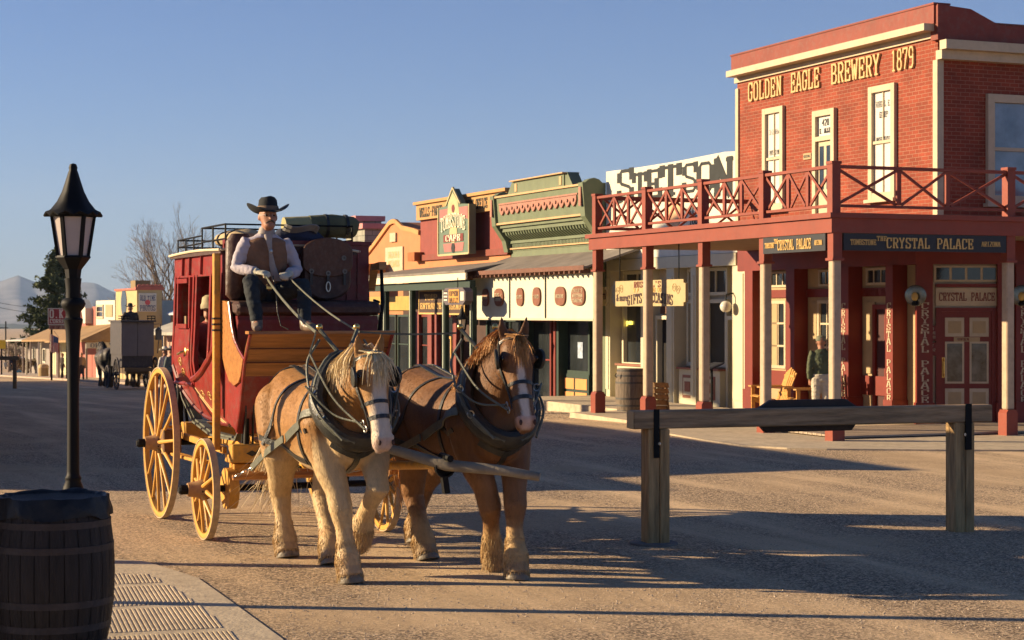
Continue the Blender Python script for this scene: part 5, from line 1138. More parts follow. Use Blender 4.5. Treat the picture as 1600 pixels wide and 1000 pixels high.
def bare_tree(px,py_base,py_top,Y,lab,seed,spread=.5,lean=0,nm='bare_tree',depth=7,gz=None,w0=.16,shrub=False):
    random.seed(seed); b=at(px,py_base,Y); gz=gw(b.x,b.y) if gz is None else gz; H=at(0,py_top,Y).z-gz
    r=WF.root(nm,(b.x,b.y,gz),lab,'tree'); m=MB(); tw=MB()
    def grow(p,d,L,rad,dep):
        n=3; pts=[p]; q=p.copy(); dd=d.copy()
        for i in range(n):
            dd=(dd+Vector((random.gauss(0,.09),random.gauss(0,.09),random.gauss(0,.05)+.03))).normalized(); q=q+dd*L/n; pts.append(q.copy())
        tgt=m if dep>3 else tw
        tgt.tube(pts,[rad*(1-.35*i/n) for i in range(n+1)],6 if dep>3 else 3,cap=False)
        if dep==0: return
        for k in range(2 if dep>1 else 3):
            a=dd.orthogonal().normalized(); a=Quaternion(dd,random.uniform(0,6.28))@a; nd=(dd+a*random.uniform(.25,spread)+Vector((0,0,.10))).normalized(); grow(q,nd,L*random.uniform(.68,.86),rad*.62,dep-1)
        if random.random()<.75:
            pm2=pts[2]; a=Quaternion(dd,random.uniform(0,6.28))@dd.orthogonal().normalized(); grow(pm2,(dd+a*.6).normalized(),L*.6,rad*.45,max(0,dep-2))
    ns=3 if not shrub else 6
    for s in range(ns):
        a=random.uniform(0,6.28) if shrub else (s/ns*6.28+random.random()); grow(Vector((b.x,b.y,gz-.2)),Vector((math.cos(a)*.28*spread*2+lean,math.sin(a)*.28*spread*2,1)).normalized(),H*.25,w0,depth)
    m.build('trunk',BARK,r,smooth=True); tw.build('crown',pm('pale_twigs',(.30,.24,.17),.9,.3,2),r); return r
bare_tree(272,540,335,128,'large leafless tree with a fan of pale twigs behind the coach','11',.50,w0=.22,depth=8)
bare_tree(344,540,338,140,'slim leafless tree top showing above the coach roof rack',5,.32,depth=6,w0=.10)
bare_tree(180,540,445,150,'small bare tree behind the white false front',9,.5,depth=6,w0=.1)
def shrub(px,pyb,w,h,Y,lab,cl,seed,nm='scrub_bush',cat='bush',zb=None):
    random.seed(seed); b=at(px,pyb,Y); gz=gw(b.x,b.y) if zb is None else zb; W=w/2900*Y; H=h/2900*Y
    r=WF.root(nm,(b.x,b.y,gz),lab,cat,'desert scrub at the end of the street'); m=MB(); s=MB()
    for k in range(16):
        a=random.uniform(0,6.28); e=Vector((b.x+math.cos(a)*W*.45*random.random(),b.y+math.sin(a)*W*.3,gz+H*random.uniform(.4,.95))); s.tube([(b.x+math.cos(a)*.2,b.y,gz-.2),e],[.06,.015],4); leafcards(m,e,min(W,H)*.24,110,.14 if W>4 else .10,.8)
    m.build('crown',leafmat('scrub_'+('olive' if cl else 'tan'),(.13,.12,.055) if cl else (.27,.20,.12)),r); s.build('stem',BARK,r)
shrub(160,520,60,40,165,'olive bush between the pine and the white false front',1,3)
shrub(196,500,40,55,160,'dark olive bush behind the cream photo shop',1,4)
shrub(60,560,56,60,190,'tan leafless thicket below the pine',0,5)
shrub(18,562,50,44,215,'tan scrub at the left edge beyond the yellow sign',0,6)
shrub(-30,562,60,52,220,'tan scrub just beyond the left edge of the street end',0,8)
shrub(100,560,50,40,200,'tan scrub behind the far grey porch',0,9)
shrub(40,565,40,24,170,'low tan brush beside the small parked car',0,10)
lp=pm('dim_far_glass',(.3,.3,.27),.3)
# ================================================================ THE STAGECOACH
KF=Frame((-2.22,19.10,0),R(-67.5))        # x = the way the team faces, y = towards the shops
CRED=pm('coach_red_lacquer',(.25,.022,.018),.32,.22,3,.2,30,spec=.5,grime=.42)
CDRED=pm('coach_dark_red',(.15,.014,.014),.4,.2,3,grime=.2)
CYEL=pm('coach_yellow_paint',(.56,.29,.045),.5,.22,4,.2,30,grime=.38)
WYEL=wood('wheel_yellow',(.58,.31,.06),2,3,.16,.5,.15)
TYRE=pm('dusty_tyre',(.46,.34,.20),.85,.2,12,.2,60,grime=.2)
VARN=wood('varnished_boards',(.38,.16,.04),1,2.0,.38,.35,.25,spec=.5,tight=12)
LEA=pm('black_harness_leather',(.020,.021,.018),.42,.5,9,.25,50,spec=.5)
LEAW=pm('worn_grey_leather',(.10,.105,.075),.5,.35,7,.25,50,spec=.45)
BRL=pm('brown_leather',(.055,.022,.014),.5,.35,5,.35,25,spec=.4,grime=.2)
BRASS=pm('brass_fitting',(.70,.48,.16),.3,.15,8,metal=1)
STEEL=pm('steel_fitting',(.42,.42,.40),.3,.15,8,metal=1)
def wheel(par_root,x,y,r,ns,side):
    """wheel with its centre over (x,y); side -1 faces the near side"""
    w=bpy.data.objects.new('wheel',None); col.objects.link(w); w.parent=par_root; OFF[w.name]=(x,y,r); w.location=(x,y,r); w.rotation_euler=(0,random.uniform(0,1.5),0)
    OFF[w.name]=(0,0,0); s=side
    m=MB(); tw=.034; n=56; hr=.052
    def ring(rr,yy): return [(rr*math.cos(2*math.pi*j/n),yy,rr*math.sin(2*math.pi*j/n)) for j in range(n)]
    def annulus(m,r0,r1,y0,y1):
        R4=[ring(r0,y0),ring(r1,y0),ring(r1,y1),ring(r0,y1)]; vs=[p for q in R4 for p in q]
        m.add(vs,[(k*n+j,k*n+(j+1)%n,((k+1)%4)*n+(j+1)%n,((k+1)%4)*n+j) for k in range(4) for j in range(n)])
    annulus(m,r-.012-hr,r-.0125,-tw*.9,tw*.9); m.build('rim',WYEL,w,smooth=True,ang=30,bevel=.006)
    m=MB(); annulus(m,r-.012,r,-tw,tw); m.build('tyre',TYRE,w,smooth=True,ang=30)
    for k in range(ns):
        a=2*math.pi*k/ns; d=Vector((math.cos(a),0,math.sin(a))); m=MB(); o=Vector((0,s*(.045 if k%2 else .015),0))
        m.tube([d*.07+o,d*(r*.25)+o*.8,d*(r*.55)+o*.4,d*(r-.062)],[.019,.024,.019,.017],8); m.build('spoke',WYEL,w,smooth=True)
    m=MB(); m.lathe([(0,-.13*s*-1),(.0,-.13),(.075,-.13),(.09,-.06),(.105,-.02),(.11,.04),(.085,.08),(.07,.17),(.0,.17)] if s>0 else [(0,.13),(.075,.13),(.09,.06),(.105,.02),(.11,-.04),(.085,-.08),(.07,-.17),(.0,-.17)],n=18,axis='y') if False else None
    pr=[(0,-.13),(.075,-.13),(.092,-.06),(.108,-.02),(.11,.04),(.085,.08),(.068,.18),(0,.18)]
    rg=[[(rr*math.cos(2*math.pi*j/18),yy*s,rr*math.sin(2*math.pi*j/18)) for j in range(18)] for rr,yy in pr]; m.loft(rg,cap=False); m.build('hub',pm('hub_wood',(.36,.20,.08),.6,.3,6,grime=.4),w,smooth=True,ang=35)
    m=MB(); rg=[[(rr*math.cos(2*math.pi*j/8),yy*s,rr*math.sin(2*math.pi*j/8)) for j in range(8)] for rr,yy in ((0,.18),(.05,.18),(.05,.25),(.035,.27),(0,.27))]; m.loft(rg,cap=False)
    for q in range(8):
        a=q*math.pi/4; m.ball((.10*math.cos(a),.045*s,.10*math.sin(a)),.012,6,4)
    m.build('hub_cap',IRON,w); return w
sg=KF.root('stagecoach',(0,0,0),'red and yellow stagecoach with varnished footboard and tall spoked wheels drawn by two horses','stagecoach')
random.seed(4)
for s in(-1,1):
    wheel(sg,-2.15,.95*s,.84,14,s); wheel(sg,0.0,.95*s,.51,12,s)
# body shell: sides curve in towards the bottom
def by(z): 
    return float(np.interp(z,[1.05,1.2,1.45,1.75,2.1,3.0],[.50,.60,.69,.74,.72,.69]))
def zb(x): return float(np.interp(x,[-2.62,-2.5,-2.3,-2.0,-1.6,-1.1,-.7,-.45,-.28],[2.0,1.66,1.42,1.25,1.13,1.08,1.08,1.13,1.22]))
def sheet(x0,x1,zt,zbf,side,th=.03,proud=0,nx=10,nz=7):
    m=MB(); vs=[]
    for layer in(0,1):
        for i in range(nx+1):
            x=x0+(x1-x0)*i/nx; a=zt(x) if callable(zt) else zt; b=zbf(x) if callable(zbf) else zbf
            for j in range(nz+1):
                z=b+(a-b)*j/nz; vs.append((x,side*(by(z)+proud-layer*th),z))
    k=nz+1; N=(nx+1)*k; f=[]
    for i in range(nx):
        for j in range(nz):
            q=(i*k+j,(i+1)*k+j,(i+1)*k+j+1,i*k+j+1); f.append(q); f.append(tuple(t+N for t in q[::-1]))
    edge=[i*k for i in range(nx+1)]+[nx*k+j for j in range(1,nz+1)]+[i*k+nz for i in range(nx-1,-1,-1)]+[j for j in range(nz-1,0,-1)]
    for a,b in zip(edge,edge[1:]+edge[:1]): f.append((a,b,b+N,a+N))
    return m.add(vs,f)
sweep=lambda x: float(np.interp(x,[-1.62,-1.45,-1.1,-.7,-.28],[1.56,1.58,1.66,1.80,2.06]))
body=None
for s in(-1,1):
    b=sheet(-1.60,-.28,sweep,zb,s).build('side_panel',CRED,sg,smooth=True,ang=50)
    sheet(-2.56,-2.31,2.14,lambda x:max(zb(x),1.45),s).build('side_panel',CRED,sg,smooth=True,ang=50)
    sheet(-2.30,-1.61,1.50,zb,s).build('side_panel',CRED,sg,smooth=True,ang=50)
    for xx in(-2.53,-2.33,-1.60,-1.46,-.80,-.34): m=sheet(xx-.035,xx+.035,2.70,(lambda x,xx=xx:(sweep(x) if xx>-1.55 else 1.5)),s,.05,.008,2,6); m.build('window_post',CRED,sg,smooth=True,ang=50)
    sheet(-2.58,-.28,2.92,2.68,s,.05,.002,8,2).build('top_rail',CRED,sg,smooth=True,ang=50)
    sheet(-.78,-.36,2.68,sweep,s,.03,-.01,3,5).build('quarter_panel',CRED,sg,smooth=True,ang=50)
    # door
    d=sheet(-2.27,-1.65,2.12,1.50,s,.03,.016,5,6).build('door',CRED,sg,smooth=True,ang=50)
    m=MB(); y=s*(by(2.4)+.018)
    for xx in(-2.25,-1.67): m.bar((xx,y,2.12),(xx,s*(by(2.68)+.018),2.68),.05,.04,up=(0,1,0))
    m.bar((-2.22,s*(by(2.14)+.018),2.14),(-1.70,s*(by(2.14)+.018),2.14),.05,.06,up=(0,1,0)); m.bar((-2.22,s*(by(2.64)+.018),2.64),(-1.70,s*(by(2.64)+.018),2.64),.05,.08,up=(0,1,0)); m.build('door_window_frame',CRED,d)
    m=MB(); m.tube([(-1.80,s*(by(1.85)+.03),1.86),(-1.80,s*(by(1.85)+.07),1.85),(-1.92,s*(by(1.85)+.075),1.83)],.014,8); m.ball((-1.80,s*(by(1.85)+.02),1.86),(.05,.012,.05)); m.build('door_handle',BRASS,d,smooth=True)
    m=MB()   # painted gilt scrolls on the lower panel and the door
    for cx,cz,q in((-1.28,1.40,1),(-.95,1.40,-1),(-1.95,1.62,1),(-2.03,1.74,-1)):
        P=[(cx+.085*(1-t/16)*math.cos(t*.75)*q,cz+.06*(1-t/16)*math.sin(t*.75)) for t in range(14)]
        m.tube([(a,s*(by(b)+.022 if cx<-1.6 else by(b)+.003),b) for a,b in P],.0055,5)
    m.build('gilt_scroll',pm('fine_gold_stripe',(.60,.36,.10),.5,.1,4),sg)
    # mouldings sweeping over the lower body
    def mould(fx,x0,x1,w,mat,nm,pr=.012):
        m=MB(); P=[]
        for i in range(13):
            x=x0+(x1-x0)*i/12; z=fx(x); P.append((x,s*(by(z)+pr),z))
        m.tube(P,w,6); m.build(nm,mat,sg,smooth=True)
    mould(sweep,-1.60,-.28,.032,CRED,'sweep_moulding'); 
    for k,dz in enumerate((.16,.20)): mould(lambda x,dz=dz:1.50+(1.13-1.50)*((x+1.55)/1.1) if False else float(np.interp(x,[-1.55,-1.3,-1.0,-.7],[1.47-dz+.16,1.38-dz+.13,1.28-dz+.10,1.18-dz+.10])),-1.55,-.72,.007,pm('fine_gold_stripe',(.60,.36,.10),.5,.1,4),'gold_stripe',.004)
    mould(lambda x:zb(x)+.03,-2.5,-.30,.022,CDRED,'sill_moulding',.005)
    mould(lambda x:1.50+.0*x,-2.5,-1.6,.022,CRED,'belt_moulding')
    for xx in(-2.1,-1.75,-1.2,-.6): m=MB(); m.bar((xx,s*(by(2.8)+.008),2.70),(xx,s*(by(2.9)+.004),2.91),.02,.05,up=(0,1,0)); m.build('rail_divider',CRED,sg)
m=MB(); xs=[-2.56+.1*i for i in range(24)]; m.loft([[(x,-by(zb(x))+.02,zb(x)),(x,by(zb(x))-.02,zb(x)),(x,by(zb(x))-.03,zb(x)+.03),(x,-by(zb(x))+.03,zb(x)+.03)] for x in xs if x<-.29]); m.build('underside',CDRED,sg)
m=MB(); m.prism([(-.68,1.6),(.68,1.6),(.70,2.9),(-.70,2.9)],'x',-2.60,-2.57); m.build('rear_wall',CRED,sg)
m=MB(); m.box(-.33,-.29,-.70,.70,1.3,2.9); m.build('front_wall',CDRED,sg)
m=MB(); m.box(-2.35,-1.95,-.62,.62,1.55,1.70,0); m.box(-2.5,-2.36,-.62,.62,1.6,2.25,0); m.box(-.75,-.36,-.62,.62,1.55,1.70,0); m.build('inside_seat',pm('tan_canvas_lining',(.26,.18,.10),.9,.2,5),sg)
# roof
m=MB(); m.loft([[(x,y,2.93+.06*(1-(y/.74)**2)+.02*math.sin((x+2.6)/2.4*math.pi)) for y in np.linspace(-.74,.74,9)]+[(x,y,2.90) for y in np.linspace(.74,-.74,9)] for x in np.linspace(-2.64,-.22,8)]); m.build('roof',BRL,sg,smooth=True)
m=MB(); 
for s in(-1,1): m.tube([(x,s*.75,2.935+.02*math.sin((x+2.6)/2.4*math.pi)) for x in np.linspace(-2.64,-.22,10)],.014,6)
m.tube([(-.215,y,2.935+.06*(1-(y/.74)**2)) for y in np.linspace(-.74,.74,9)],.014,6); m.build('roof_piping',pm('cream_piping',(.66,.56,.38),.6),sg,smooth=True)
m=MB()
for s in(-1,1):
    for z in(3.03,3.11): m.tube([(-2.5,s*.68,z),(-1.3,s*.68,z+.01)],.010,6)
    for z in(3.05,3.20): m.tube([(-1.3,s*.68,z),(-.25,s*.68,z)],.011,6)
    for x in(-2.5,-2.1,-1.7): m.tube([(x,s*.68,2.93),(x,s*.68,3.11)],.009,6)
    for x in(-1.3,-.8,-.25): m.tube([(x,s*.68,2.93),(x,s*.68,3.20)],.010,6)
for z in(3.03,3.11): m.tube([(-2.5,-.68,z),(-2.5,.68,z)],.010,6)
for y in(-.4,-.1,.2,.45): m.tube([(-2.5,y,2.94),(-2.5,y,3.11)],.009,6)
m.tube([(-1.3,-.68,3.20),(-1.3,.68,3.20)],.010,6); m.tube([(-.25,-.68,3.20),(-.25,.68,3.20)],.010,6)
m.build('roof_rack',IRON,sg,smooth=True)
# driver's box
m=MB(); m.box(-.285,-.235,-.70,.86,2.10,3.00); 
for y in(.62,.74): m.box(-.234,-.215,y-.012,y+.012,2.30,2.95)
m.box(-.30,-.20,-.70,.88,3.001,3.04); m.build('seat_back',CDRED,sg)
m=MB(); m.prism([(-.23,2.28),(.22,2.26),(.26,2.32),(.22,2.40),(-.23,2.42)],'y',-.68,.84); m.build('seat_cushion',BRL,sg,bevel=.03)
m=MB(); m.box(-.2,.17,-.66,.82,2.05,2.258,0); m.box(.171,.20,-.66,.82,2.17,2.22,0)
for y in(-.2,.3): m.box(.171,.185,y-.01,y+.01,1.55,2.05)
m.box(.10,.17,-.66,.82,1.3,2.05,0); m.build('seat_riser',CDRED,sg)
FB=[(.30,1.08),(.42,1.30),(.52,1.66),(.70,1.93),(.84,2.08)]
m=MB(); pr=FB[2:]; poly=pr+[(x-.05,z+.02) for x,z in pr[::-1]]; m.prism(poly,'y',-.70,.76); m.box(.72,.86,-.72,.78,2.081,2.11); m.build('footboard',VARN,sg)
m=MB(); pr=FB[:3]; poly=pr+[(x-.05,z) for x,z in pr[::-1]]; m.prism([(x,z-.001) for x,z in poly],'y',-.69,.75); m.prism([(-.28,1.2),(.30,1.10),(.30,1.16),(-.28,1.26)],'y',-.6,.66); m.build('front_boot',CRED,sg)
m=MB()
for k in(.33,.66):
    z=1.66+.42*k; x=.52+.32*k; m.bar((x+.006,-.70,z),(x+.006,.76,z),.012,.006,up=(1,0,0))
m.build('board_seam',pm('seam_dark',(.10,.03,.01),.7),sg)
for s,yy in((-1,-.70),(1,.76)):
    poly=[(-.28,2.42),(-.02,2.40),(.10,2.16),(.22,2.02),(.40,1.92),(.62,1.83),(.52,1.66),(.44,1.60),(.26,1.56),(.06,1.60),(-.12,1.72),(-.28,1.9)]
    m=MB(); m.prism(poly,'y',yy-.02,yy+.02); sp=m.build('boot_side',VARN,sg)
    m=MB(); P=[(a,yy,b) for a,b in poly[1:6]]; m.tube(P,.016,6); m.tube([(.84,yy,2.08),(.62,yy,1.80),(.44,yy,1.32),(.31,yy,1.10)],.018,6); m.build('red_edging',CRED,sp,smooth=True)
    m=MB(); m.prism([(-.28,1.22),(-.28,1.88),(-.12,1.70),(.06,1.58),(.26,1.54),(.46,1.60),(.40,1.30),(.29,1.10)],'y',yy+.012*s*-1-.008,yy+.012*s*-1+.008); m.build('boot_lower_side',CRED,sg)
# tall yellow brake pole and front standards
m=MB(); m.box(-.33,-.25,-.80,-.73,.88,2.90); p=m.build('brake_pole',CYEL,sg,bevel=.008)
m=MB(); 
for z in(2.10,2.16,2.22): m.box(-.335,-.245,-.805,-.725,z,z+.02)
m.build('pole_binding',LEA,p)
m=MB(); m.tube([(.05,.86,1.85),(.10,.90,2.4),(.0,.92,2.78)],[.025,.022,.018],8); m.tube([(-.02,.90,2.4),(-.18,.90,2.42)],.015,6); bl=m.build('brake_lever',IRON,sg,smooth=True)
m=MB(); m.prism([(.08,2.74),(-.20,2.74),(-.30,2.52),(-.24,2.70),(-.20,2.80),(.08,2.82)],'y',.87,.95); m.build('lever_handle',VARN,bl)
# leather braces slung under the body
for s in(-1,1):
    m=MB()
    for k,dy in enumerate((.0,.03)):
        P=[(.36,s*(.60+dy),1.52),(.30,s*(.60+dy),1.16),(.02,s*(.58+dy),1.02-.02*k),(-.5,s*(.56+dy),1.00-.02*k),(-1.2,s*(.56+dy),1.0-.02*k),(-1.9,s*(.58+dy),1.10-.02*k),(-2.35,s*(.60+dy),1.32),(-2.62,s*(.62+dy),1.62)]
        for a,b in zip(P,P[1:]): m.bar(a,b,.085,.022)
    m.build('leather_brace',LEAW,sg)
    m=MB(); m.bar((.36,s*.62,.82),(.36,s*.62,1.66),.05,.05); m.bar((.36,s*.62,1.52),(.20,s*.62,.86),.03,.03); m.build('iron_standard',IRON,sg); m=MB(); m.bar((-2.66,s*.62,.80),(-2.66,s*.62,1.72),.06,.06); m.bar((-2.66,s*.62,1.6),(-2.2,s*.62,.9),.03,.03); m.build('iron_standard',IRON,sg)
    for yy in (.56,.64):
        m=MB(); P=[(.40,s*yy,1.66),(.42,s*yy,1.3),(.38,s*yy,.95)]; 
        for a,b in zip(P,P[1:]): m.bar(a,b,.045,.014,up=(0,1,0))
        m.build('hanging_strap',LEA,sg)
# running gear
m=MB(); m.tube([(0,-.93,.51),(0,.93,.51)],.034,8); m.build('axle',IRON,sg); m=MB(); m.tube([(-2.15,-.93,.84),(-2.15,.93,.84)],.038,8); m.build('axle',IRON,sg)
m=MB(); m.box(-.10,.10,-.68,.68,.60,.76); m.box(-.12,.12,-.72,.72,.77,.86); m.build('front_bolster',CYEL,sg,bevel=.01)
m=MB(); m.box(.28,.44,-.78,.80,.80,.98); fbn=m.build('front_cross_beam',CYEL,sg,bevel=.01)
for s in(-1,1):
    m=MB(); c=s*.42
    m.prism([(c-.22,.89),(c-.16,.92),(c-.12,.90),(c-.08,.94),(c+.08,.94),(c+.12,.90),(c+.16,.92),(c+.22,.89),(c+.16,.86),(c+.12,.88),(c+.08,.84),(c-.08,.84),(c-.12,.88),(c-.16,.86)],'x',.441,.447); m.build('black_scroll',LEA,fbn)
m=MB(); m.box(-2.27,-2.03,-.70,.70,.90,1.06); m.box(-2.74,-2.58,-.78,.78,.84,1.0); m.build('rear_bolster',CYEL,sg,bevel=.01)
for y in(-.34,0,.34): m=MB(); m.bar((-2.62,y,.90),(-.05,y*.6,.80),.07,.09); m.build('perch_pole',CYEL,sg,bevel=.01)
for s in(-1,1):
    m=MB(); m.box(-2.06,-1.86,s*.88-.10,s*.88+.10,.72,1.00); m.build('step_box',pm('brown_step_block',(.17,.085,.035),.7,.3,5,.2),sg,bevel=.01)
    m=MB(); m.bar((-1.85,s*.86,.73),(-.55,s*.80,.73),.11,.035); m.bar((-2.6,s*.70,.92),(-.2,s*.70,.88),.05,.07); m.build('side_bar',CYEL,sg,bevel=.006)
    m=MB(); m.tube([(-.62,s*.80,.72),(-.95,s*.84,.42),(-.95,s*.92,.40)],.014,6); m.tube([(-.9,s*.80,.72),(-1.20,s*.84,.42)],.014,6); m.build('iron_step',IRON,sg)
m=MB(); m.lathe([(0,.70),(.30,.70),(.30,.74),(0,.74)],(.05,0,0),20); m.build('turning_plate',IRON,sg)
m=MB(); 
for s in(-1,1): m.lathe([(0,-.05),(.21,-.05),(.21,.05),(0,.05)],(.02,s*.70,.51),18,0,'y') if s<0 else None
m.build('brake_drum',WYEL,sg,smooth=True,ang=35)
# pole, doubletree, singletrees
TIP=(3.98,.16,1.02)
m=MB(); m.tube([(.15,0,.74),(1.1,.02,.80),TIP],[.055,.05,.036],10); m.build('tongue',CYEL,sg,smooth=True)
m=MB(); m.bar((.95,-.78,.72),(.95,.78,.72),.07,.09); db=m.build('doubletree',VARN,sg,bevel=.01)
for s in(-1,1):
    m=MB(); m.tube([(1.14,s*.55-.40,.72),(1.12,s*.55,.73),(1.14,s*.55+.40,.72)],[.028,.045,.028],8); m.tube([(.97,s*.55,.73),(1.12,s*.55,.73)],.02,6); m.build('singletree',VARN,sg,smooth=True)
m=MB(); m.tube([(3.42,-.50,1.22),(3.70,-.18,1.13),TIP,(4.25,.55,.985),(4.42,.82,.935)],[.034,.042,.050,.044,.036],10)
m.build('neck_yoke',pm('weathered_grey_wood',(.20,.17,.12),.7,.25,5,.3,30),sg,smooth=True)
m=MB(); m.lathe([(.075,-.018),(.09,-.018),(.09,.018),(.075,.018),(.075,-.018)],(TIP[0]-.03,TIP[1],TIP[2]-.02),16,0,'x'); m.tube([(TIP[0]-.12,TIP[1],TIP[2]+.07),(TIP[0]+.10,TIP[1],TIP[2]+.06)],.03,8); m.bar((TIP[0]-.05,TIP[1],TIP[2]-.10),(TIP[0]-.05,TIP[1]+.02,TIP[2]-.24),.06,.05)
for t in(.03,.97): pass
m.build('yoke_iron',IRON,sg,smooth=True)
# ---- luggage: each piece a thing of its own
def lug(name,p,lab,cat): return KF.root(name,p,lab,cat)
CNV=pm('olive_canvas',(.11,.11,.055),.85,.2,4,.4,18); TANC=pm('tan_canvas',(.45,.34,.19),.85,.15,4,.4,14)
r=lug('canvas_bag',(-.8,-.38,2.99),'tan canvas bag strapped under the near rail of the coach roof rack','bag')
m=MB(); rings_tube(m,[((-1.22,-.40,3.07),(1,0,0),(0,1,0),.10,.05),((-1.15,-.40,3.07),(1,0,0),(0,1,0),.19,.095),((-.8,-.38,3.07),(1,0,0),(0,1,0),.20,.10),((-.45,-.40,3.07),(1,0,0),(0,1,0),.19,.095),((-.38,-.40,3.07),(1,0,0),(0,1,0),.10,.05)],12); m.build('bag',TANC,r,smooth=True)
m=MB(); 
for x in(-1.0,-.6): rings_tube(m,[((x-.015,-.39,3.07),(1,0,0),(0,1,0),.207,.107),((x+.015,-.39,3.07),(1,0,0),(0,1,0),.207,.107)],16)
m.build('strap',LEA,r)
r=lug('leather_bolster',(-.15,-.60,2.42),'brown leather bolster propped upright between the driver and the yellow pole','cushion')
m=MB(); rings_tube(m,[((-.13,-.60,2.42),(0,0,1),(0,1,0),.06,.05),((-.13,-.60,2.47),(0,0,1),(0,1,0),.11,.08),((-.14,-.59,2.75),(0,0,1),(0,1,0),.12,.09),((-.16,-.56,3.02),(0,0,1),(0,1,0),.14,.09),((-.17,-.55,3.10),(0,0,1),(0,1,0),.09,.06)],12); m.build('bolster',BRL,r,smooth=True)
r=lug('canvas_bedroll',(-.7,.35,3.0),'rolled olive canvas bedroll with a pale yellow end lashed on the coach roof','bedroll')
m=MB(); m.tube([(-.55,.02,3.19),(-.55,.28,3.20),(-.55,.32,3.20)],[.11,.115,.115],16); m.build('pale_end',pm('pale_yellow_canvas',(.34,.30,.14),.85,.15,4,.3,14),r,smooth=True)
m=MB(); m.tube([(-.55,.30,3.20),(-.55,.55,3.215),(-.55,.78,3.20),(-.55,.82,3.19)],[.122,.126,.118,.09],16); m.build('olive_roll',CNV,r,smooth=True)
m=MB(); m.tube([(-.55,.46,3.21),(-.55,.49,3.21)],.132,16); m.tube([(-.55,.68,3.21),(-.55,.71,3.21)],.130,16); m.build('lashing',LEA,r)
r=lug('dark_bundle',(-.35,0,3.0),'dark blue bundle with coiled cord behind the driver shoulder','bundle')
m=MB(); rings_tube(m,[((-.38,-.16,3.05),(0,1,0),(1,0,0),.06,.04),((-.38,-.08,3.08),(0,1,0),(1,0,0),.13,.09),((-.38,.12,3.08),(0,1,0),(1,0,0),.15,.10),((-.38,.34,3.06),(0,1,0),(1,0,0),.12,.08),((-.38,.42,3.04),(0,1,0),(1,0,0),.05,.03)],12); m.build('cloth',pm('navy_cloth',(.025,.032,.06),.9,.4,6,.5,20),r,smooth=True)
m=MB(); 
for k in range(5): m.tube([(-.28+.02*k+.10*math.cos(t),.12+.18*math.sin(t),3.14+.012*k+.015*math.sin(3*t)) for t in [2*math.pi*i/16 for i in range(17)]],.010,5)
m.build('coiled_cord',pm('grey_cord',(.20,.19,.17),.8),r)
r=lug('mail_pouch',(-.15,.38,2.42),'big brown leather pouch with round buckles hung on the seat back beside the driver','pouch')
def pouch(x,y0,y1,z0,z1,n=20,top=.35):
    pts=[]
    c=(y0+y1)/2; w=(y1-y0)/2
    for i in range(n): t=math.pi*i/(n-1); pts.append((c+w*math.cos(t),z1-(z1-z0)*top+(z1-z0)*top*math.sin(t)))
    for i in range(n): t=math.pi+math.pi*i/(n-1); pts.append((c+w*math.cos(t),z0+(z1-z0)*.3+(z1-z0)*.3*math.sin(t)))
    return pts
m=MB(); m.prism(pouch(0,.10,.62,2.42,3.06),'x',-.21,-.09); m.build('pouch',BRL,r,bevel=.02)
m=MB(); m.prism(pouch(0,.09,.63,2.66,3.07),'x',-.089,-.065); m.build('flap',pm('tan_leather',(.10,.042,.02),.5,.35,6,.3,25,grime=.25),r,bevel=.008)
for y,z in((.18,2.72),(.36,2.70),(.54,2.72),(.53,2.86)): m=MB(); m.lathe([(.014,0),(.026,0),(.026,.010),(.014,.010),(.014,0)],(-.064,y,z),14,0,'x'); m.build('buckle',pm('dull_buckle',(.16,.15,.13),.5,.2,8,metal=.8),r,smooth=True)
m=MB(); m.tube([(-.06,.36+.022*math.cos(t),2.56+.05*math.sin(t)) for t in [2*math.pi*i/14 for i in range(15)]],.008,6); m.build('ring',STEEL,r,smooth=True)
for y in(.18,.36,.54): m=MB(); m.box(-.064,-.058,y-.014,y+.014,2.58,2.72); m.build('strap',LEA,r)
# ================================================================ HORSES
from mathutils.bvhtree import BVHTree
def coat_mat(name,rough=.55):
    m,n,b=_nodes(name); L=n.links.new
    at_=n.nodes.new('ShaderNodeAttribute'); at_.attribute_name='coat'
    tc=n.nodes.new('ShaderNodeTexCoord'); mp=n.nodes.new('ShaderNodeMapping'); mp.inputs['Scale'].default_value=(1,1,.35); L(tc.outputs['Object'],mp.inputs[0])
    nz=n.nodes.new('ShaderNodeTexNoise'); nz.inputs['Scale'].default_value=26; nz.inputs['Detail'].default_value=7; nz.inputs['Roughness'].default_value=.7; L(mp.outputs[0],nz.inputs['Vector'])
    mr=n.nodes.new('ShaderNodeMapRange'); mr.inputs[1].default_value=.3; mr.inputs[2].default_value=.7; mr.inputs[3].default_value=.84; mr.inputs[4].default_value=1.12; L(nz.outputs[0],mr.inputs[0])
    mx=n.nodes.new('ShaderNodeMix'); mx.data_type='RGBA'; mx.blend_type='MULTIPLY'; mx.inputs['Factor'].default_value=1; L(at_.outputs['Color'],mx.inputs['A']); L(mr.outputs[0],mx.inputs['B']); L(mx.outputs['Result'],b.inputs['Base Color'])
    n2=n.nodes.new('ShaderNodeTexNoise'); n2.inputs['Scale'].default_value=110; n2.inputs['Detail'].default_value=4; L(mp.outputs[0],n2.inputs['Vector'])
    bp=n.nodes.new('ShaderNodeBump'); bp.inputs['Strength'].default_value=.5; bp.inputs['Distance'].default_value=.006; L(n2.outputs[0],bp.inputs['Height']); L(bp.outputs[0],b.inputs['Normal'])
    b.inputs['Roughness'].default_value=rough; b.inputs['Specular IOR Level'].default_value=.25
    b.inputs['Sheen Weight'].default_value=.05
    return m
def mixc(a,b,t): t=max(0,min(1,t)); return tuple(x*(1-t)+y*t for x,y in zip(a,b))
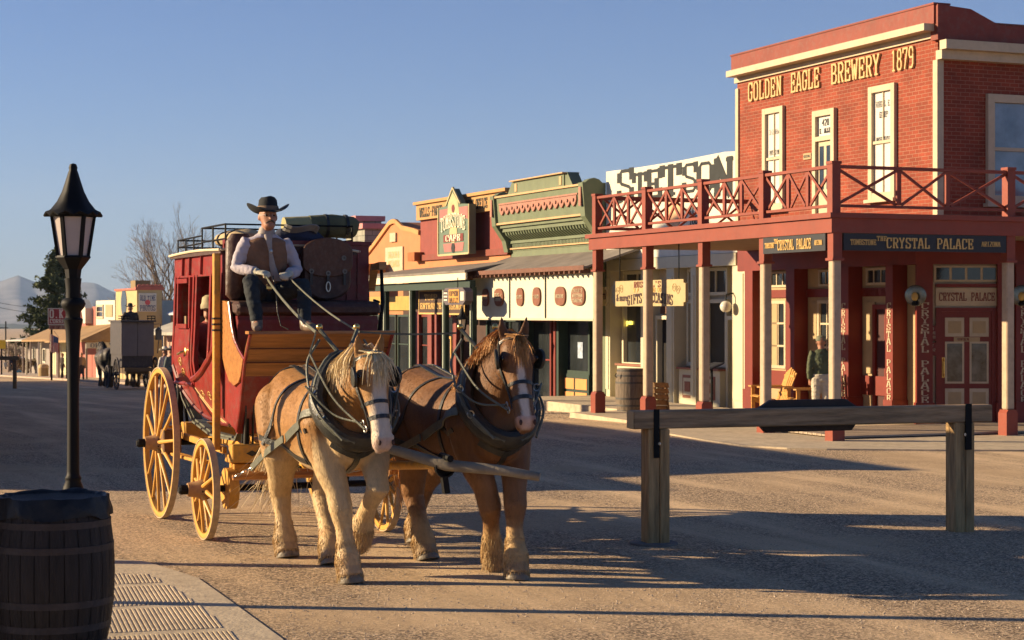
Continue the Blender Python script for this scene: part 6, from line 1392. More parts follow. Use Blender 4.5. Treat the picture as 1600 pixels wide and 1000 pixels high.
def sm(a,b,x): t=max(0,min(1,(x-a)/(b-a))); return t*t*(3-2*t)
FORE=[(.74,.21,1.34,.20),(.74,.215,1.10,.155),(.77,.20,.92,.115),(.80,.17,.76,.092),(.81,.16,.60,.090),(.80,.15,.44,.064),(.80,.15,.28,.070),(.81,.15,.20,.092),(.86,.15,.11,.085),(.88,.15,.055,.100),(.89,.15,.0,.112)]
HIND=[(-.72,.19,1.42,.24),(-.62,.215,1.18,.215),(-.58,.21,.98,.165),(-.72,.19,.80,.115),(-.88,.165,.62,.095),(-.90,.155,.54,.086),(-.87,.15,.38,.066),(-.84,.15,.27,.075),(-.83,.15,.20,.095),(-.79,.15,.11,.088),(-.77,.15,.055,.10),(-.76,.15,.0,.112)]
def pose(chain,side,joints):
    """joints: {index:(x,y,z)} for key indices; the points between follow in proportion"""
    P=[Vector((x,y*side,z)) for x,y,z,r in chain]; R0=[r for *_,r in chain]; ks=sorted(joints); Q=[p.copy() for p in P]
    ks=[0]+ks
    tgt={0:P[0]}; tgt.update({k:Vector((v[0],v[1]*side,v[2])) for k,v in joints.items()})
    for a,b in zip(ks,ks[1:]):
        da=P[b]-P[a]; db=tgt[b]-tgt[a]; rot=da.rotation_difference(db); sc_=db.length/da.length
        for i in range(a,b+1): Q[i]=tgt[a]+rot@((P[i]-P[a])*sc_)
    return Q,R0
def horse(root,legs,coat,hair,feather,ncurve=0.0,nlift=0.0,hyaw=0.0,hpitch=0.0,mlen=(.16,.36),fs=.045,flen=(.14,.34),vox=.016,tail_sweep=(-.5,-.35),seed=1,mane_side=-1,low=False):
    random.seed(seed); m=MB()
    st=[(-1.13,1.44,.08,.14),(-1.07,1.43,.20,.27),(-.92,1.41,.29,.36),(-.70,1.40,.335,.405),(-.45,1.36,.335,.395),(-.15,1.30,.345,.40),(.15,1.28,.35,.415),(.42,1.29,.335,.42),(.65,1.33,.30,.43),(.85,1.33,.275,.38),(1.0,1.30,.225,.29),(1.10,1.29,.14,.18)]
    rings=[]
    for x,z,w,h in st:
        rg=[]
        for j in range(24):
            a=2*math.pi*j/24; ca,sa=math.cos(a),math.sin(a); ww=w*(1-.10*max(0,sa)**2*(1 if x>0 else .3)); rg.append((x,ww*math.copysign(abs(ca)**.88,ca),z+h*math.copysign(abs(sa)**.95,sa)))
        rings.append(rg)
    m.loft(rings)
    hy=hyaw
    def nk(t): # neck centre line
        p=Vector((.66,0,1.38)).lerp(Vector((1.27,0,1.94+nlift)),t)+Vector((0,0,.05*math.sin(t*math.pi))); p.y+=ncurve*t*t; return p
    N=[(0,.22,.40),(.25,.195,.35),(.5,.155,.275),(.72,.125,.21),(.9,.11,.165),(1.0,.10,.13)]
    rr=[]
    for t,w,h in N:
        c=nk(t); d=(nk(min(1,t+.02))-nk(max(0,t-.02))).normalized(); sd=Vector((0,1,0)); rr.append((c,d,sd,w,h))
    rings_tube(m,rr,18)
    HS=1.13; poll=nk(1.0)+Vector((.02,0,.02)); HR=Matrix.Rotation(hy,3,'Z')@Matrix.Rotation(hpitch,3,'Y')
    ax=Vector((.36,0,-.93)).normalized(); fr=Vector((.93,0,.36)).normalized()
    def H(t,y,f): return poll+HR@((ax*t*.88+fr*f+Vector((0,y*1.05,0)))*HS)
    hd=[(-.05,.045,-.02,.05),(.0,.085,.0,.095),(.08,.112,.015,.125),(.17,.122,.0,.150),(.27,.112,-.02,.150),(.36,.096,-.018,.132),(.46,.080,.0,.105),(.56,.070,.012,.088),(.66,.070,.014,.082),(.74,.078,.010,.082),(.79,.070,.0,.07),(.825,.045,-.005,.045)]
    m.loft([[H(t,w*math.copysign(abs(math.cos(2*math.pi*j/18))**.85,math.cos(2*math.pi*j/18)),f+d*math.sin(2*math.pi*j/18)*(1.0 if math.sin(2*math.pi*j/18)<0 else .82)) for j in range(18)] for t,w,f,d in hd])
    m.ball(H(.79,0,-.06),(.05,.045,.04))     # lower lip
    for s in(-1,1):
        m.ball(H(.20,s*.098,.055),.040,10,8); m.ball(H(.73,s*.045,.055),.034,10,8); m.ball(H(.25,s*.085,-.07),.07,10,8)
        e0=H(-.02,s*.065,-.015); e1=e0+HR@Vector((.015,s*.03,.10)); e2=e0+HR@Vector((.02,s*.035,.19))
        m.tube([e0-Vector((0,0,.03)),e0+(e1-e0)*.4,e1,e2],[.044,.052,.042,.008],8,flat=.5,up=(1,0,0))
    legsQ=[]
    for nm,(chain,side,j) in legs.items():
        Q,R0=pose(chain,side,j); legsQ.append(Q); k=len(Q)-2
        m.tube(Q[:k+1],[q*(1.0 if i<2 else 1.14) for i,q in enumerate(R0[:k+1])],14,flat=1.0); m.ball(Q[0],R0[0]*.98,14,10)
    HRi=HR.transposed()
    def hc_(p): q=(HRi@(Vector(p)-poll))/HS; return q.dot(ax)/.88,q.y,q.dot(fr)
    body=organic(m,'body',coat_mat('coat_'+root.name),root,vox,4,off=(0,0,0),colfn=lambda p:coat(p,hc_(p)),wrinkle=.0)
    # hooves
    HO=pm('grey_horn_hoof',(.17,.14,.10),.5,.3,18,.3,40)
    for Q in legsQ:
        a,b=Q[-3],Q[-1]; d=(b-a).normalized(); fwd=Vector((1,0,0)); fwd=(fwd-d*fwd.dot(d)).normalized(); sd=d.cross(fwd); mm=MB()
        rings_tube(mm,[(Q[-2]-d*.02+fwd*.0,d,sd,.088,.088),(Q[-1]+fwd*.012-d*.01,d,sd,.112,.118),(Q[-1]+fwd*.014,d,sd,.108,.112)],16); mm.build('hoof',HO,root,smooth=True,ang=50,off=(0,0,0))
    me=body.data; bv=BVHTree.FromPolygons([v.co[:] for v in me.vertices],[p.vertices[:] for p in me.polygons])
    # hair
    def strands(name,mat,gen,n):
        mb=MB()
        for i in range(n):
            pts,w=gen(); 
            for q in range(len(pts)): pts[q]=Vector(pts[q])
            side=(pts[-1]-pts[0]).cross(Vector((random.gauss(0,1),random.gauss(0,1),random.gauss(0,.3)))).normalized(); vs=[]
            k=len(pts)
            for q,p in enumerate(pts): ww=w*(1-q/(k-1))**.7 if q<k-1 else w*.12; vs+=[p-side*ww,p+side*ww]
            mb.add(vs,[(2*q,2*q+1,2*q+3,2*q+2) for q in range(k-1)])
        return mb.build(name,mat,root,off=(0,0,0))
    nm_=.35 if low else 1
    if not low:
        mb=MB(); cols_=[]; cm=body.data.color_attributes['coat'].data; vsn=me.vertices; ps=me.polygons; areas=np.cumsum([p.area for p in ps]); tot=areas[-1]
        for i in range(26000):
            p=ps[int(np.searchsorted(areas,random.random()*tot))]; w3=[random.random() for _ in p.vertices]; sw=sum(w3); b=Vector((0,0,0))
            for ww,vi in zip(w3,p.vertices): b+=vsn[vi].co*(ww/sw)
            nr=p.normal; c=cm[p.vertices[0]].color
            fl=Vector((-.55 if b.x<.8 else -.15,0,-1)) if b.z>.6 else Vector((-.1,0,-1)); fl+=Vector((random.gauss(0,.25),random.gauss(0,.25),random.gauss(0,.25))); fl=(fl-nr*fl.dot(nr)).normalized()
            L=random.uniform(.016,.032)*(1.7 if b.z<1.0 and b.x<.9 else 1)*(.6 if b.x>1.15 and b.z>1.3 else 1); sd=fl.cross(nr)*.0022; k=1+random.gauss(0,.06); k=max(.6,k); hl=.0055 if b.z<.75 else .0022; e=b+fl*L+nr*hl; mdp=b+fl*L*.5+nr*hl
            mb.add([b-sd,b+sd,mdp+sd,mdp-sd,e],[(0,1,2,3),(3,2,4)]); cols_+=[(c[0]*k,c[1]*k,c[2]*k)]*5
        fo=mb.build('short_hair',body.data.materials[0],root,off=(0,0,0)); ca=fo.data.color_attributes.new('coat','FLOAT_COLOR','POINT')
        for i,c in enumerate(cols_): ca.data[i].color=(*c,1)
    def mane():
        t=random.uniform(.12,1.0); c=nk(t); d=(nk(min(1,t+.02))-nk(max(0,t-.02))).normalized(); up=Vector((-d.z,0,d.x)); h=float(np.interp(t,[0,.25,.5,.72,.9,1],[.36,.33,.265,.21,.165,.13]))
        s=mane_side if random.random()<.8 else -mane_side; b=c+up*(h*.96)+Vector((0,random.gauss(0,.02),0)); L=random.uniform(*mlen)
        w=float(np.interp(t,[0,.5,1],[.22,.165,.12]))
        p1=b+up*.03+Vector((0,s*.05,0)); p2=b+Vector((random.gauss(0,.02),s*(w+.02),-L*.4)); p3=b+Vector((random.gauss(0,.03),s*(w+.05),-L)); return [b,p1,p2,p3],.008
    strands('mane',hair,mane,int(420*nm_))
    def fore():
        b=H(random.uniform(-.05,.03),random.gauss(0,.035),.03); L=random.uniform(*flen); y=random.gauss(0,fs)
        return [b,H(.02,y*.5,.125),H(L*.55,y,.150),H(L,y*1.25+random.gauss(0,.012),.142)],.008
    strands('forelock',hair,fore,int(200*nm_))
    def tail():
        b=Vector((-1.12,random.gauss(0,.03),1.50+random.gauss(0,.03))); L=random.uniform(.75,1.15); sx,sy=tail_sweep; wv=random.gauss(0,.10)
        return [b,b+Vector((-.10,wv*.2,-.05)),b+Vector((-.16+sx*.12,wv*.6+sy*.15,-L*.45)),b+Vector((-.14+sx*.5+random.gauss(0,.05),wv+sy*.5,-L*.8)),b+Vector((-.12+sx+random.gauss(0,.08),wv*1.2+sy+random.gauss(0,.08),-L))],.009
    strands('tail',hair,tail,int(170*nm_))
    low_=[v for v in me.vertices if v.co.z<.42]
    if low_:
        def feath():
            v=random.choice(low_); 
            while not(any((v.co-Q[-4]).length<.17 or (v.co-Q[-3]).length<.15 for Q in legsQ)): v=random.choice(low_)
            nrm=v.normal; b=v.co.copy(); L=random.uniform(.035,.085); return [b-nrm*.004,b+nrm*.010+Vector((-.004,0,-L*.4)),b+nrm*.012+Vector((-.012,0,-L))],.003
        strands('leg_feather',feather,feath,int(6000*nm_))
    return dict(body=body,bv=bv,H=H,nk=nk,Q=legsQ,HR=HR)
def eyeballs(root,h):
    m=MB()
    for s in(-1,1): m.ball(h['H'](.20,s*.128,.068),(.022,.016,.020),10,8)
    m.build('eyes',pm('horse_eye',(.012,.008,.006),.1,.1,5,spec=.8),root,smooth=True,off=(0,0,0))
    m=MB()
    for s in(-1,1): m.ball(h['H'](.775,s*.052,.070),(.016,.014,.024),10,8)
    m.build('nostrils',pm('nostril_dark',(.05,.025,.02),.7),root,smooth=True,off=(0,0,0))
def strap(root,h,pts,w,mat,name,lift=.010,n=None,th=.010,closed=False,snap=True,mb=None):
    """a leather strap laid over the body along the given points"""
    P=[Vector(p) for p in pts]; out=[]
    if closed: P=P+[P[0]]
    for a,b in zip(P,P[1:]):
        k=max(2,int((b-a).length/.05))
        for i in range(k): out.append(a.lerp(b,i/k))
    out.append(P[-1]); vs=[];R_=[]
    Q=[];N=[]
    for p in out:
        loc_,nr,ix,ds=h['bv'].find_nearest(p)
        if snap and ds<.16:
            Q.append(loc_+nr*lift); N.append(nr)
        else: Q.append(p); N.append(nr if ds<.3 else Vector((0,0,1)))
    # smooth
    for _ in range(2):
        Q=[Q[0]]+[(Q[i-1]+Q[i]*2+Q[i+1])/4 for i in range(1,len(Q)-1)]+[Q[-1]]
        N=[N[0]]+[((N[i-1]+N[i]+N[i+1])).normalized() for i in range(1,len(N)-1)]+[N[-1]]
    m=mb or MB()
    for i,p in enumerate(Q):
        t=(Q[min(i+1,len(Q)-1)]-Q[max(0,i-1)]).normalized(); sd=t.cross(N[i]).normalized(); nn=sd.cross(t)*-1
        nn=N[i]; R_.append([p-sd*w/2-nn*th/2,p+sd*w/2-nn*th/2,p+sd*w/2+nn*th/2,p-sd*w/2+nn*th/2])
    m.loft(R_)
    if mb is None: return m.build(name,mat,root,off=(0,0,0))
def harness(root,h,near,trace_end,col2=LEAW):
    off0=(0,0,0)
    # collar round the base of the neck, and hames with brass balls
    c=Vector((.90,0,1.53)); ax=Vector((.80,0,.60)).normalized(); up=Vector((-.60,0,.80)); n=30
    def ring(a,b,tw=0): return [c+up*(a*math.sin(2*math.pi*j/n)*(1.05 if math.sin(2*math.pi*j/n)>0 else 1.0))+Vector((0,b*math.cos(2*math.pi*j/n)*(1-.28*max(0,math.sin(2*math.pi*j/n))),0)) for j in range(n)]
    P=ring(.42,.31); m=MB()
    rings=[]
    for j in range(n):
        p=P[j]; o=(p-c).normalized(); rings.append([p+o*.078*math.cos(a)+ax*.10*math.sin(a) for a in [2*math.pi*k/10 for k in range(10)]])
    rings.append(rings[0]); m.loft(rings,cap=False); co=m.build('collar',LEA,root,smooth=True,off=off0)
    for s in(-1,1):
        m=MB(); pts=[]
        for j in range(0,12):
            a=R(-78+j*14.2); p=c+up*(.465*math.sin(a)*(1.08 if math.sin(a)>0 else 1))+Vector((0,s*.355*math.cos(a)*(1-.28*max(0,math.sin(a))),0))+ax*.055; pts.append(p)
        tip=c+up*.72+Vector((0,s*.17,0))+ax*.06; pts.append(tip)
        m.tube(pts,[.018+.006*math.sin(i/12*math.pi) for i in range(len(pts))],8); hm=m.build('hame',col2,root,smooth=True,off=off0)
        m=MB(); m.ball(tip+up*.03,.030,10,8); m.build('brass_ball',BRASS,hm,smooth=True,off=off0)
        m=MB(); 
        for a in(8,-25): 
            q=c+up*(.465*math.sin(R(a)))+Vector((0,s*.37*math.cos(R(a)),0))+ax*.09; m.tube([q+Vector((0,.03*math.cos(t),.03*math.sin(t))) for t in [2*math.pi*i/12 for i in range(13)]],.007,5)
        m.build('ring',STEEL,hm,smooth=True,off=off0)
    S=lambda pts,w,nm='strap',mat=LEA,**k: strap(root,h,pts,w,mat,nm,**k)
    # traces, both sides
    for s in(-1,1):
        a=c+up*-.06+Vector((-.02,s*.40,0)); e=Vector(trace_end[0 if s<0 else 1]); mid=Vector((.10,s*.385,1.17)); q=Vector((-.45,s*.385,1.02)); q2=Vector((-1.05,s*.38,.82))
        m=MB(); pts=[a,mid,q,q2]; 
        strap(root,h,[a,a.lerp(mid,.5),mid],.075,LEAW,'trace',mb=m,lift=.02,th=.014); 
        P2=[mid]+[q,q2]; 
        for u_,v_ in zip(P2,P2[1:]): m.bar(u_,v_,.012,.065)
        tr=m.build('trace',LEAW,root,off=off0)
        m=MB(); k=int((e-q2).length/.045); d=(e-q2).normalized()
        for i in range(k):
            cc=q2.lerp(e,(i+.5)/k); sd=d.orthogonal().normalized(); sd=Quaternion(d,(i%2)*1.57)@sd; m.tube([cc+d*.026*math.cos(t)+sd*.013*math.sin(t) for t in [2*math.pi*j/8 for j in range(9)]],.005,4)
        m.build('trace_chain',STEEL,tr,off=off0)
    for s in(-1,1):   # extra lines hanging about the collar
        m=MB(); a=c+up*.60+Vector((0,s*.2,0))+ax*.08; m.tube(curve([a,a+Vector((.06,s*.13,-.22)),c+up*-.05+Vector((.12,s*.37,0)),c+up*-.38+Vector((.14,s*.20,0))]),.012,6); m.build('collar_line',LEAW,root,smooth=True,off=off0)
        strap(root,h,[c+up*-.30+Vector((.05,s*.26,0)),Vector((1.08,s*.16,1.10)),Vector((1.12,0,1.02))],.06,LEA,'breast_strap')
    # back pad, belly band, rump straps, breeching
    S([(.42,-.30,1.05),(.40,-.33,1.35),(.38,-.22,1.66),(.38,0,1.76),(.38,.22,1.66),(.40,.33,1.35),(.42,.30,1.05),(.40,.15,.86),(.40,-.15,.86)],.045,'back_pad',closed=True)
    S([(.62,-.10,1.80),(.38,-.09,1.76),(.0,-.08,1.72),(-.45,-.08,1.78),(-.80,-.07,1.82)],.03,'back_strap'); S([(.62,.10,1.80),(.38,.09,1.76),(.0,.08,1.72),(-.45,.08,1.78),(-.80,.07,1.82)],.03,'back_strap')
    for s in(-1,1):
        S([(-.10,s*.05,1.72),(-.30,s*.30,1.55),(-.45,s*.36,1.25),(-.55,s*.37,1.08)],.035,'hip_strap'); S([(-.60,s*.05,1.80),(-.85,s*.27,1.60),(-1.0,s*.27,1.32)],.03,'hip_strap')
        S([(-1.16,0,1.28),(-1.05,s*.22,1.28),(-.80,s*.33,1.22),(-.45,s*.36,1.10),(.0,s*.36,1.0),(.40,s*.30,.94)],.055,'breeching')
        S([(1.0,s*.22,1.18),(1.10,s*.12,1.08),(1.12,0,1.04)],.06,'breast_strap')
        S([(.40,s*.34,1.30),(.62,s*.33,1.22),(.80,s*.33,1.30)],.04,'pad_strap')
    S([(1.12,0,1.06),(1.05,0,.98),(.85,0,.93),(.45,0,.88)],.05,'martingale')
    # bridle
    H=h['H']
    S([H(.02,-.10,-.02),H(.02,-.06,.09),H(.02,0,.11),H(.02,.06,.09),H(.02,.10,-.02)],.026,'brow_band',lift=.012)
    for tt,w in((.42,.030),(.55,.034)):
        S([H(tt,-.09,-.10),H(tt,-.10,0),H(tt,-.06,.09),H(tt,0,.11),H(tt,.06,.09),H(tt,.10,0),H(tt,.09,-.10),H(tt,0,-.13)],w,'nose_band',closed=True,lift=.012)
    for s in(-1,1):
        S([H(-.03,s*.07,-.03),H(.10,s*.12,-.03),H(.30,s*.12,-.03),H(.45,s*.10,-.02),H(.62,s*.08,-.02)],.028,'cheek_strap',lift=.012)
        S([H(-.03,s*.07,-.06),H(.12,s*.12,-.10),H(.30,s*.08,-.16),H(.33,0,-.18)],.022,'throat_latch',lift=.012)
        m=MB(); cc=H(.19,s*.158,.030); X=h['HR']@Vector((.93,0,.36)); Z=h['HR']@Vector((-.36,0,.93)); Yv=h['HR']@Vector((0,s,0))
        rg=[]
        for d0,sc_ in((-.012,.6),(-.012,.98),(.0,1.0),(.012,.98),(.014,.6)):
            rg.append([cc+Yv*(d0+.02*math.cos(t))+X*.082*sc_*math.cos(t)+Z*.088*sc_*math.sin(t) for t in [2*math.pi*i/20 for i in range(20)]])
        m.loft(rg); m.build('blinder',LEA,root,smooth=True,ang=50,off=off0)
        m=MB(); 
        for tt,ff in((.62,-.04),(.56,-.07)):
            q=H(tt,s*.095,ff); m.tube([q+Z*.026*math.cos(t)+X*.026*math.sin(t) for t in [2*math.pi*i/14 for i in range(15)]],.006,6)
        m.build('bit_ring',STEEL,root,smooth=True,off=off0)
        b=H(.62,s*.10,-.04); e=c+up*.42+Vector((0,s*.33,0))+ax*.12
        m=MB(); m.tube(curve([b,b.lerp(e,.5)+Vector((0,s*.03,-.06)),e]),.010,6); m.tube(curve([H(.56,s*.10,-.07),b.lerp(e,.45)+Vector((0,s*.06,-.16)),c+up*.1+Vector((0,s*.42,0))+ax*.10]),.009,6); m.build('side_rein',LEAW,root,smooth=True,off=off0)
    return dict(ring={s:c+up*.72+Vector((0,s*.17,0))+ax*.06 for s in(-1,1)},side={s:c+up*.42+Vector((0,s*.33,0))+ax*.12 for s in(-1,1)})
CR=(.56,.40,.20); GB=(.30,.140,.034); WHT=(.62,.52,.40); CH=(.27,.10,.03)
def coat_near(p,hc=(0,0,0)):
    x,y,z=p; n=noise.noise(Vector((x*3,y*3,z*3))); n2=noise.noise(Vector((x*9,y*9,z*9)))
    c=GB
    c=mixc(c,(.42,.23,.075),sm(-.1,.6,n)*.45)
    c=mixc(c,CR,sm(1.16,.90,z+n*.13+.10*(x<-.9)))       # pale belly and legs
    if x>.86: c=mixc(c,CR,sm(1.28,1.08,z+n*.1))
    if x<-.8: c=mixc(c,CR,sm(-.95,-1.10,x+n*.08)*.7)
    if z<.5: c=mixc(c,(.58,.36,.17),sm(.02,.25,n+n2*.5+.1)*.6)
    if z<.16: c=mixc(c,(.34,.24,.14),.6)
    t_,y_,f_=hc
    if x>1.15 and z>1.1 and -.1<t_<.95 and f_>-.35:
        wd=.042+.03*sm(.3,.55,t_)+.02*n2; fr_=sm(-.03,.05,f_+n*.02)*sm(wd+.025,wd-.012,abs(y_-.006)); 
        if t_>.6: fr_=max(fr_,.85)
        c=mixc(mixc(c,(.40,.22,.08),.5),(.58,.49,.38),fr_)
        if t_>.74: c=mixc(c,(.50,.33,.27),.6)
        if abs(t_-.20)<.06 and abs(y_)>.085: c=mixc(c,(.10,.05,.03),.6)
    return c
BRN=(.125,.052,.016)
def coat_far(p,hc=(0,0,0)):
    x,y,z=p; n=noise.noise(Vector((x*3+9,y*3,z*3))); n2=noise.noise(Vector((x*9,y*9+4,z*9)))
    c=mixc(BRN,(.17,.075,.024),sm(-.3,.4,n)); c=mixc(c,(.30,.15,.06),sm(1.0,.8,z)*.5)
    if z<.55: c=mixc(c,(.46,.30,.13),sm(.52,.30,z+n*.1)); 
    if z<.16: c=mixc(c,(.25,.17,.10),.6)
    t_,y_,f_=hc
    if x>1.15 and z>1.1 and -.1<t_<.95 and f_>-.35:
        wd=.020+.012*sm(.3,.6,t_)+.012*n2; c=mixc(c,(.62,.52,.42),sm(.0,.06,f_)*sm(wd+.014,wd-.008,abs(y_+.008)))
        if t_>.72: c=mixc(c,(.50,.32,.26),.65*sm(.0,.05,f_))
        if abs(t_-.20)<.06 and abs(y_)>.085: c=mixc(c,(.05,.02,.015),.6)
    return c
FLAX=pm('flaxen_hair',(.66,.53,.31),.6,.25,9); GOLDH=pm('ginger_hair',(.44,.22,.07),.6,.3,9); FTH=pm('cream_feather_hair',(.50,.35,.17),.8,.15,6)
nh=KF.root('horse',(2.38,-.44,0),'golden brown draft horse with white face and cream legs on the left of the team','horse',rz=0.0001)
hn=horse(nh,{'fl':(FORE,-1,{4:(.97,.12,.62),7:(1.0,.07,.22),10:(1.06,.06,0)}),'fr':(FORE,1,{1:(.80,.215,1.10),4:(1.10,.17,.80),7:(.74,.15,.46),10:(.56,.14,.27)}),
 'hl':(HIND,-1,{2:(-.58,.21,.98),5:(-.86,.14,.56),8:(-.80,.12,.20),11:(-.74,.11,0)}),'hr':(HIND,1,{2:(-.42,.21,.98),5:(-.46,.15,.56),8:(-.16,.13,.20),11:(-.08,.12,0)})},
 coat_near,FLAX,FTH,ncurve=.03,nlift=-.035,hyaw=R(7),hpitch=R(2),tail_sweep=(-.10,-.16),seed=2)
eyeballs(nh,hn); hk=harness(nh,hn,True,[(1.16-2.38,-.95+.44,.72),(1.16-2.38,-.15+.44,.72)])
fh=KF.root('horse',(2.66,.74,0),'brown draft horse with narrow white stripe and ginger forelock on the right of the team','horse',rz=R(3))
hf=horse(fh,{'fl':(FORE,-1,{4:(.82,.03,.60),7:(.60,-.10,.21),10:(.57,-.14,0)}),'fr':(FORE,1,{4:(1.02,.12,.62),7:(1.08,.10,.22),10:(1.12,.08,0)}),
 'hl':(HIND,-1,{2:(-.48,.21,.98),5:(-.62,.15,.56),8:(-.42,.14,.20),11:(-.34,.13,0)}),'hr':(HIND,1,{2:(-.66,.21,.98),5:(-1.14,.16,.56),8:(-1.28,.14,.24),11:(-1.22,.13,.05)})},
 coat_far,GOLDH,FTH,ncurve=-.02,nlift=.10,mlen=(.08,.18),fs=.03,hyaw=R(-8),hpitch=R(-2),tail_sweep=(-.1,.1),seed=5)
eyeballs(fh,hf); fk=harness(fh,hf,False,[(1.16-2.66,.15-.74,.72),(1.16-2.66,.95-.74,.72)])
# ================================================================ PEOPLE
SHIRT=pm('lilac_white_cotton',(.44,.40,.43),.85,.10,8,.5,22); JEAN=pm('dark_denim',(.018,.024,.028),.85,.3,12,.4,30); VEST=pm('brown_suede',(.19,.10,.055),.8,.3,8,.4,25,grime=.2)
dv=KF.root('person',(.05,-.34,2.08),'driver in black cowboy hat, brown waistcoat and pale gloves holding the reins','person')
OFF[dv.name]=(.05,-.34,2.08)
def o(p): return tuple(p)
# joints are written in the coach frame; the builder below works in the Empty's own frame
def loc_(J,o3): return {k:((v[0],v[1],v[2]) if k.startswith('curl') else (v[0]-o3[0],v[1]-o3[1],v[2]-o3[2])) for k,v in J.items()}
J=dict(pelvis=(.02,-.33,2.50),chest=(.06,-.34,2.88),neck=(.10,-.34,3.11),head=(.15,-.34,3.265),shL=(.06,-.565,2.985),shR=(.06,-.115,2.985),elL=(.08,-.655,2.74),elR=(.08,-.01,2.72),wrL=(.33,-.50,2.70),wrR=(.33,-.17,2.68),curlL=(.15,.45,-1),curlR=(.15,-.45,-1),
 hipL=(.06,-.43,2.48),hipR=(.06,-.23,2.48),knL=(.46,-.60,2.60),knR=(.46,-.05,2.56),anL=(.60,-.57,2.19),anR=(.60,-.08,2.19),toeL=(.80,-.62,2.135),toeR=(.80,-.03,2.135))
OFF[dv.name]=(0,0,0); J=loc_(J,(.05,-.34,2.08))
person(dv,J,1.07,(1,0,0),SHIRT,JEAN,.014,glove=pm('pale_glove',(.50,.47,.36),.8,.15,10,.3,30),boots=pm('worn_silver_boot',(.16,.12,.09),.4,.5,9),vest=VEST,torso_w=1.13,hfwd=(1,-.02,-.02))
hc=Vector(J['head'])
cowboy_hat(dv,hc+Vector((0,0,.045)),(1,0,0),pm('black_felt',(.012,.016,.02),.85,.3,6,.2,30),1.10,.20,pm('tan_hat_band',(.20,.13,.08),.8),curl=.085)
m=MB()   # neckerchief with slide, moustache, glasses
p=Vector(J['neck']); m.lathe([(.05,-.02),(.075,0),(.08,.03),(.06,.06),(.05,.06)],(p.x+.0,p.y,p.z-.03),16); 
m.prism([(-.055,-.02),(.055,-.02),(.03,-.14),(.035,-.40),(.10,-.52),(-.02,-.50),(.005,-.30),(-.03,-.14)],'x',.125+p.x*.0,.140); nk_=MB()
rings_tube(nk_,[((p.x+.055,p.y,p.z+.0),(0,0,-1),(0,1,0),.05,.03),((p.x+.085,p.y,p.z-.10),(0,0,-1),(0,1,0),.035,.022),((p.x+.110,p.y+.01,p.z-.20),(0,0,-1),(0,1,0),.018,.018),((p.x+.110,p.y+.03,p.z-.34),(0,0,-1),(0,1,0),.032,.016),((p.x+.10,p.y+.08,p.z-.50),(0,0,-1),(0,1,0),.05,.012)],12); rings_tube(nk_,[((p.x,p.y,p.z-.02),(0,0,1),(0,1,0),.092,.088),((p.x,p.y,p.z+.02),(0,0,1),(0,1,0),.082,.078),((p.x,p.y,p.z+.05),(0,0,1),(0,1,0),.07,.068)],16)
nk_.build('neckerchief',pm('grey_silk',(.30,.26,.23),.6,.2,6,.3,20),dv,smooth=True)
m=MB(); m.ball((p.x+.130,p.y+.01,p.z-.20),(.010,.018,.024)); m.build('neckerchief_slide',STEEL,dv,smooth=True)
m=MB(); f=hc+Vector((.114,0,-.054)); m.tube([f+Vector((-.02,-.048,-.018)),f+Vector((0,-.02,.002)),f+Vector((.008,0,.006)),f+Vector((0,.02,.002)),f+Vector((-.02,.048,-.018))],[.004,.010,.010,.010,.004],8); m.build('moustache',pm('grey_brown_hair',(.10,.07,.05),.9),dv,smooth=True)
m=MB()
for s in(-1,1): 
    q=hc+Vector((.113,s*.036,.012)); m.tube([q+Vector((0,.024*math.cos(t),.017*math.sin(t))) for t in [2*math.pi*i/14 for i in range(15)]],.0022,5); m.tube([q+Vector((0,s*.024,.0)),hc+Vector((-.01,s*.092,.012))],.0022,5)
m.build('spectacles',STEEL,dv)
m=MB(); rings_tube(m,[(Vector(J['pelvis'])+Vector((0,0,.03)),(0,0,1),(0,1,0),.192,.140),(Vector(J['pelvis'])+Vector((0,0,.075)),(0,0,1),(0,1,0),.190,.138)],20); bl=m.build('belt',LEA,dv,smooth=True)
m=MB(); m.box(Vector(J['pelvis']).x+.135,Vector(J['pelvis']).x+.15,-.03+J['pelvis'][1],.03+J['pelvis'][1],J['pelvis'][2]+.03,J['pelvis'][2]+.08); m.build('buckle',BRASS,bl)
# reins
hL=Vector((.42,-.44,2.66)); hR=Vector((.42,-.20,2.65))
def hw(root_off,rz,p): return Vector((root_off[0],root_off[1],0))+Matrix.Rotation(rz,3,'Z')@Vector(p)
nr1=hw((2.38,-.44),0,hk['ring'][-1]); nr2=hw((2.38,-.44),0,hk['ring'][1]); fr1=hw((2.66,.74),R(3),fk['ring'][-1]); fr2=hw((2.66,.74),R(3),fk['ring'][1])
def rein(A,pts,lab,wd):
    m=MB(); P=[]
    for a,b in zip([A]+pts,pts):
        n=8; L=(b-a).length
        for i in range(n): P.append(a.lerp(b,i/n)-Vector((0,0,.035*L*4*(i/n)*(1-i/n)*.5)))
    P.append(pts[-1]); R_=[]
    for i,q in enumerate(P):
        t=(P[min(i+1,len(P)-1)]-P[max(0,i-1)]).normalized(); sd=t.cross(Vector((0,0,1))).normalized(); u=sd.cross(t); R_.append([q-sd*.004-u*wd,q+sd*.004-u*wd,q+sd*.004+u*wd,q-sd*.004+u*wd])
    m.loft(R_); ob=m.build('rein',LEAW,off=tuple(A)); KF.single(ob,A,lab,'rein'); return ob
rein(hL,[nr1+Vector((-.02,-.03,-.02)),hw((2.38,-.44),0,hk['side'][-1])],'broad pale leather rein from the driver hand to the near horse collar',.014)
rein(hR,[nr2+Vector((-.02,.03,-.02)),fr1+Vector((-.02,-.03,-.03))],'thin rein from the driver other hand over the near collar to the far horse',.008)
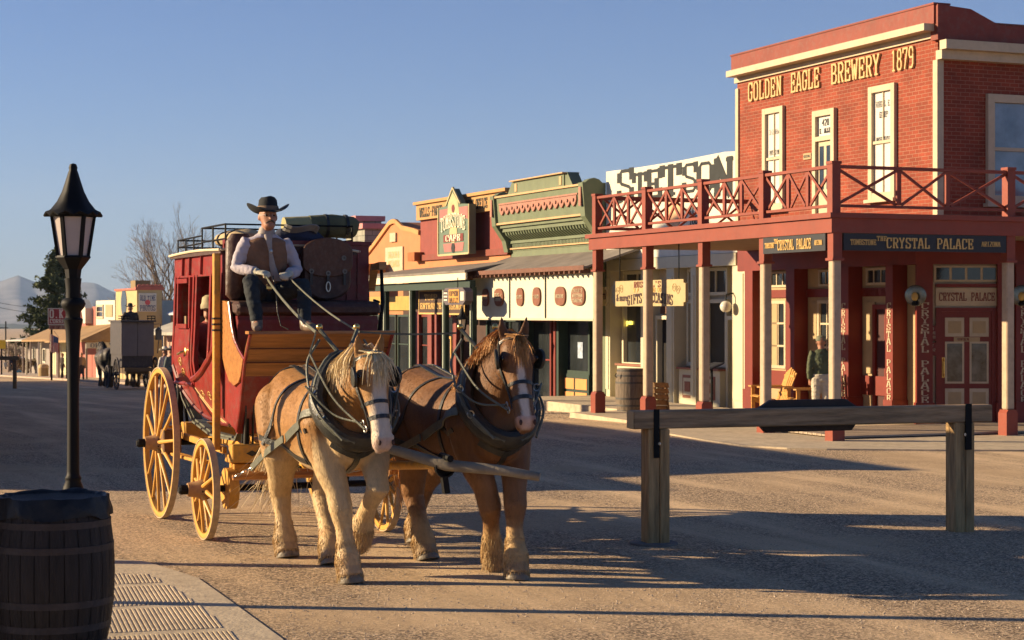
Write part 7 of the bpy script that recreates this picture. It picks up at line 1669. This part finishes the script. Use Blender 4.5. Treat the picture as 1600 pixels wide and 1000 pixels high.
m=MB(); P=[Vector((.42,-.36,2.66)),Vector((.46,-.34,2.50)),Vector((.48,-.33,2.30)),Vector((.50,-.30,2.16)),Vector((.56,-.24,2.125))]; m.tube(P,.007,6); ob=m.build('rein_tail',LEA,off=tuple(P[0])); KF.single(ob,P[0],'loose dark rein end hanging between the driver knees','rein')
# passenger inside the coach
pp=(-2.05,-.42,1.10); ps=KF.root('person',pp,'passenger in pale bucket hat and red shirt seated inside the coach','person'); OFF[ps.name]=(0,0,0)
J=dict(pelvis=(-.05,0,.58),chest=(0,0,.92),neck=(.02,0,1.10),head=(.05,0,1.24),shL=(0,-.17,1.04),shR=(0,.17,1.04),elL=(.05,-.24,.80),elR=(.05,.24,.80),wrL=(.27,-.20,.70),wrR=(.27,.2,.70),curlL=(0,0,-1),curlR=(0,0,-1),hipL=(0,-.1,.56),hipR=(0,.1,.56),knL=(.40,-.12,.58),knR=(.40,.12,.58),anL=(.42,-.12,.2),anR=(.42,.12,.2),toeL=(.56,-.12,.15),toeR=(.56,.12,.15))
person(ps,J,1.0,(1,0,0),pm('dusty_red_cotton',(.36,.09,.07),.85,.15,6,.3,20),JEAN,.018,hfwd=(.8,-.6,0))
m=MB(); hc=Vector(J['head']); n=20
def rg(a,z): return [hc+Vector((a*math.cos(2*math.pi*j/n),a*math.sin(2*math.pi*j/n),z)) for j in range(n)]
m.loft([rg(.165,.0),rg(.16,-.01),rg(.105,.05),rg(.095,.12),rg(.06,.145),rg(.01,.15)]); m.build('bucket_hat',pm('khaki_cotton',(.46,.39,.24),.85,.12,8,.3,25),ps,smooth=True)
# man on the porch with his back half turned
def walker(p,face,lab,shirt,trou,hat=None,H=1.75,vox=.025,nm='person',step=.1,group=None,hatfn='cap',armf=.1):
    r=SF.root(nm,p,lab,'person',group); OFF[r.name]=(0,0,0); J=stand(r,H,face,step=step,armf=armf); person(r,J,H/1.75,face,shirt,trou,vox,boots=pm('dark_shoe',(.03,.025,.02),.6) if vox<.03 else None)
    hc=Vector(J['head']); f=Vector(face).normalized()
    if hat:
        if hatfn=='cap':
            m=MB(); m.loft([[hc+Vector((a*math.cos(2*math.pi*j/16),a*math.sin(2*math.pi*j/16),z)) for j in range(16)] for a,z in((.100,.03),(.104,.06),(.09,.11),(.05,.135),(.01,.14))]); q=hc+f*.13+Vector((0,0,.04)); m.ball(q,(.075,.07,.012)); m.build('cap',hat,r,smooth=True)
        else: cowboy_hat(r,hc+Vector((0,0,.06)),face,hat,1.0)
    return r
mu,mv=3.35,1.83
walker((mv,mu,.085),(.35,.93,0),'man in green jacket, pale trousers and cap standing on the saloon porch',pm('green_jacket',(.085,.10,.055),.85,.2,6,.4,18),pm('stone_trousers',(.46,.41,.32),.85,.1,6,.3,18),pm('olive_cap',(.17,.17,.11),.85),H=1.74,vox=.012,step=.07,armf=.02)
# ================================================================ FOREGROUND AND STREET FURNITURE
lamp_post(3.63,'street_lamp',(-4.02,17.0,0.03),'large black lantern lamp post in the left foreground behind the barrel',rz=.22)
v=pvv-.9; uu=U(722,v); q=SF.M@Vector((v,uu,0)); 
sN=2900/Yd(v,uu); Hh=(Zp(478,v,uu)-g(uu))
lamp_post(Hh,'street_lamp',(q.x,q.y,g(uu)),'small black lamp post in front of the green porch between the two horses heads',rz=.4,pane=pm('warm_lantern_glass',(.55,.48,.36),.25))
q=at(48,580,190); lamp_post(3.3,'street_lamp',(q.x,q.y,gw(q.x,q.y)),'tiny far lamp post near the parked car at the left end of the street',rz=.4)
# barrels
r=WF.root('timber_post',(-4.75,14.75,0),'plain timber post standing just beyond the left edge by the kerb ramp','post'); OFF[r.name]=(0,0,0)
m=MB(); m.box(-.07,.07,-.07,.07,-.1,2.6); m.box(-.10,.10,-.10,.10,2.602,2.68); m.build('post',TANP,r)
m=MB(); m.box(-.11,.11,-.11,.11,-.1,.3); m.build('foot',RED,r)
STAVE=wood('dark_barrel_staves',(.018,.013,.011),2,3.5,.5,.65,.5,tight=9); STAVE2=wood('grey_barrel_staves',(.17,.135,.10),2,3.5,.4,.8,.5,tight=9)
def barrel(r,H,Rm,Re,stave,hoop,n=26):
    m=MB()
    prof=[(Re+(Rm-Re)*math.sin(math.pi*t)**.8 if 0<t<1 else Re,H*t) for t in [i/10 for i in range(11)]]
    for k in range(n):
        a0=2*math.pi*(k+.03)/n; a1=2*math.pi*(k+.97)/n; am=(a0+a1)/2
        vs=[];
        for rr,z in prof:
            for a,q in((a0,0),(am,.002),(a1,0)): vs.append(((rr+q)*math.cos(a),(rr+q)*math.sin(a),z))
        m.add(vs,[(i*3+j,i*3+j+1,(i+1)*3+j+1,(i+1)*3+j) for i in range(10) for j in range(2)])
    m.lathe([(prof[0][0]-.015,.01)]+[(a-.012,z) for a,z in prof]+[(0,H-.03)],n=30); m.build('staves',stave,r)
    for t in(.035,.16,.32,.68,.84,.955):
        rr=float(np.interp(t,[i/10 for i in range(11)],[p[0] for p in prof])); m=MB(); m.lathe([(rr-.01,H*t-.022),(rr+.006,H*t-.022),(rr+.006,H*t+.022),(rr-.01,H*t+.022)],n=36); m.build('hoop',hoop,r,smooth=True,ang=30)
HOOP=pm('rusty_hoop',(.035,.025,.022),.6,.4,8,.3,30)
fb_=WF.root('trash_barrel',(-3.09,12.5,.05),'dark oak barrel used as a bin with a black bag over its rim','barrel',rz=.3); OFF[fb_.name]=(0,0,0)
barrel(fb_,1.00,.405,.345,STAVE,HOOP)
random.seed(8); m=MB(); n=72; rings=[]
for rr,z,j in((.02,.93,0),(.26,.94,.01),(.325,.985,.008),(.345,1.012,.010),(.362,1.018,.010),(.372,.99,.008),(.386,.92,.009),(.392,.88,.012)):
    rg_=[]
    for k in range(n):
        a=2*math.pi*k/n; w=noise.noise(Vector((math.cos(a)*6,math.sin(a)*6,z*9)))*j*2.2+j*.6*math.sin(a*23+z*30); low=.05*noise.noise(Vector((math.cos(a)*2,math.sin(a)*2,3))) if z<.95 else .02*noise.noise(Vector((math.cos(a)*3,math.sin(a)*3,7))); rg_.append(((rr+w)*math.cos(a),(rr+w)*math.sin(a),z+low))
    rings.append(rg_)
m.loft(rings,cap=True); m.build('bin_bag',pm('black_bin_bag',(.010,.010,.011),.45,.4,6,.5,14,spec=.25),fb_,smooth=True,ang=70)
m=MB(); m.box(.395,.405,-.09,.09,.72,.90); m.build('notice_plate',pm('dark_plate',(.03,.028,.026),.6),fb_) if False else None
nb=WF.root('shade_cabinet',(-4.02,12.62,.05),'plain brown cabinet added out of view left of the barrel to shade it','cabinet',rz=-.1); OFF[nb.name]=(0,0,0)  # cabinet added outside the frame to keep the sun off the barrel
m=MB(); m.box(-.22,.22,-.45,.45,.06,1.45); m.box(-.25,.25,-.48,.48,1.452,1.5); m.build('case',WDK,nb)
m=MB(); m.box(-.2,.2,-.42,-.36,0,.059); m.box(-.2,.2,.36,.42,0,.059); m.build('foot',IRON,nb)
bp_=SF.M.inverted()@at(986,600,42.5); r=SF.root('barrel',(bp_.x,bp_.y,.0),'weathered grey barrel standing by the red foot of a porch post','barrel',rz=.2); OFF[r.name]=(0,0,0); barrel(r,1.0,.36,.31,STAVE2,pm('grey_hoop',(.07,.065,.06),.6,.3,8))
m=MB(); m.tube([(-.40,0,.80),(-.44,.03,.84),(-.42,.0,.90)],.012,6); m.build('spigot',IRON,r)
r=SF.root('tilted_crate',(bp_.x+.3,bp_.y-.9,.06),'small dark slatted crate leaning beside the weathered grey barrel','crate',rz=.4); OFF[r.name]=(0,0,0)
m=MB()
for i in range(5): m.bar((-.32,-.06+.0*i,.08+i*.13),(.32,.06,.05+i*.13),.05,.11,up=(0,.25,1))
m.build('slat',WDK,r); m=MB(); m.bar((-.28,-.09,.0),(-.22,.02,.66),.04,.05); m.bar((.25,-.02,.0),(.28,.10,.62),.04,.05); m.build('batten',WDK,r)
# menu stand
q=SF.M.inverted()@at(1112,640,39.5); r=SF.root('menu_stand',(q.x,q.y,.06),'thin dark lectern stand in front of the white store','stand'); OFF[r.name]=(0,0,0)
m=MB(); m.box(-.02,.02,-.02,.02,0,1.05); m.box(-.16,.16,-.12,.12,0,.03); m.build('post',IRON,r); m=MB(); m.add([(-.18,-.22,1.02),(.18,-.22,1.16),(.18,.22,1.16),(-.18,.22,1.02),(-.18,-.22,.99),(.18,-.22,1.13),(.18,.22,1.13),(-.18,.22,.99)],[(0,1,2,3),(7,6,5,4),(0,4,5,1),(1,5,6,2),(2,6,7,3),(3,7,4,0)]); m.build('board',BLACK,r)
# the hitching rail across the right foreground
TIM=wood('weathered_timber',(.32,.21,.11),0,1.7,.5,.75,.6,tight=10); TIMP=wood('weathered_post',(.36,.23,.10),2,1.8,.5,.75,.6,tight=10)
A=at(1024,850,6670/(850-487)); B=at(1500,830,6670/(830-487)); A.z=B.z=0; d=(B-A).normalized(); ang=math.atan2(d.y,d.x); Lr=(B-A).length
RF=Frame((A.x,A.y,0),ang); zr=1.30
hr=RF.root('hitching_rail',(0,0,0),'weathered timber hitching rail on two thick posts across the right foreground','hitching rail')
y0,y1=Lr*-.0-.27,Lr+.33
m=MB(); m.box(-.27,Lr+.33,-.10,.08,1.145,1.325); rl=m.build('rail',TIM,hr,bevel=.012)
m=MB(); m.box(-.275,-.271,-.095,.075,1.15,1.32); m.build('cut_end',pm('pale_cut_wood',(.58,.42,.20),.8,.15,6),rl)
for x in(.0,Lr):
    m=MB(); m.box(x-.115,x+.01,-.09,.10,-.2,1.144); m.box(x+.012,x+.115,-.10,.09,-.2,1.142); p=m.build('post',TIMP,hr,bevel=.01)
    m=MB(); m.box(x-.06 if x<1 else x+.0,x+.0 if x<1 else x+.075,-.108,-.102,.86,1.34); m.build('iron_strap',IRON,p)
    m=MB(); m.lathe([(0,0),(.016,0),(.012,.012),(0,.014)],(x,-.108,1.0 if x<1 else 1.02),10,0,'y'); m.build('bolt',STEEL,p)
m=MB(); m.lathe([(0,0),(.24,0),(.24,.02),(0,.024)],(-.02,0,0),20); m.build('footing',pm('footing_grey',(.16,.14,.12),.9),hr)
# sign back fixed behind the rail
a=RF.M.inverted()@at(1180,640,A.lerp(B,.35).y+.12); b=RF.M.inverted()@at(1348,640,A.lerp(B,.6).y+.12); cx0,cx1=a.x,b.x
r=RF.root('notice_board',((cx0+cx1)/2,.12,1.1),'dark eight sided board fixed behind the middle of the hitching rail','board')
e=.16; z0=1.075; z1=1.40
m=MB(); m.prism([(cx0+e*.6,z0),(cx1-e*.6,z0),(cx1-.02,z0+.10),(cx1,z0+.14),(cx1-.02,z1-.09),(cx1-e,z1),(cx0+e,z1),(cx0,z1-.09),(cx0-.02,z0+.14),(cx0+.02,z0+.08)],'y',.09,.16); m.build('board',pm('dark_stained_board',(.035,.022,.016),.6,.3,4,.2,20),r,bevel=.008)
m=MB(); m.prism([(cx0+e*1.2,z0+.04),(cx1-e*1.2,z0+.04),(cx1-.10,z0+.16),(cx1-e*1.3,z1-.04),(cx0+e*1.3,z1-.04),(cx0+.10,z0+.16)],'y',.161,.168); m.build('inner_panel',pm('stained_panel',(.05,.03,.02),.6),r)
# wooden porch chairs
CHW=wood('honey_wood',(.52,.27,.07),1,2.5,.25,.5,.15)
def chair(p,rz,lab):
    r=SF.root('porch_chair',p,lab,'chair','wooden porch chairs',rz=rz); OFF[r.name]=(0,0,0)
    for s in(-1,1):
        m=MB(); m.box(.25,.33,s*.30-.02,s*.30+.02,0,.56); m.build('leg',CHW,r); m=MB(); m.bar((.30,s*.30,.30),(-.42,s*.30,.05),.035,.11); m.build('leg',CHW,r)
        m=MB(); m.prism([(-.42,s*.30-.05),(.36,s*.30-.08),(.40,s*.30),(.36,s*.30+.08),(-.42,s*.30+.05)],'z',.56,.59); m.build('arm_rest',CHW,r)
    m=MB()
    for i in range(6): m.bar((.32-i*.105,-.28,.37-i*.028),(.32-i*.105,.28,.37-i*.028),.085,.022,up=(.25,0,1))
    m.build('seat',CHW,r); m=MB()
    for i in range(7): 
        y=-.27+i*.09; h=.98-abs(i-3)*.035; m.bar((-.24,y,.22),(-.50,y*1.15,h),.075,.02,up=(1,0,.3))
    m.bar((-.30,-.29,.42),(-.30,.29,.42),.03,.06); m.bar((-.45,-.32,.80),(-.45,.32,.80),.025,.05); m.build('backrest',CHW,r); return r
for px,lab in((1200,'honey wood porch chair nearer the white store, left of the two'),(1257,'honey wood porch chair beside the standing man, right of the two')):
    uu=U(px,3.0); chair((3.05,uu,.09),math.pi+R(-12),lab)
# ---------------------------------------------------------------- the far wagon going away down the street
wq=(-16.55,82.0); gz=gw(*wq); WGF=Frame((wq[0],wq[1],gz),TH+math.pi/2)   # x = away down the street, y = left
fw=WGF.root('black_wagon',(0,0,0),'dark boxy wagon seen from behind going away down the street','wagon')
DK=pm('dusty_black_paint',(.045,.040,.045),.6,.25,3,grime=.25); BOXP=pm('grey_brown_rear_panel',(.16,.135,.13),.7,.12,2)
m=MB(); m.box(0,2.6,-.72,.72,1.55,3.0); m.box(-.25,2.8,-.78,.78,3.002,3.07); m.build('body',DK,fw)
m=MB(); m.box(-.06,-.001,-.72,-.01,1.50,2.98); m.box(-.062,-.001,.01,.72,1.50,2.98); m.build('rear_door',BOXP,fw)
m=MB(); m.box(.02,2.6,-.68,.68,1.0,1.549); m.build('lower_body',DK,fw); m=MB(); m.box(.0,2.6,-.5,.5,.7,.99); m.box(-.3,.1,-.62,.62,.82,.98); m.build('chassis',pm('brown_chassis',(.12,.08,.045),.7),fw)
m=MB(); 
for z in(3.15,3.26):
    for s in(-1,1): m.tube([(-.2,s*.74,z),(.5,s*.74,z)],.022,5); m.tube([(-.2,s*.74,z),(-.2,s*.38,z)],.022,5)
for s in(-1,1):
    for y in(.74,.58,.42): m.tube([(-.2,s*y,3.07),(-.2,s*y,3.26)],.020,5)
m.build('roof_rail',IRON,fw)
m=MB(); m.tube([(.3,-.95,1.6),(.3,-1.1,2.9),(.3,-.75,2.9)],.025,6); m.box(.2,.42,-1.12,-.88,2.2,2.62); m.lathe([(.17,2.62),(.05,2.76),(0,2.78)],(.31,-1.0,0),8); m.build('side_lantern',pm('lantern_tin',(.14,.13,.11),.5),fw)
for x,rr in((.35,.72),(2.5,.52)):
    for s in(-1,1):
        w=bpy.data.objects.new('wheel',None); col.objects.link(w); w.parent=fw; w.location=(x,s*.86,rr); OFF[w.name]=(0,0,0)
        m=MB(); n=28; Rg=[[((rr-a)*math.cos(2*math.pi*j/n),y,(rr-a)*math.sin(2*math.pi*j/n)) for j in range(n)] for a,y in((.07,-.03),(0,-.03),(0,.03),(.07,.03),(.07,-.03))]; m.loft(Rg,cap=False); m.build('rim',DK,w)
        m=MB(); 
        for k in range(12): a=2*math.pi*k/12; m.tube([(.06*math.cos(a),0,.06*math.sin(a)),((rr-.06)*math.cos(a),0,(rr-.06)*math.sin(a))],.02,5,cap=False)
        m.lathe([(0,-.12),(.09,-.12),(.09,.12),(0,.12)],(0,0,0),10,0,'y'); m.build('spokes',DK,w)
wd=WGF.root('person',(1.6,.0,2.48),'silhouetted driver in a wide hat seated on the far black wagon','person'); OFF[wd.name]=(0,0,0)
J=dict(pelvis=(-.05,0,.40),chest=(0,0,.78),neck=(.02,0,.98),head=(.05,0,1.12),shL=(0,-.26,.88),shR=(0,.26,.88),elL=(.05,-.34,.62),elR=(.05,.34,.62),wrL=(.3,-.2,.55),wrR=(.3,.2,.55),hipL=(0,-.1,.38),hipR=(0,.1,.38),knL=(.4,-.15,.4),knR=(.4,.15,.4),anL=(.45,-.15,0),anR=(.45,.15,0),toeL=(.6,-.15,-.05),toeR=(.6,.15,-.05))
BRC=pm('dark_brown_coat',(.06,.045,.035),.85,.2,5); person(wd,J,1.3,(1,0,0),BRC,JEAN,.03,torso_w=1.25); cowboy_hat(wd,(.05,0,1.19),(1,0,0),pm('black_felt',(.012,.016,.02)),1.25)
def coat_dark(p,hc=None): n=noise.noise(Vector(p)*3); return mixc((.035,.03,.03),(.09,.07,.055),sm(-.3,.4,n)) if p[2]>.5 else (.16,.13,.10)
DHAIR=pm('black_horse_hair',(.02,.018,.016),.7,.3,9)
hp=WGF.root('horse',(4.3,.62,0),'dark horse on the left of the far wagon team, seen from behind','horse',rz=.0001)
std={'fl':(FORE,-1,{10:(.95,.12,0)}),'fr':(FORE,1,{10:(.7,.12,0)}),'hl':(HIND,-1,{11:(-.6,.12,0)}),'hr':(HIND,1,{11:(-.95,.12,0)})}
hh=horse(hp,std,coat_dark,DHAIR,DHAIR,vox=.035,seed=9,low=True,tail_sweep=(0,0))
strap(hp,hh,[(-1.16,0,1.28),(-.80,.33,1.22),(0,.36,1.0),(.9,.30,1.2)],.06,LEA,'harness_strap'); strap(hp,hh,[(-.60,-.34,1.2),(-.6,0,1.80),(-.60,.34,1.2)],.05,LEA,'harness_strap')
h2=copy_tree(hp); h2.location=WGF.M@Vector((4.3,-.62,0)); h2['label']='dark horse on the right of the far wagon team, mostly hidden by the wagon'
m=MB(); m.tube([(2.5,0,.7),(5.3,0,1.0)],.05,6); m.build('tongue',DK,fw)
# ---------------------------------------------------------------- people and small things at the end of the street
far=[(97,580,122,'dark','man in dark clothes standing by a pale pillar beyond the lamp post'),(54,578,205,'blue','person in a blue jacket walking near the far porch'),(30,577,185,'red','person in red and blue beside a blue cool box'),(16,580,185,'black','person in black at the left end of the street'),(117,582,118,'grey','person half hidden behind the lamp post by the far shops'),(127,583,112,'tanc','person in tan beside the brown porch')]
cols={'dark':((.05,.035,.03),(.04,.03,.03)),'blue':((.05,.10,.16),(.04,.04,.06)),'red':((.35,.08,.07),(.05,.08,.16)),'black':((.03,.03,.04),(.03,.03,.04)),'grey':((.20,.20,.20),(.05,.05,.06)),'tanc':((.30,.20,.12),(.06,.05,.05))}
for i,(px,py,Y,c,lab) in enumerate(far):
    w_=at(px,py,Y); q=inv@Vector((w_.x,w_.y,0)); a=random.uniform(0,6.28)
    walker((q.x,q.y,gw(w_.x,w_.y)),(math.cos(a),math.sin(a),0),lab,pm('shirt_'+c,cols[c][0],.9),pm('trousers_'+c,cols[c][1],.9),None,H=1.75,vox=.04,group='people at the far end of the street')
for px,Y,lab,c in((257,64,'person in a white hat and pale shirt standing beside the far wagon wheel','wht'),(267,60,'person in grey on the pavement between the far wagon and the coach','gr2')):
    w_=at(px,590,Y); q=inv@Vector((w_.x,w_.y,0)); cc={'wht':((.60,.56,.50),(.10,.09,.09)),'gr2':((.15,.18,.16),(.04,.04,.05))}[c]
    walker((q.x,q.y,gw(w_.x,w_.y)),(.6,-.8,0),lab,pm('shirt_'+c,cc[0],.9),pm('trousers_'+c,cc[1],.9),pm('pale_hat_'+c,(.62,.58,.5) if c=='wht' else (.2,.2,.2),.9),H=1.75,vox=.03,hatfn='hat')
w_=at(31,578,180); r=WF.root('cool_box',(w_.x,w_.y,gw(w_.x,w_.y)),'small bright blue cool box on the ground at the far end of the street','box'); OFF[r.name]=(0,0,0)
m=MB(); m.box(-.35,.35,-.2,.2,0,.32); m.build('tub',pm('cool_blue',(.05,.25,.42),.5),r,bevel=.03); m=MB(); m.box(-.37,.37,-.22,.22,.322,.40); m.build('lid',WHITE,r,bevel=.02)
w_=at(68,584,135); r=WF.root('litter_bin',(w_.x,w_.y,gw(w_.x,w_.y)),'tan litter bin with a domed lid by the far grey porch','bin'); OFF[r.name]=(0,0,0)
m=MB(); m.lathe([(0,0),(.36,0),(.38,.7),(0,.7)],n=14); m.build('bin',pm('tan_bin',(.36,.25,.11),.8),r); m=MB(); m.lathe([(.40,.70),(.40,.78),(.3,.95),(0,1.0)],n=14); m.build('lid',pm('tan_lid',(.55,.40,.20),.8),r,smooth=True)
# flag on the porch
w_=at(86,530,117); r=WF.root('flag',(w_.x,w_.y,w_.z-1.2),'red white and blue flag hanging from a porch pillar','flag'); OFF[r.name]=(0,0,0)
m=MB(); m.tube([(.25,0,1.3),(-.05,-.2,1.75)],.02,6); m.build('flag_pole',TANP,r)
RW_=pm('flag_red',(.42,.04,.04),.8);m=MB()
for i in range(13):
    x0=-.30+i*.042; m.add([(x0,-.12,1.55-.25*abs(i/13)),(x0+.042,-.14 if i%2 else -.10,1.55-.25*abs((i+1)/13)),(x0+.03,-.14 if i%2 else -.10,.35+.1*math.sin(i)),(x0-.012,-.12,.35)],[(0,1,2,3)],i%2)
m.add([(-.05,-.16,1.42),(.25,-.16,1.28),(.25,-.16,.95),(-.05,-.16,1.0)],[(0,1,2,3)],2); m.build('cloth',[RW_,WHITE,BLU],r)
# parked car
w_=at(36,577,225); r=WF.root('parked_car',(w_.x,w_.y,gw(w_.x,w_.y)),'small silver car parked at the far left end of the street','car'); OFF[r.name]=(0,0,0)
m=MB(); m.prism([(-2.1,.35),(2.1,.35),(2.15,.75),(1.3,.95),(.8,1.42),(-.9,1.45),(-1.6,.98),(-2.15,.85)],'y',-.85,.85); m.build('body',pm('silver_paint',(.35,.36,.36),.3,.05,2,metal=.5),r,bevel=.06)
m=MB(); m.prism([(1.15,.97),(.72,1.36),(-.82,1.38),(-1.4,1.0)],'y',-.87,.87); m.build('window',GLASS,r)
for x in(-1.3,1.35):
    for s in(-1,1): m=MB(); m.lathe([(0,-.1),(.32,-.1),(.32,.1),(0,.1)],(x,s*.80,.32),16,0,'y'); m.build('wheel',LEA,r)
